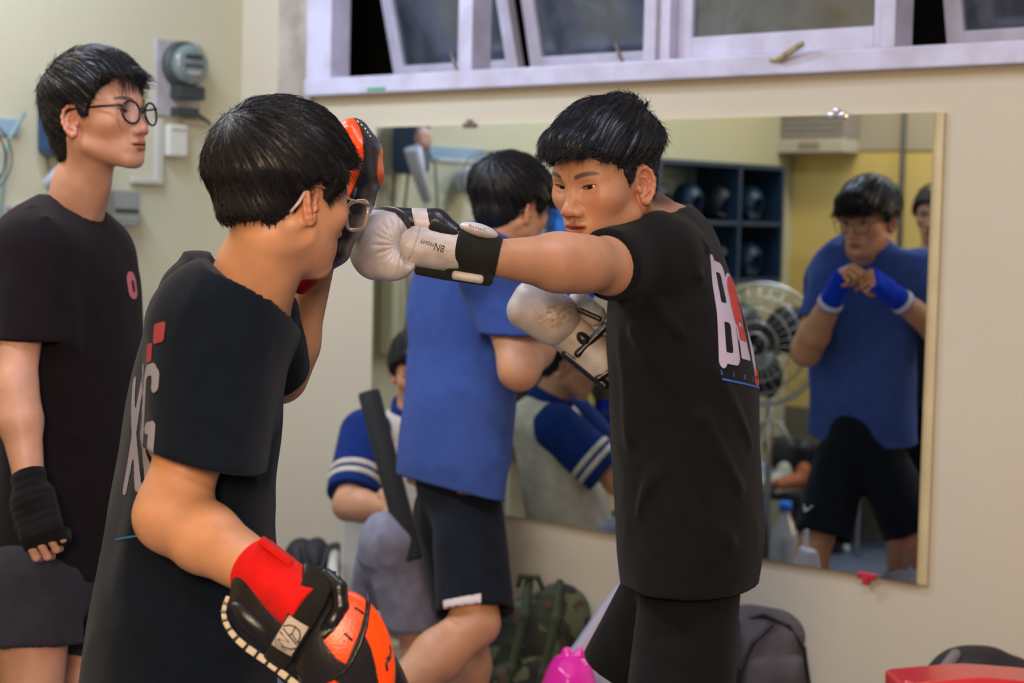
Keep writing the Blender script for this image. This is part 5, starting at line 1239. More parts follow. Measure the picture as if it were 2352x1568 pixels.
def glasses(parent_label, org, M, sc, shape, m_fr, rad=0.0016, lc=(0.033, 0.101, 0.008), rx=0.0235, rz=0.0205, tilt=0.0, tr=None, m_tip=None):
    g = lambda p: np.asarray(p)*sc@M+org
    r = empty('eyeglasses', g((0, 0.1, 0)), parent_label, 'glasses')
    ml = bpy.data.materials.get('spectacle_lens')
    if ml is None:
        ml = bpy.data.materials.new('spectacle_lens'); ml.use_nodes = True; nt = ml.node_tree; nt.nodes.clear()
        o = nt.nodes.new('ShaderNodeOutputMaterial'); t = nt.nodes.new('ShaderNodeBsdfTransparent'); t.inputs[0].default_value = (0.93, 0.95, 0.97, 1); gl = nt.nodes.new('ShaderNodeBsdfGlossy'); gl.inputs['Roughness'].default_value = 0.02
        mx = nt.nodes.new('ShaderNodeMixShader'); mx.inputs[0].default_value = 0.05
        pass; nt.links.new(t.outputs[0], mx.inputs[1]); nt.links.new(gl.outputs[0], mx.inputs[2]); nt.links.new(mx.outputs[0], o.inputs[0])
    for s in (1, -1):
        n = 40; pts = []
        for i in range(n):
            a = 2*math.pi*i/n; e = 2.0 if shape == 'round' else 3.6
            cx = math.copysign(abs(math.cos(a))**(2/e), math.cos(a))*rx; cz = math.copysign(abs(math.sin(a))**(2/e), math.sin(a))*rz
            if shape != 'round' and cz < 0: cx *= 0.90
            x = s*(lc[0]+cx); pts.append((x, lc[1]-abs(x)**2*2.2, lc[2]+cz))
        MB().tube([g(p) for p in pts], rad*sc, 8, closed=True).build('rim', m_fr, r)
        mb = MB(); c = (s*lc[0], lc[1]-lc[0]**2*2.2, lc[2]); mb.add([g(c)]+[g(p) for p in pts], [(0, 1+i, 1+(i+1) % n) for i in range(n)], True); mb.build('lens', ml, r)
        x = s*(lc[0]+rx); hy = lc[1]-x*x*2.2; zt = lc[2]+rz*0.55
        tp = [(s*(lc[0]+rx-0.002), hy, zt), (s*(lc[0]+rx+0.008), hy-0.004, zt+0.001), (s*0.0725, 0.060, zt+0.002), (s*0.0770, 0.0, 0.0215), (s*0.0785, -0.018, 0.020)]
        MB().tube([g(p) for p in tp], (tr or rad)*sc, 8).build('temple', m_fr, r)
        MB().tube([g(p) for p in ((s*0.0785, -0.018, 0.020), (s*0.0795, -0.030, 0.010), (s*0.078, -0.040, -0.008), (s*0.072, -0.048, -0.022))], [0.0022*sc, .0026*sc, .0026*sc, .0018*sc], 8).build('ear_tip', m_tip or m_fr, r)
    MB().tube([g(p) for p in ((0.011, lc[1]+0.001, lc[2]+0.006), (0.005, lc[1]+0.003, lc[2]+0.009), (-0.005, lc[1]+0.003, lc[2]+0.009), (-0.011, lc[1]+0.001, lc[2]+0.006))], rad*sc, 8).build('bridge', m_fr, r)
    return r
GL1 = glove1(); GL2 = glove2(); MT1 = mitt_right(); MT2 = mitt_left()
m_fb = mat('black_acetate', (0.01, 0.01, 0.011), 0.25)
m_fc = mat('clear_smoky_acetate', (0.55, 0.42, 0.38), 0.12, trans=0.55, coat=0.5); m_fg = mat('champagne_metal', (0.62, 0.50, 0.36), 0.22, 0.9)
glasses('round black eyeglasses on the onlooker at the left', RCc[1], RCc[2], 1.0, 'round', m_fb, 0.0023, lc=(0.0335, 0.103, 0.006), rx=0.0245, rz=0.0225)
glasses('clear rectangular eyeglasses on the pad holder', RB[1], RB[2], 1.0, 'square', m_fc, 0.0026, lc=(0.036, 0.112, 0.000), rx=0.0275, rz=0.021, tr=0.0017, m_tip=mat('clear_ear_tip', (0.75, 0.62, 0.66), 0.15, trans=0.4))
glasses('thin black eyeglasses on the young man in blue', RD[1], RD[2], 1.0, 'square', m_fb, 0.0012, lc=(0.036, 0.108, 0.002), rx=0.0265, rz=0.0205)
# ---------------------------------------------------------------- seated man, wall fittings, bags, the far side of the room seen in the mirror
def thing(name, loc, label, cat, group=None): return empty(name, loc, label, cat, group)
def yfloor(px, z): return PX(np.array([*W(px, 1500, z)[:2], 0.0]))[1]
def person_E():
    root = thing('person', (*W(930, 1100, 5.68)[:2], 0), 'seated man in cream and navy striped-sleeve shirt and grey sweatpants behind the blue shirt', 'person')
    M = frame(176, 14, 0); sc = 1.0; org = org_for((.078, -.014, -.002), 905, 856, 5.70, M, sc); dbg('E', org, M)
    base = w(948, 985, 5.78)
    o = dict(neck=neckfor(org, M, base, (0.052, 0.052, 0.062), sc), fade=0.6)
    h = dict(top=0.020, side=0.010, z0=-0.01, whorl=(0.012, -0.080, 0.086), len=0.045, jag=0.008, blobs=[((0.0, 0.080, 0.085), (0.056, 0.036, 0.028), 0.03)])
    V, Q, C = make_head(root, 6, org, M, o, h, SK2, HAIR2, nst=1200, sc=sc, vox=0.003, seg=7)
    body = M3().add(V, Q, C); psi = 172; Y = HD(psi); X = np.cross(Y, [0, 0, 1.0])
    shR = w(838, 985, 5.68); elR = w(800, 1160, 5.50); wrR = w(905, 1165, 5.34)
    shL = w(1045, 990, 5.76); elL = w(1075, 1150, 5.56); wrL = w(1010, 1180, 5.38)
    st = rows(psi, [(935, 905, 1000, 5.78, .06), (960, 860, 1030, 5.78, .10), (1000, 828, 1060, 5.78, .12), (1060, 826, 1062, 5.76, .12), (1130, 830, 1060, 5.74, .125), (1200, 835, 1060, 5.72, .14), (1270, 835, 1060, 5.70, .15)])
    arms = lambda P: smin(arm_sdf(P, shR, elR, wrR), arm_sdf(P, shL, elL, wrL), 0.001)
    V, Q = snet(lambda P: smin(arms(P), stack(P, resamp(np.array(st[::8])), psi, 2.0, -0.03), 0.02), *bounds([shR, elR, wrR, shL, elL, wrL, w(830, 1270, 5.68)-0.1, w(1060, 940, 5.78)+0.1], 0.09), 0.0065, 1.4); body.add(V, Q)
    for wr_, el_, tx in ((wrR, elR, 1), (wrL, elL, -1)):
        Yh = nrm(nrm(wr_-el_)*0.7+np.array([0, 0, -0.55])+Y*0.2); Z = nrm(np.array([0, 0, 0.6])+Y*0.9); Z = nrm(Z-(Z@Yh)*Yh); Xh = np.cross(Yh, Z)
        V, Q = snet(lambda P: hand_sdf(P, wr_, np.array([Xh, Yh, Z]), (35, 30, 20), (20, 30)), *bounds([wr_, wr_+Yh*0.2], 0.08), 0.004, 1.4); body.add(V, Q)
    hip = [w(880, 1360, 5.68), w(1010, 1360, 5.72)]; kn = [w(895, 1245, 5.26), w(1060, 1260, 5.30)]; an = [W(955, 1440, 5.32), W(1100, 1600, 5.38)]
    an = [w(958, 1480, 5.34), w(1100, 1480, 5.38)]
    fl = []
    for a in an: b = a.copy(); b[2] = 0.085; fl.append(b)
    V, Q = snet(lambda P: smin(chain(P, [kn[0], an[0], fl[0]], [.055, .045, .036], .02), chain(P, [kn[1], an[1], fl[1]], [.055, .045, .036], .02), 0.01), *bounds(kn+an+fl, 0.08), 0.008, 1.4); body.add(V, Q)
    body.build('body', SK2, root)
    neck = [(np.asarray(p)*sc@M+org, r) for p, r in o['neck']]
    m_cr = clothmat('cream_cotton', (0.62, 0.56, 0.47), bump=0.4); m_nv = clothmat('navy_cotton', (0.010, 0.030, 0.16))
    slR = (w(842, 1000, 5.68), w(812, 1135, 5.54), 0.075, 0.068); slL = (w(1040, 1005, 5.75), w(1070, 1120, 5.60), 0.075, 0.068)
    sh = shirt_build(root, 'shirt', psi, st, [slR, slL], neck, (w(950, 965, 5.70), nrm(np.array([0, 0, 1.0])+Y*0.4)), m_cr, amp=0.004, vox=0.0065, hemopen=0)
    for s_ in (slR, slL):
        a, b = s_[0], s_[1]; ax = nrm(b-a); ln = np.linalg.norm(b-a)
        def slv(P, lo_, hi_, ex):
            t = (P-a.astype(np.float32))@ax.astype(np.float32); return smax(rc(P, a, b, s_[2]+ex, s_[3]+ex+0.004), np.maximum(lo_-t, t-hi_), 0.003)
        lo_, hi_ = bounds([a, b], 0.11)
        k = solid('raglan_sleeve', lambda P: slv(P, -0.075, ln+0.004, 0.009), lo_, hi_, 0.006, m_nv, sh, 'navy sleeve')
        for t0 in (ln-0.075, ln-0.045): solid('sleeve_stripe', lambda P: slv(P, t0, t0+0.019, 0.0125), lo_, hi_, 0.005, m_cr, sh, 'cream stripe round the sleeve')
    def collar(P):
        d = chain(P, [p for p, r in neck], [r+0.018 for p, r in neck], 0.03); up = (P-w(950, 962, 5.70).astype(np.float32))@nrm(np.array([0, 0, 1.0])+Y*0.45).astype(np.float32)
        d = smax(d, -(chain(P, [p for p, r in neck], [r+0.004 for p, r in neck], 0.03)), 0.003); return smax(d, np.abs(up)-0.022, 0.004)
    solid('collar', collar, *bounds([w(950, 962, 5.73)], 0.13), 0.005, m_nv, sh, 'navy collar')
    m_gr = clothmat('grey_sweatpants', (0.26, 0.26, 0.34), bump=0.4, var=0.15)
    def pants(P):
        d = smin(chain(P, [hip[0], kn[0], an[0]], [.10, .080, .072], .03), chain(P, [hip[1], kn[1], an[1]], [.10, .080, .072], .03), 0.02); d = smin(d, ell(P, w(945, 1370, 5.74), (0.17, 0.15, 0.11)), 0.03)
        d = smax(d, -(P[:, 2]-(an[0][2]+0.055)), 0.006); return d-0.005*(1-2*np.abs(vnoise(P*np.array([16, 16, 12], np.float32))))
    solid('sweatpants', pants, *bounds(hip+kn+an, 0.17), 0.0065, m_gr, root, 'light grey sweatpants')
    for f_ in fl: shoe(root, f_, 172, M_SHOE)
    # the chair he sits on
    m_pl = mat('white_plastic', (0.62, 0.62, 0.55), 0.4); c0 = w(945, 1450, 5.74); c = np.array([c0[0], c0[1], 0]); zt = hip[0][2]-0.11
    ch = thing('plastic_chair', c, 'white plastic chair under the seated man in grey sweatpants', 'chair')
    A = np.array([X, Y, [0, 0, 1.0]])
    MB().box(c+[0, 0, zt-0.015], (0.44, 0.42, 0.03), A, bev=0.012).build('seat', m_pl, ch)
    for sx in (-1, 1):
        for sy in (-1, 1): MB().tube([c+X*sx*0.20+Y*sy*0.18+[0, 0, zt-0.02], c+X*sx*0.235+Y*sy*0.21], [0.022, 0.016], 8).build('leg', m_pl, ch)
    for sx in (-1, 1):
        MB().tube([c+X*sx*0.22+Y*0.17+[0, 0, zt], c+X*sx*0.245+Y*0.17+[0, 0, zt+0.14], c+X*sx*0.245+Y*0.05+[0, 0, zt+0.19], c+X*sx*0.23-Y*0.16+[0, 0, zt+0.19]], 0.017, 8).build('armrest', m_pl, ch)
    MB().box(c-Y*0.215+[0, 0, zt+0.22], (0.42, 0.02, 0.40), A, bev=0.01).build('backrest', m_pl, ch)
    # foam baton
    a, b = w(846, 897, 5.28), w(915, 1160, 5.24)
    bt = thing('foam_baton', b, 'long black foam baton held upright by the seated man', 'baton')
    ax = nrm(a-b); L_ = np.linalg.norm(a-b)
    MB().lathe(b, ax, [(0.001, -0.16), (0.030, -0.158), (0.032, -0.15), (0.0315, L_-0.012), (0.029, L_-0.002), (0.012, L_), (0.011, L_-0.01), (0.001, L_-0.01)], 24, cap=False).build('foam_tube', mat('black_foam', (0.018, 0.020, 0.022), 0.8, bump=0.3, bscale=500), bt)
    return root
person_E()
def person_F():
    z = 7.75; root = thing('person', (*VIR(2150, 600, z)[:2], 0), 'short dark-haired person half cut off by the right edge of the mirror', 'person')
    # the mirrored head faces left and towards the glass
    M = frame(60, 5, 0); org = VIR(2150, 500, z); V, Q, C = make_head(root, 7, org, M, dict(neck=neckfor(org, M, org-[0, 0, 0.20], (0.05, 0.05, 0.06)), fade=0.5), dict(top=0.02, side=0.01, z0=-0.01, len=0.045), SK1, HAIR2, nst=500, vox=0.004)
    body = M3().add(V, Q, C); Y = HD(60); X = np.cross(Y, [0, 0, 1.0]); g = lambda x, y, zz: org*np.array([1, 1, 0])+X*x+Y*y+np.array([0, 0, zz])
    H = org[2]
    shs = [g(s*0.18, 0, H-0.24) for s in (-1, 1)]; els = [g(s*0.24, -0.02, H-0.50) for s in (-1, 1)]; wrs = [g(s*0.22, 0.10, H-0.72) for s in (-1, 1)]
    hips = [g(s*0.09, 0, 0.84) for s in (-1, 1)]; kns = [g(s*0.11, 0.02, 0.46) for s in (-1, 1)]; ans = [g(s*0.12, -0.02, 0.09) for s in (-1, 1)]
    fb = lambda P: smin(smin(arm_sdf(P, shs[0], els[0], wrs[0]), arm_sdf(P, shs[1], els[1], wrs[1]), .001), smin(leg_sdf(P, hips[0], kns[0], ans[0]), leg_sdf(P, hips[1], kns[1], ans[1]), 0.02), 0.01)
    V, Q = snet(fb, *bounds(shs+els+wrs+hips+kns+ans, 0.1), 0.010, 1.4); body.add(V, Q)
    for s, w_ in ((-1, wrs[0]), (1, wrs[1])):
        Yh = nrm([0, 0, -1.0]+Y*0.3); Z = nrm(X*s); Z = nrm(Z-(Z@Yh)*Yh)
        V, Q = snet(lambda P: hand_sdf(P, w_, np.array([np.cross(Yh, Z), Yh, Z]), (40, 50, 30)), *bounds([w_, w_+Yh*0.18], 0.08), 0.005, 1.4); body.add(V, Q)
    body.build('body', SK1, root)
    st = resamp(np.array([(0.78, *g(0, 0, 0)[:2], .19, .13), (0.95, *g(0, 0, 0)[:2], .18, .12), (1.15, *g(0, 0, 0)[:2], .19, .125), (H-0.24, *g(0, 0, 0)[:2], .20, .12), (H-0.17, *g(0, 0, 0)[:2], .12, .09)], float))
    neck = [(org-[0, 0, 0.05], .05), (org-[0, 0, 0.2], .06)]
    shirt_build(root, 'shirt', 60, st, [(shs[0], g(-0.22, -0.01, H-0.42), .075, .07), (shs[1], g(0.22, -0.01, H-0.42), .075, .07)], neck, (org-[0, 0, 0.18], np.array([0, 0, 1.0])), M_NAVYS, vox=0.009)
    shorts_build(root, 'shorts', [(hips[0], g(-.11, .01, .5), .09, .095), (hips[1], g(.11, .01, .5), .09, .095)], (g(0, 0, .84), (.13, .13, .09)), M_BLK, vox=0.009)
    for a in ans: shoe(root, a, 60, M_SHOE)
person_F()

# ---- fittings on the left wall
m_gp = mat('lilac_grey_board', (0.42, 0.41, 0.44), 0.6, bump=0.2, bscale=60, col2=(0.36, 0.33, 0.30), vscale=20, detail=6)
m_dk = mat('dark_bakelite', (0.03, 0.035, 0.035), 0.45); m_wp = mat('white_plastic_box', (0.60, 0.60, 0.52), 0.45); m_cd = mat('painted_conduit', (0.50, 0.49, 0.42), 0.55)
def sbox(x0, y0, x1, y1, dep, off=0.0, bev=0.004):
    """box on the side wall covering the pixel rectangle"""
    a = onside(x0, y0, 0.0); b = onside(x1, y1, 0.0); c = (a+b)/2
    return MB().box((XL+off+dep/2, c[1], c[2]), (dep, abs(a[1]-b[1]), abs(a[2]-b[2])), bev=bev)
t = thing('electricity_meter', onside(405, 180), 'round glass electricity meter on a grey board on the left wall', 'electric meter')
sbox(352, 88, 452, 272, 0.02).build('backboard', m_gp, t)
c = onside(414, 150, 0.02); m_mg = mat('meter_grey_green', (0.16, 0.21, 0.20), 0.25, coat=0.6, var=0.2, vscale=30); m_md = mat('meter_base_dark', (0.05, 0.055, 0.055), 0.5)
MB().lathe(c, (1, 0, 0), [(0.080, 0), (0.083, 0.008), (0.083, 0.028), (0.072, 0.036)], 32).build('meter_base', m_md, t)
MB().lathe(c, (1, 0, 0), [(0.070, 0.03), (0.070, 0.062), (0.064, 0.074), (0.04, 0.080), (0.001, 0.082)], 32).build('glass_dome', m_mg, t)
MB().box(c+[0.081, 0, 0.026], (0.006, 0.070, 0.016), bev=0.002).build('dial_window', m_dk, t); MB().box(c+[0.082, 0, -0.004], (0.006, 0.080, 0.010), bev=0.002).build('dial_window', m_dk, t)
MB().box(c+[0.081, 0, -0.030], (0.006, 0.05, 0.012), bev=0.002).build('name_plate', m_gp, t)
sbox(382, 196, 440, 232, 0.06, 0.02, 0.006).build('terminal_cover', m_dk, t); sbox(383, 246, 432, 270, 0.045, 0.02, 0.004).build('breaker_switch', m_dk, t)
sbox(398, 101, 424, 110, 0.012, 0.02, 0.002).build('wooden_wedge', mat('brown_wood', (0.10, 0.07, 0.03), 0.7), t)
t = thing('junction_box', onside(390, 322), 'small white junction box below the electricity meter', 'junction box'); sbox(370, 286, 412, 360, 0.05, 0, 0.006).build('box_cover', m_wp, t); sbox(374, 292, 408, 300, 0.055, 0, 0.002).build('cover_seam', m_cd, t)
t = thing('cable_trunking', onside(350, 350), 'pale plastic cable trunking running down from the meter board', 'conduit')
sbox(352, 272, 366, 420, 0.025).build('trunking_run', m_cd, t); sbox(296, 408, 366, 424, 0.026).build('trunking_run', m_cd, t); sbox(412, 276, 482, 288, 0.025).build('trunking_run', m_cd, t)
MB().tube([onside(448, 262, 0.03), onside(462, 268, 0.03), onside(482, 284, 0.02)], 0.007, 6).build('black_cable', m_dk, t)
t = thing('breaker_box', onside(270, 475), 'grey breaker box with a dark slot on the left wall', 'breaker box'); sbox(238, 436, 294, 518, 0.07, 0, 0.006).build('box_body', mat('grey_green_enamel', (0.26, 0.28, 0.25), 0.5), t)
sbox(238, 478, 290, 488, 0.075, 0, 0.002).build('slot', m_dk, t); sbox(240, 500, 292, 504, 0.073, 0, 0.001).build('lid_seam', m_gp, t)
t = thing('wall_box', onside(30, 495), 'low pale grey box on the left wall behind the onlooker', 'wall box'); sbox(-10, 470, 62, 518, 0.05, 0, 0.006).build('box_body', mat('pale_grey_box', (0.36, 0.38, 0.36), 0.5), t); sbox(-8, 476, 60, 480, 0.052, 0, 0.001).build('box_seam', m_cd, t)
# wall fan cut by the left edge
c = onside(-66, 360, 0.12); t = thing('wall_fan', c, 'wall fan cut off by the left edge of the picture', 'fan'); m_fan = mat('fan_pale_blue', (0.50, 0.53, 0.62), 0.4); m_wire = mat('fan_wire', (0.10, 0.10, 0.10), 0.4, 0.6)
MB().lathe(c-[0.1, 0, 0], (1, 0, 0), [(0.05, 0), (0.055, 0.02), (0.05, 0.08), (0.03, 0.1)], 20).build('motor_housing', m_fan, t)
for rr_, dx in ((0.115, 0.01), (0.115, 0.05), (0.085, 0.065), (0.05, 0.07)): MB().tube([c+[dx, rr_*math.cos(a), rr_*math.sin(a)] for a in np.linspace(0, 2*math.pi, 33)[:-1]], 0.003, 6, closed=True).build('guard_ring', m_wire, t)
for k in range(3):
    a = k*2.094; e1 = np.array([0, math.cos(a), math.sin(a)]); e2 = np.array([0.35, -math.sin(a), math.cos(a)]); MB().add([c+e1*0.015+e2*0.012, c+e1*0.09+e2*0.045, c+e1*0.10-e2*0.01, c+e1*0.015-e2*0.015, c+e1*0.015+e2*0.012+[.003, 0, 0], c+e1*0.09+e2*0.045+[.003, 0, 0], c+e1*0.10-e2*0.01+[.003, 0, 0], c+e1*0.015-e2*0.015+[.003, 0, 0]], [(0, 1, 2, 3), (7, 6, 5, 4), (0, 4, 5, 1), (1, 5, 6, 2), (2, 6, 7, 3), (3, 7, 4, 0)]).build('blade', m_fan, t)
t = thing('paper_note', onside(2, 290, 0.01), 'pale blue paper pinned on the left wall at the picture edge', 'paper'); sbox(-20, 272, 12, 312, 0.004, 0, 0.001).build('sheet', m_fan, t)

# ---- bags along the wall
def sack(name, label, cat, L, f, box, h, m, extra=None, colf=None):
    r = thing(name, np.array([*L.o[:2], 0]), label, cat); o_ = L.solid('bag_body', f, box, h, m, r, colf=colf)
    if extra: extra(r, L, o_)
    return r
def vz(P, s): return vnoise(P*np.float32(s))
m_camo = mat('camouflage_cloth', (0.03, 0.042, 0.022), 0.8, bump=0.5, bscale=300, col2=(0.008, 0.010, 0.009), vscale=9, detail=2)
def _camo():
    nt = m_camo.node_tree; b, src = basecolor_chain(m_camo); tc = nt.nodes.new('ShaderNodeTexCoord'); n = nt.nodes.new('ShaderNodeTexNoise'); n.inputs['Scale'].default_value = 13; n.inputs['Detail'].default_value = 1.5; nt.links.new(tc.outputs['Object'], n.inputs['Vector'])
    r = nt.nodes.new('ShaderNodeValToRGB'); r.color_ramp.interpolation = 'CONSTANT'; r.color_ramp.elements[1].position = 0.56; nt.links.new(n.outputs['Fac'], r.inputs[0]); mx = nt.nodes.new('ShaderNodeMix'); mx.data_type = 'RGBA'; mx.inputs[7].default_value = (0.085, 0.105, 0.05, 1); nt.links.new(r.outputs[0], mx.inputs[0]); nt.links.new(src, mx.inputs[6])
    n2 = nt.nodes.new('ShaderNodeTexNoise'); n2.inputs['Scale'].default_value = 17; n2.inputs['Detail'].default_value = 1; nt.links.new(tc.outputs['Object'], n2.inputs['Vector']); r2 = nt.nodes.new('ShaderNodeValToRGB'); r2.color_ramp.interpolation = 'CONSTANT'; r2.color_ramp.elements[1].position = 0.62; nt.links.new(n2.outputs['Fac'], r2.inputs[0])
    m2 = nt.nodes.new('ShaderNodeMix'); m2.data_type = 'RGBA'; m2.inputs[7].default_value = (0.07, 0.035, 0.022, 1); nt.links.new(r2.outputs[0], m2.inputs[0]); nt.links.new(mx.outputs[2], m2.inputs[6]); nt.links.new(m2.outputs[2], b.inputs['Base Color'])
_camo()
L = Loc(1230, 1450, 5.30); yf = yfloor(1230, 5.30)
def cx(r, L, o_):
    m_s = mat('olive_webbing', (0.028, 0.042, 0.018), 0.8, bump=0.3)
    for k, (x, y0, y1) in enumerate(((1215, 1345, 1580), (1285, 1350, 1590))):
        L.solid('strap', lambda Q: smax(chain(Q, [(x, y0-14, 20), (x-10, (y0+y1)/2-60, 78), (x-40, y1-60, 84), (x-55, y1, 80)], [10, 11, 11, 10], 10)*1.0, -100-0*Q[:, 0], 1), ((x-85, y0-40, -10), (x+35, y1+25, 115)), 4, m_s, r)
    L.solid('front_pocket', lambda Q: bxr(Q, (1205, 1560, 50), (75, 60, 40), 25, L.rot(-16)), ((1100, 1470, -10), (1310, 1650, 110)), 5, m_camo, r)
    L.solid('grab_handle', lambda Q: chain(Q, [(1190, 1340, 30), (1196, 1318, 34), (1235, 1322, 34), (1245, 1345, 30)], [6, 6, 6, 6], 4), ((1170, 1295, 5), (1265, 1365, 60)), 3, m_s, r)
sack('backpack', 'green camouflage backpack leaning on the wall beside the pink bag', 'backpack', L, lambda Q: smin(bxr(Q, (1215, (1345+yf)/2+22, 0), (92, (yf-1345)/2-10, 66), 55, L.rot(-16)), ell(Q, (1285, 1420, -10), (75, 80, 55)), 30)+3*vz(Q, .03), ((1060, 1290, -90), (1400, yf+10, 95)), 6, m_camo, cx)
L = Loc(1370, 1420, 5.05); yf = yfloor(1370, 5.05)
def px_(r, L, o_):
    L.solid('handle', lambda Q: chain(Q, [(1420, 1345, 0), (1422, 1300, 4), (1455, 1290, 4), (1462, 1345, 0)], [4]*4, 3), ((1405, 1275, -15), (1480, 1360, 20)), 3, mat('bag_handle', (0.55, 0.52, 0.62), 0.6), r)
sack('paper_bag', 'pale lilac-white paper bag standing behind the pink plastic bag', 'bag', L, lambda Q: smax(smax(bxr(Q, (1420, (1330+yf)/2, 0), (118, (yf-1330)/2, 50), 5), ((1425-Q[:, 0])*0.82-(Q[:, 1]-1330)*0.57)*0.9, 8), np.abs(Q[:, 2])-(14+np.clip((Q[:, 1]-1330)*0.16, 0, 40)), 6)+4*np.abs(vz(Q, .012)), ((1280, 1310, -60), (1550, yf+8, 60)), 6, mat('lilac_white_paper', (0.58, 0.56, 0.70), 0.65, var=0.08, vscale=6), px_)
L = Loc(1310, 1540, 4.70); yf = yfloor(1310, 4.70)
def kn_(r, L, o_):
    L.solid('tied_knot', lambda Q: smin(ell(Q, (1302, 1512, 0), (18, 26, 16)), ell(Q, (1330, 1505, 0), (14, 18, 10), L.rot(30)), 10)+2*vz(Q, .06), ((1260, 1475, -30), (1360, 1550, 30)), 3, m_pk, r)
m_pk = mat('pink_plastic', (0.92, 0.03, 0.50), 0.22, coat=0.4, bump=0.5, bscale=25)
sack('plastic_bag', 'shiny hot pink plastic bag at the bottom edge in front of the camouflage backpack', 'bag', L, lambda Q: smin(ell(Q, (1308, 1640, 0), (82, 120, 70)), ell(Q, (1308, 1545, 0), (52, 45, 40)), 30)+7*np.abs(vz(Q, .018))+2*vz(Q, .04), ((1190, 1480, -95), (1420, 1790, 95)), 5, m_pk, kn_)
L = Loc(1760, 1480, 4.85); yf = yfloor(1760, 4.85); m_gy = mat('grey_nylon', (0.088, 0.078, 0.090), 0.7, bump=0.5, bscale=250, var=0.25, vscale=10); m_zp = mat('black_zip', (0.012, 0.012, 0.014), 0.4)
def gx(r, L, o_):
    L.solid('zip_line', lambda Q: chain(Q, [(1690, 1420, 40), (1745, 1402, 60), (1800, 1425, 62), (1838, 1480, 55), (1850, 1560, 50), (1848, 1650, 45)], [5]*6, 4), ((1670, 1385, 10), (1870, 1665, 90)), 3, m_zp, r)
    L.solid('zip_line', lambda Q: chain(Q, [(1765, 1420, 74), (1720, 1460, 88), (1690, 1520, 90), (1672, 1600, 84)], [5]*4, 4), ((1650, 1400, 50), (1790, 1620, 110)), 3, m_zp, r)
    L.solid('front_pocket', lambda Q: smin(bxr(Q, (1765, 1600, 62), (72, 110, 28), 24), ell(Q, (1765, 1545, 72), (60, 50, 26)), 16)+2*vz(Q, .03), ((1670, 1470, 10), (1860, 1730, 125)), 5, m_gy, r)
    L.solid('shoulder_strap', lambda Q: chain(Q, [(1700, 1400, 10), (1672, 1440, 70), (1662, 1520, 84), (1668, 1620, 70)], [12, 13, 13, 11], 8), ((1640, 1375, -10), (1725, 1650, 110)), 4, m_zp, r)
sack('backpack', 'grey nylon backpack with black zips against the wall right of the puncher', 'backpack', L, lambda Q: smin(bxr(Q, (1752, (1400+yf)/2, 0), (96, (yf-1400)/2-2, 72), 62), ell(Q, (1725, 1420, 10), (70, 34, 40), L.rot(8)), 30)+4*vz(Q, .02)+3*np.abs(vz(Q, .05)), ((1630, 1370, -95), (1880, yf+10, 100)), 6, m_gy, gx)
L = Loc(2240, 1560, 4.55); yf = yfloor(2240, 4.55); m_bn = mat('black_nylon', (0.018, 0.017, 0.019), 0.65, bump=0.4, bscale=250)
def bx_(r, L, o_):
    L.solid('shoulder_strap', lambda Q: chain(Q, [(2185, 1496, 40), (2150, 1530, 66), (2128, 1590, 74), (2120, 1650, 70)], [13, 14, 14, 13], 8), ((2090, 1470, 0), (2210, 1680, 100)), 4, mat('grey_webbing', (0.20, 0.18, 0.19), 0.8), r, 'grey shoulder strap')
    L.solid('front_pocket', lambda Q: bxr(Q, (2260, 1640, 70), (80, 70, 24), 20), ((2160, 1550, 30), (2360, 1730, 110)), 5, m_bn, r)
sack('backpack', 'black backpack with a grey strap behind the red pad at lower right', 'backpack', L, lambda Q: smin(bxr(Q, (2255, (1505+yf)/2, 0), (135, (yf-1505)/2-2, 80), 70), ell(Q, (2235, 1520, 0), (70, 36, 50), L.rot(-6)), 40)+3*vz(Q, .02), ((2080, 1460, -100), (2440, yf+10, 110)), 6, m_bn, bx_)
L = Loc(2240, 1600, 4.10); yf = yfloor(2240, 4.10); m_rv = mat('red_vinyl', (0.72, 0.022, 0.028), 0.30, coat=0.3, bump=0.1, bscale=100)
def rx(r, L, o_):
    L.solid('piping', lambda Q: chain(Q, [(2062, 1549, 92), (2105, 1566, 96), (2160, 1590, 98), (2230, 1612, 98)], [4.5]*4, 3), ((2050, 1535, 75), (2245, 1625, 115)), 2.6, mat('glossy_red_piping', (0.75, 0.10, 0.14), 0.15, coat=1.0), r)
    L.solid('stitched_label', lambda Q: bxr(Q, (2330, 1574, 72), (24, 8, 34), 4), ((2295, 1558, 30), (2365, 1592, 112)), 2.6, m_rv, r)
sack('kick_pad', 'glossy red vinyl training pad cut off by the lower right corner', 'pad', L, lambda Q: smax(bxr(Q, (2240, (1536+yf)/2, 0), (190, (yf-1536)/2, 105), 22), (1536-Q[:, 1])+np.abs(Q[:, 0]-2232)*0.10, 8), ((2040, 1520, -115), (2440, yf+8, 115)), 6, m_rv, rx)
L = Loc(730, 1330, 6.22); yf = yfloor(730, 6.22)
sack('gym_bag', 'black gym bag slumped against the wall behind the low mitt', 'bag', L, lambda Q: smin(smin(ell(Q, (690, 1300, 0), (42, 66, 50)), ell(Q, (728, 1300, 0), (36, 66, 50)), 8), smin(ell(Q, (770, 1310, 5), (34, 66, 50)), bxr(Q, (730, (1330+yf)/2, 0), (78, (yf-1330)/2, 60), 30), 12), 8)+2*vz(Q, .05), ((630, 1220, -75), (830, yf+8, 75)), 5, m_bn, lambda r, L, o_: L.solid('carry_handle', lambda Q: chain(Q, [(700, 1250, 40), (715, 1300, 62), (745, 1300, 62), (762, 1255, 40)], [5]*4, 4), ((690, 1235, 20), (775, 1315, 80)), 3, m_zp, r))

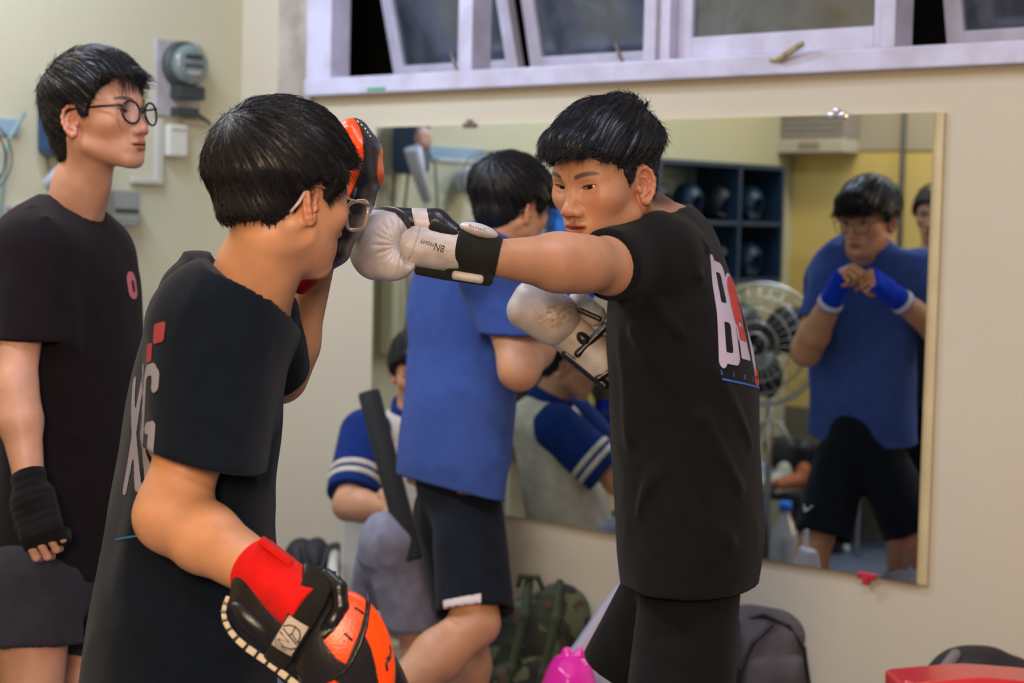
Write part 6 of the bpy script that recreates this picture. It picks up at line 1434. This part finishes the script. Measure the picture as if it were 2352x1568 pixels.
# ---- the far side of the room, seen in the mirror
def svbox(x0, y0, x1, y1, dep, off=0.0, bev=0.004):
    a = onsidev(x0, y0); b = onsidev(x1, y1); zz = [onsidev((x0+x1)/2, y0)[2], onsidev((x0+x1)/2, y1)[2]]
    return MB().box((XL+off+dep/2, (a[1]+b[1])/2, sum(zz)/2), (dep, abs(a[1]-b[1]), abs(zz[0]-zz[1])), bev=bev)
m_fr = mat('dark_blue_frame', (0.015, 0.04, 0.085), 0.4); m_gear = mat('dark_blue_gear', (0.015, 0.045, 0.09), 0.4); m_gear2 = mat('dark_gear', (0.02, 0.022, 0.03), 0.5); m_pl2 = mat('pale_green_glass', (0.30, 0.42, 0.38), 0.5)
a, b = onsidev(1520, 480), onsidev(1692, 480); y0, y1 = min(a[1], b[1]), max(a[1], b[1]); zt_, zb_ = onsidev(1610, 382)[2], onsidev(1610, 640)[2]
t = thing('equipment_cabinet', (XL, (y0+y1)/2, zb_), 'dark blue open wall cabinet of sparring gear reflected beside the puncher', 'cabinet')
y1e = y1+0.35
MB().box((XL+0.01, (y0+y1e)/2, (zt_+zb_)/2), (0.02, y1e-y0, zt_-zb_), bev=0.003).build('back_panel', m_pl2, t)
for zz in (zt_, (zt_+zb_)/2, zb_): MB().box((XL+0.14, (y0+y1e)/2, zz), (0.26, y1e-y0, 0.022), bev=0.003).build('shelf', m_fr, t)
for yv in (y0, (y0+y1)/2+0.05, y1e): MB().box((XL+0.14, yv, (zt_+zb_)/2), (0.26, 0.022, zt_-zb_), bev=0.003).build('upright', m_fr, t)
rng = np.random.default_rng(3); k = 0
for zz in ((zt_+zb_)/2+0.012, zb_+0.012):
    for j in range(4):
        yv = y0+0.11+j*(y1e-y0-0.22)/3; c = np.array([XL+0.15, yv, zz+0.085]); rt = ['dark blue', 'black', 'dark blue', 'black'][j]; wh = ['right end', 'right half', 'left half', 'left end'][j]
        hg = thing('head_guard', (c[0], c[1], zz), '%s head guard at the %s of the %s shelf of the reflected cabinet' % (rt, wh, 'lower' if zz < (zt_+zb_)/2 else 'upper'), 'head guard', 'head guards in the wall cabinet')
        mm_ = m_gear if rt == 'dark blue' else m_gear2
        solid('padding', lambda P: smax(ell(P, c, (0.075, 0.070, 0.085)), -ell(P, c+np.array([0.05, 0, -0.03]), (0.055, 0.040, 0.055)), 0.01), c-0.1, c+0.1, 0.009, mm_, hg)
        MB().tube([c+[0.03, -0.05, -0.05], c+[0.055, 0, -0.072], c+[0.03, 0.05, -0.05]], 0.008, 6).build('chin_strap', m_gear2, hg)
# low dark rack with gear
a, b = onsidev(1185, 900), onsidev(1402, 900); y0, y1 = min(a[1], b[1])-0.1, max(a[1], b[1])+0.15; zt_, zb_ = onsidev(1300, 760)[2], onsidev(1300, 984)[2]
t = thing('gear_rack', (XL, (y0+y1)/2, 0), 'low dark steel rack of boxing gear reflected beyond the blue shirt', 'rack')
for zz in (zt_-0.02, zb_): MB().box((XL+0.22, (y0+y1)/2, zz), (0.42, y1-y0, 0.03), bev=0.003).build('shelf', m_gear2, t)
MB().box((XL+0.02, (y0+y1)/2, (zt_+zb_)/2), (0.02, y1-y0, zt_-zb_)).build('back_panel', m_gear2, t)
for yv in (y0, y1):
    for xv in (0.03, 0.41): MB().box((XL+xv, yv, zt_/2), (0.03, 0.03, zt_), bev=0.003).build('leg', m_gear2, t)
its = [('yellow', (0.55, 0.50, 0.03), 1352, 0.032, 0.20, 'bottle'), ('royal blue', (0.01, 0.03, 0.45), 1392, 0.07, 0.15, 'glove'), ('dark green', (0.03, 0.06, 0.05), 1310, 0.06, 0.13, 'glove'), ('dark brown', (0.07, 0.05, 0.04), 1255, 0.06, 0.13, 'glove'), ('teal', (0.03, 0.16, 0.2), 1205, 0.055, 0.10, 'glove')]
for nm, cc, px, rr_, hh_, kd in its:
    q = onsidev(px, 900, 0.25); c = np.array([XL+0.24, q[1], zb_+0.015])
    mm_ = mat(nm.replace(' ', '_')+'_gear', cc, 0.4)
    if kd == 'bottle':
        g_ = thing('water_bottle', c, '%s plastic bottle standing on the reflected gear rack' % nm, 'bottle'); MB().lathe(c, (0, 0, 1), [(rr_, 0), (rr_*1.02, 0.01), (rr_, hh_*.7), (rr_*.5, hh_*.85), (rr_*.5, hh_*.92)], 16).build('bottle_body', mm_, g_); MB().lathe(c+[0, 0, hh_*.92], (0, 0, 1), [(rr_*.55, 0), (rr_*.55, 0.025)], 14).build('cap', m_gear2, g_)
    else:
        g_ = thing('sparring_glove', c, '%s sparring glove lying on the reflected gear rack' % nm, 'boxing glove', 'gloves on the gear rack')
        solid('padding', lambda P: smin(ell(P, c+np.array([0, 0, hh_*.45]), (0.09, rr_*.75, hh_*.44)), rc(P, c+np.array([0.04, 0.0, hh_*.5]), c+np.array([0.09, 0.01, hh_*.6]), 0.025, 0.024), 0.02), c-[0.16, 0.14, 0.01], c+[0.16, 0.14, 0.2], 0.009, mm_, g_)
        MB().lathe(c+[-0.06, 0, hh_*.42], (-1, 0, 0), [(0.045, 0), (0.048, 0.02), (0.045, 0.09)], 14).build('cuff', m_gear2, g_)
# blue towel, hanging jacket things on the side wall
m_tw = mat('bright_blue_cloth', (0.01, 0.16, 0.62), 0.8, bump=0.3); q = onsidev(1295, 510, 0.03)
t = thing('hanging_towel', q, 'bright blue cloth hanging on the wall, seen past the puncher face in the mirror', 'towel')
solid('cloth', lambda P: bxr(P, q, (0.03, 0.085, 0.10), 0.02)+0.006*vnoise(P*40), q-0.15, q+0.15, 0.006, m_tw, t); MB().tube([q+[-0.03, 0, 0.11], q+[0.01, 0, 0.115], q+[0.015, 0, 0.095]], 0.005, 6).build('hook', m_darkmetal, t)
t = thing('wall_banner', onsidev(1050, 350), 'thin pale blue banner strip across the reflected wall', 'banner'); svbox(960, 338, 1110, 368, 0.01, 0, 0.001).build('banner_strip', mat('pale_blue_paper', (0.26, 0.38, 0.47), 0.8), t); svbox(1002, 366, 1108, 372, 0.011, 0, 0.001).build('banner_hem', m_fan, t)
q = onsidev(945, 330, 0.08); t = thing('oscillating_fan', q, 'blue wall fan with hanging cords reflected at the left end of the mirror', 'fan')
solid('motor_housing', lambda P: bxr(P, q, (0.06, 0.060, 0.12), 0.03), q-0.2, q+0.2, 0.008, mat('fan_dark_blue', (0.02, 0.06, 0.14), 0.4), t)
MB().lathe(q+[0.05, 0, 0.02], (1, 0, 0), [(0.04, 0), (0.045, 0.02), (0.02, 0.03)], 16).build('knob', mat('salmon_plastic', (0.5, 0.3, 0.24), 0.5), t)
MB().tube([onsidev(948, 340, 0.16), onsidev(962, 400, 0.15), onsidev(980, 458, 0.1)], [0.035, 0.028, 0.02], 10).build('pale_arm', m_fan, t)
for i, (pts) in enumerate(([(930, 300), (905, 400), (902, 500), (900, 640)], [(975, 320), (1000, 380), (1005, 470), (1010, 640)], [(940, 380), (930, 470), (935, 620)])):
    MB().tube([onsidev(x, y, 0.04) for x, y in pts], 0.006, 6).build('cord', mat('cord_%d' % i, [(0.12, 0.13, 0.11), (0.20, 0.32, 0.26), (0.20, 0.18, 0.10)][i], 0.6), t)
for i, x in enumerate((905, 950, 1000)):
    q = onsidev(x, 575, 0.05); cc = [(0.42, 0.40, 0.26), (0.52, 0.47, 0.36), (0.18, 0.20, 0.18)][i]; nm = ['olive', 'cream', 'dark grey'][i]
    g_ = thing('hanging_jacket', q, '%s jacket hanging on the wall below the reflected blue fan' % nm, 'jacket', 'jackets on wall hooks')
    solid('jacket_body', lambda P: smin(bxr(P, q-[0, 0, 0.16], (0.03, 0.048, 0.26), 0.025), bxr(P, q+[0, 0, 0.04], (0.025, 0.035, 0.07), 0.02), 0.02)+0.006*vnoise(P*np.array([20, 30, 6], np.float32)), q-[0.08, 0.13, 0.46], q+[0.08, 0.13, 0.14], 0.008, mat(nm.replace(' ', '_')+'_jacket', cc, 0.9), g_)
    MB().tube([q+[-0.05, 0, 0.12], q+[0, 0, 0.13], q+[0, 0, 0.09]], 0.004, 6).build('hook', m_darkmetal, g_)
# air conditioner and pipe on the yellow wall
a, b = VPL(1820, 330, yy), VPL(1974, 330, yy); z0, z1, z2 = VPL(1900, 353, yy)[2], VPL(1900, 322, yy)[2], VPL(1900, 240, yy)[2]
t = thing('window_unit', ((a[0]+b[0])/2, yy, z0), 'beige and grey box air conditioner reflected high on the yellow wall', 'air conditioner'); xc_, wd_ = (a[0]+b[0])/2, abs(a[0]-b[0])
MB().box((xc_, yy+0.06, (z1+z2)/2), (wd_, 0.12, z2-z1), bev=0.005).build('grille_housing', mat('unit_grey', (0.34, 0.31, 0.29), 0.6), t); MB().box((xc_, yy+0.07, (z0+z1)/2), (wd_, 0.14, z1-z0), bev=0.006).build('lower_panel', mat('unit_beige', (0.58, 0.53, 0.46), 0.5), t); MB().box((xc_+0.0, yy+0.142, (z0+z1)/2+0.005), (0.12, 0.006, 0.03), bev=0.002).build('badge', mat('unit_badge', (0.36, 0.30, 0.2), 0.5), t)
for j in range(5): MB().box((xc_, yy+0.123, z1+0.02+j*(z2-z1-0.03)/5), (wd_*0.9, 0.006, 0.006)).build('louvre', m_gp, t)
q = VPL(2080, 300, yy); t = thing('wall_pipe', (q[0], yy+0.02, 0.6), 'thin dark grey pipe running down the reflected yellow wall', 'pipe'); MB().tube([(q[0], yy+0.02, ZC-0.01), (q[0], yy+0.02, zd)], 0.012, 10).build('pipe_run', mat('pipe_grey', (0.14, 0.14, 0.15), 0.4), t)
for zz in (1.4, 2.2): MB().box((q[0], yy+0.018, zz), (0.05, 0.03, 0.02), bev=0.003).build('bracket', m_gp, t)
for i, (x0, x1) in enumerate(((1976, 2076), (2084, 2200))):
    a, b = VPL(x0, 300, yy), VPL(x1, 300, yy); zz = VPL(x0, 345, yy)[2]; struct(MB().box(((a[0]+b[0])/2, yy+0.003, (zz+ZC)/2), (abs(a[0]-b[0]), 0.008, ZC-zz)).build('trim_%d' % (4+i), mat('greyish_upper_paint', (0.48, 0.42, 0.34), 0.7)))
# pedestal fan
q = VIR(1752, 790, 7.85); t = thing('pedestal_fan', (q[0], q[1], 0), 'tall pedestal fan with chrome cage reflected behind the puncher', 'fan'); m_ch = mat('chrome_wire', (0.55, 0.55, 0.52), 0.25, 0.9); m_bl_ = mat('fan_blade_dark', (0.02, 0.025, 0.03), 0.35)
nf = nrm(np.array([0.30, 1.0, 0.0])); e1 = nrm(np.cross(nf, [0, 0, 1.0])); e2 = np.array([0, 0, 1.0]); Rf = 0.255
def ring(rad_, off_, th_): MB().tube([q+nf*off_+rad_*(math.cos(a)*e1+math.sin(a)*e2) for a in np.linspace(0, 2*math.pi, 49)[:-1]], th_, 6, closed=True).build('cage_ring', m_ch, t)
for rad_, off_, th_ in ((Rf, 0.0, 0.008), (Rf*.97, 0.05, 0.003), (Rf*.8, 0.075, 0.003), (Rf*.6, 0.088, 0.003), (Rf*.38, 0.095, 0.003), (Rf*.2, 0.098, 0.004), (Rf*.97, -0.05, 0.003), (Rf*.7, -0.08, 0.003)): ring(rad_, off_, th_)
for k in range(28):
    a = 2*math.pi*k/28; d_ = math.cos(a)*e1+math.sin(a)*e2; MB().tube([q+nf*0.098+d_*Rf*.2, q+nf*0.088+d_*Rf*.6, q+nf*0.05+d_*Rf*.97, q+d_*Rf], 0.0018, 5).build('cage_wire', m_ch, t)
for k in range(3):
    a = 2*math.pi*k/3+0.5; d1 = math.cos(a)*e1+math.sin(a)*e2; d2 = -math.sin(a)*e1+math.cos(a)*e2
    vs = []; 
    for i in range(6):
        r_ = 0.03+0.19*i/5; wd_ = 0.03+0.075*math.sin(math.pi*min(1, i/5*0.75+0.1))
        for s_ in (-1, 1): vs.append(q+d1*r_+d2*s_*wd_+nf*(0.02*s_+0.005))
        for s_ in (-1, 1): vs.append(q+d1*r_+d2*s_*wd_+nf*(0.02*s_+0.001))
    fs = []
    for i in range(5): b_ = i*4; fs += [(b_, b_+1, b_+5, b_+4), (b_+2, b_+6, b_+7, b_+3), (b_, b_+4, b_+6, b_+2), (b_+1, b_+3, b_+7, b_+5)]
    fs += [(0, 2, 3, 1), (20, 21, 23, 22)]
    MB().add(vs, fs, True).build('blade', m_bl_, t)
MB().lathe(q-nf*0.16, nf, [(0.02, 0), (0.06, 0.02), (0.065, 0.09), (0.04, 0.14), (0.035, 0.18), (0.001, 0.185)], 20).build('motor', m_bl_, t)
MB().tube([q-nf*0.12-[0, 0, 0.05], q*np.array([1, 1, 0])-nf*0.12*np.array([1, 1, 0])+[0, 0, 0.03]], 0.016, 10).build('pole', m_ch, t)
MB().lathe(q*np.array([1, 1, 0])-nf*0.12, (0, 0, 1), [(0.20, 0.0), (0.205, 0.012), (0.18, 0.025), (0.04, 0.045), (0.025, 0.07)], 28).build('base', m_bl_, t)
# tube chair, bench with gear, bottle
q = VIR(1950, 930, 8.9); q[2] = 0; t = thing('tube_chair', q, 'chrome tube chair reflected beside the pedestal fan', 'chair'); e1 = np.array([1.0, 0, 0]); e2 = np.array([0, 1.0, 0])
for s_ in (-1, 1):
    MB().tube([q+e1*0.2*s_+e2*0.2, q+e1*0.2*s_+e2*0.2+[0, 0, 0.44], q+e1*0.2*s_+e2*-0.2+[0, 0, 0.44], q+e1*0.2*s_+e2*-0.2], 0.011, 8).build('leg', m_ch, t)
MB().tube([q+e1*-0.2-e2*0.2+[0, 0, 0.44], q+e1*-0.2-e2*0.2+[0, 0, 0.74], q+e1*-0.14-e2*0.2+[0, 0, 0.80], q+e1*0.14-e2*0.2+[0, 0, 0.80], q+e1*0.2-e2*0.2+[0, 0, 0.74], q+e1*0.2-e2*0.2+[0, 0, 0.44]], 0.011, 8).build('back_hoop', m_ch, t)
MB().box(q+[0, 0, 0.455], (0.40, 0.40, 0.035), bev=0.012).build('seat', m_gear2, t)
bz = VIR(1812, 1255, 7.7); zb0 = 0.31
q = VIR(1800, 1150, 8.75); bc = np.array([q[0]-0.05, q[1], 0]); t = thing('low_bench', bc, 'low dark bench heaped with training gear, reflected at the lower right of the puncher', 'bench')
MB().box(bc+[0, 0, zb0-0.02], (0.56, 0.40, 0.04), bev=0.006).build('bench_top', m_gear2, t)
for sx in (-1, 1):
    for sy in (-1, 1): MB().box(bc+[sx*0.24, sy*0.16, (zb0-0.04)/2], (0.05, 0.05, zb0-0.04), bev=0.004).build('leg', m_gear2, t)
def onb(px, py, hh): q = VIR(px, py, 8.6); return np.array([q[0], q[1], zb0])
q = VIR(1816, 1100, 8.80); q[2] = zb0; t = thing('duffel_bag', q, 'dark duffel bag on the reflected low bench', 'bag'); solid('bag_body', lambda P: bxr(P, q+[0, 0, 0.11], (0.13, 0.07, 0.11), 0.05)+0.015*vnoise(P*14), q-[0.22, 0.22, 0.02], q+[0.22, 0.22, 0.34], 0.01, m_gear2, t); MB().tube([q+[-0.1, 0.14, 0.2], q+[-0.05, 0.17, 0.3], q+[0.05, 0.17, 0.3], q+[0.1, 0.14, 0.2]], 0.01, 6).build('handle', m_gp, t)
for nm, px, py, cc, zz in (('pale blue', 1758, 1062, (0.32, 0.38, 0.62), 0.0), ('white and green', 1802, 1040, (0.42, 0.44, 0.36), 0.0), ('orange', 1846, 1085, (0.35, 0.10, 0.03), 0.0)):
    q = onb(px, py, 0)+[0, 0, zz-0.02 if zz > 0.2 else 0.0]; q[1] += 0
    t = thing('training_shoe', q, '%s training shoe on the heap of gear on the reflected bench' % nm, 'shoe', 'shoes on the low bench')
    a_ = nrm([-0.2, 0.9, 0]); solid('upper', lambda P: smin(rc(P, q+[0, 0, 0.045], q+a_*0.15+[0, 0, 0.035], 0.038, 0.030), ell(P, q+[0, 0, 0.08], (0.036, 0.036, 0.05)), 0.03), q-[0.12, 0.12, 0.12], q+[0.28, 0.16, 0.18], 0.009, mat(nm.replace(' ', '_')+'_shoe', cc, 0.6), t); MB().tube([q+[0, 0.02, 0.015], q+a_*0.15+[0, 0.02, 0.012]], 0.018, 8).build('sole', m_wp, t)
q = VIR(1802, 1215, 7.6); q[2] = 0; t = thing('water_bottle', q, 'clear water bottle with a blue cap standing on the reflected floor by the bench', 'bottle'); hz_ = VIR(1815, 1160, 7.6)[2]
MB().lathe(q, (0, 0, 1), [(0.055, 0), (0.06, 0.02), (0.06, hz_*.62), (0.055, hz_*.72), (0.022, hz_*.9), (0.02, hz_*.95)], 20).build('bottle_body', mat('clear_plastic', (0.55, 0.58, 0.60), 0.15, trans=0.5), t); MB().lathe(q+[0, 0, hz_*.95], (0, 0, 1), [(0.026, 0), (0.026, 0.035)], 16).build('cap', m_tw, t)
q = VIR(2026, 1190, 8.75); t = thing('tripod_stand', (q[0], q[1], 0), 'silver tripod leg reflected between the legs of the blue shirt man', 'stand')
c = np.array([q[0], q[1], 0.0]); 
for k in range(3):
    a = k*2.094+0.4; MB().tube([c+[0, 0, 0.75], c+[0.16*math.cos(a), 0.16*math.sin(a), 0.02]], 0.010, 8).build('leg', m_ch, t); MB().lathe(c+[0.16*math.cos(a), 0.16*math.sin(a), 0.0], (0, 0, 1), [(0.018, 0), (0.02, 0.02), (0.012, 0.035)], 12).build('rubber_foot', m_wp, t)
MB().tube([c+[0, 0, 0.5], c+[0, 0, 1.0]], 0.012, 8).build('centre_column', m_ch, t)
# ceiling tubes as lamps; the last two fittings are added to match the fills
m_tb = bpy.data.materials.new('tube_glow'); m_tb.use_nodes = True; b_ = m_tb.node_tree.nodes['Principled BSDF']; b_.inputs['Emission Color'].default_value = (0.7, 0.8, 1, 1); b_.inputs['Emission Strength'].default_value = 6
for i, (x, y) in enumerate(((-4.7, 2.7), (-1.4, 2.2), (-3.3, 1.3), (0.9, -0.6))):
    t = thing('ceiling_lamp', (x, y, 3.18), 'fluorescent tube fitting on the ceiling %s' % ('above the left end of the mirror', 'above the right end of the mirror', 'above the pad holder, added for fill light', 'on the camera side of the room, added for fill light')[i], 'ceiling lamp'); MB().box((x, y, 3.18), (1.3, 0.10, 0.04), bev=0.006).build('fitting', m_wp, t)
    MB().tube([(x-0.6, y, 3.145), (x+0.6, y, 3.145)], 0.014, 12).build('tube', m_tb, t)
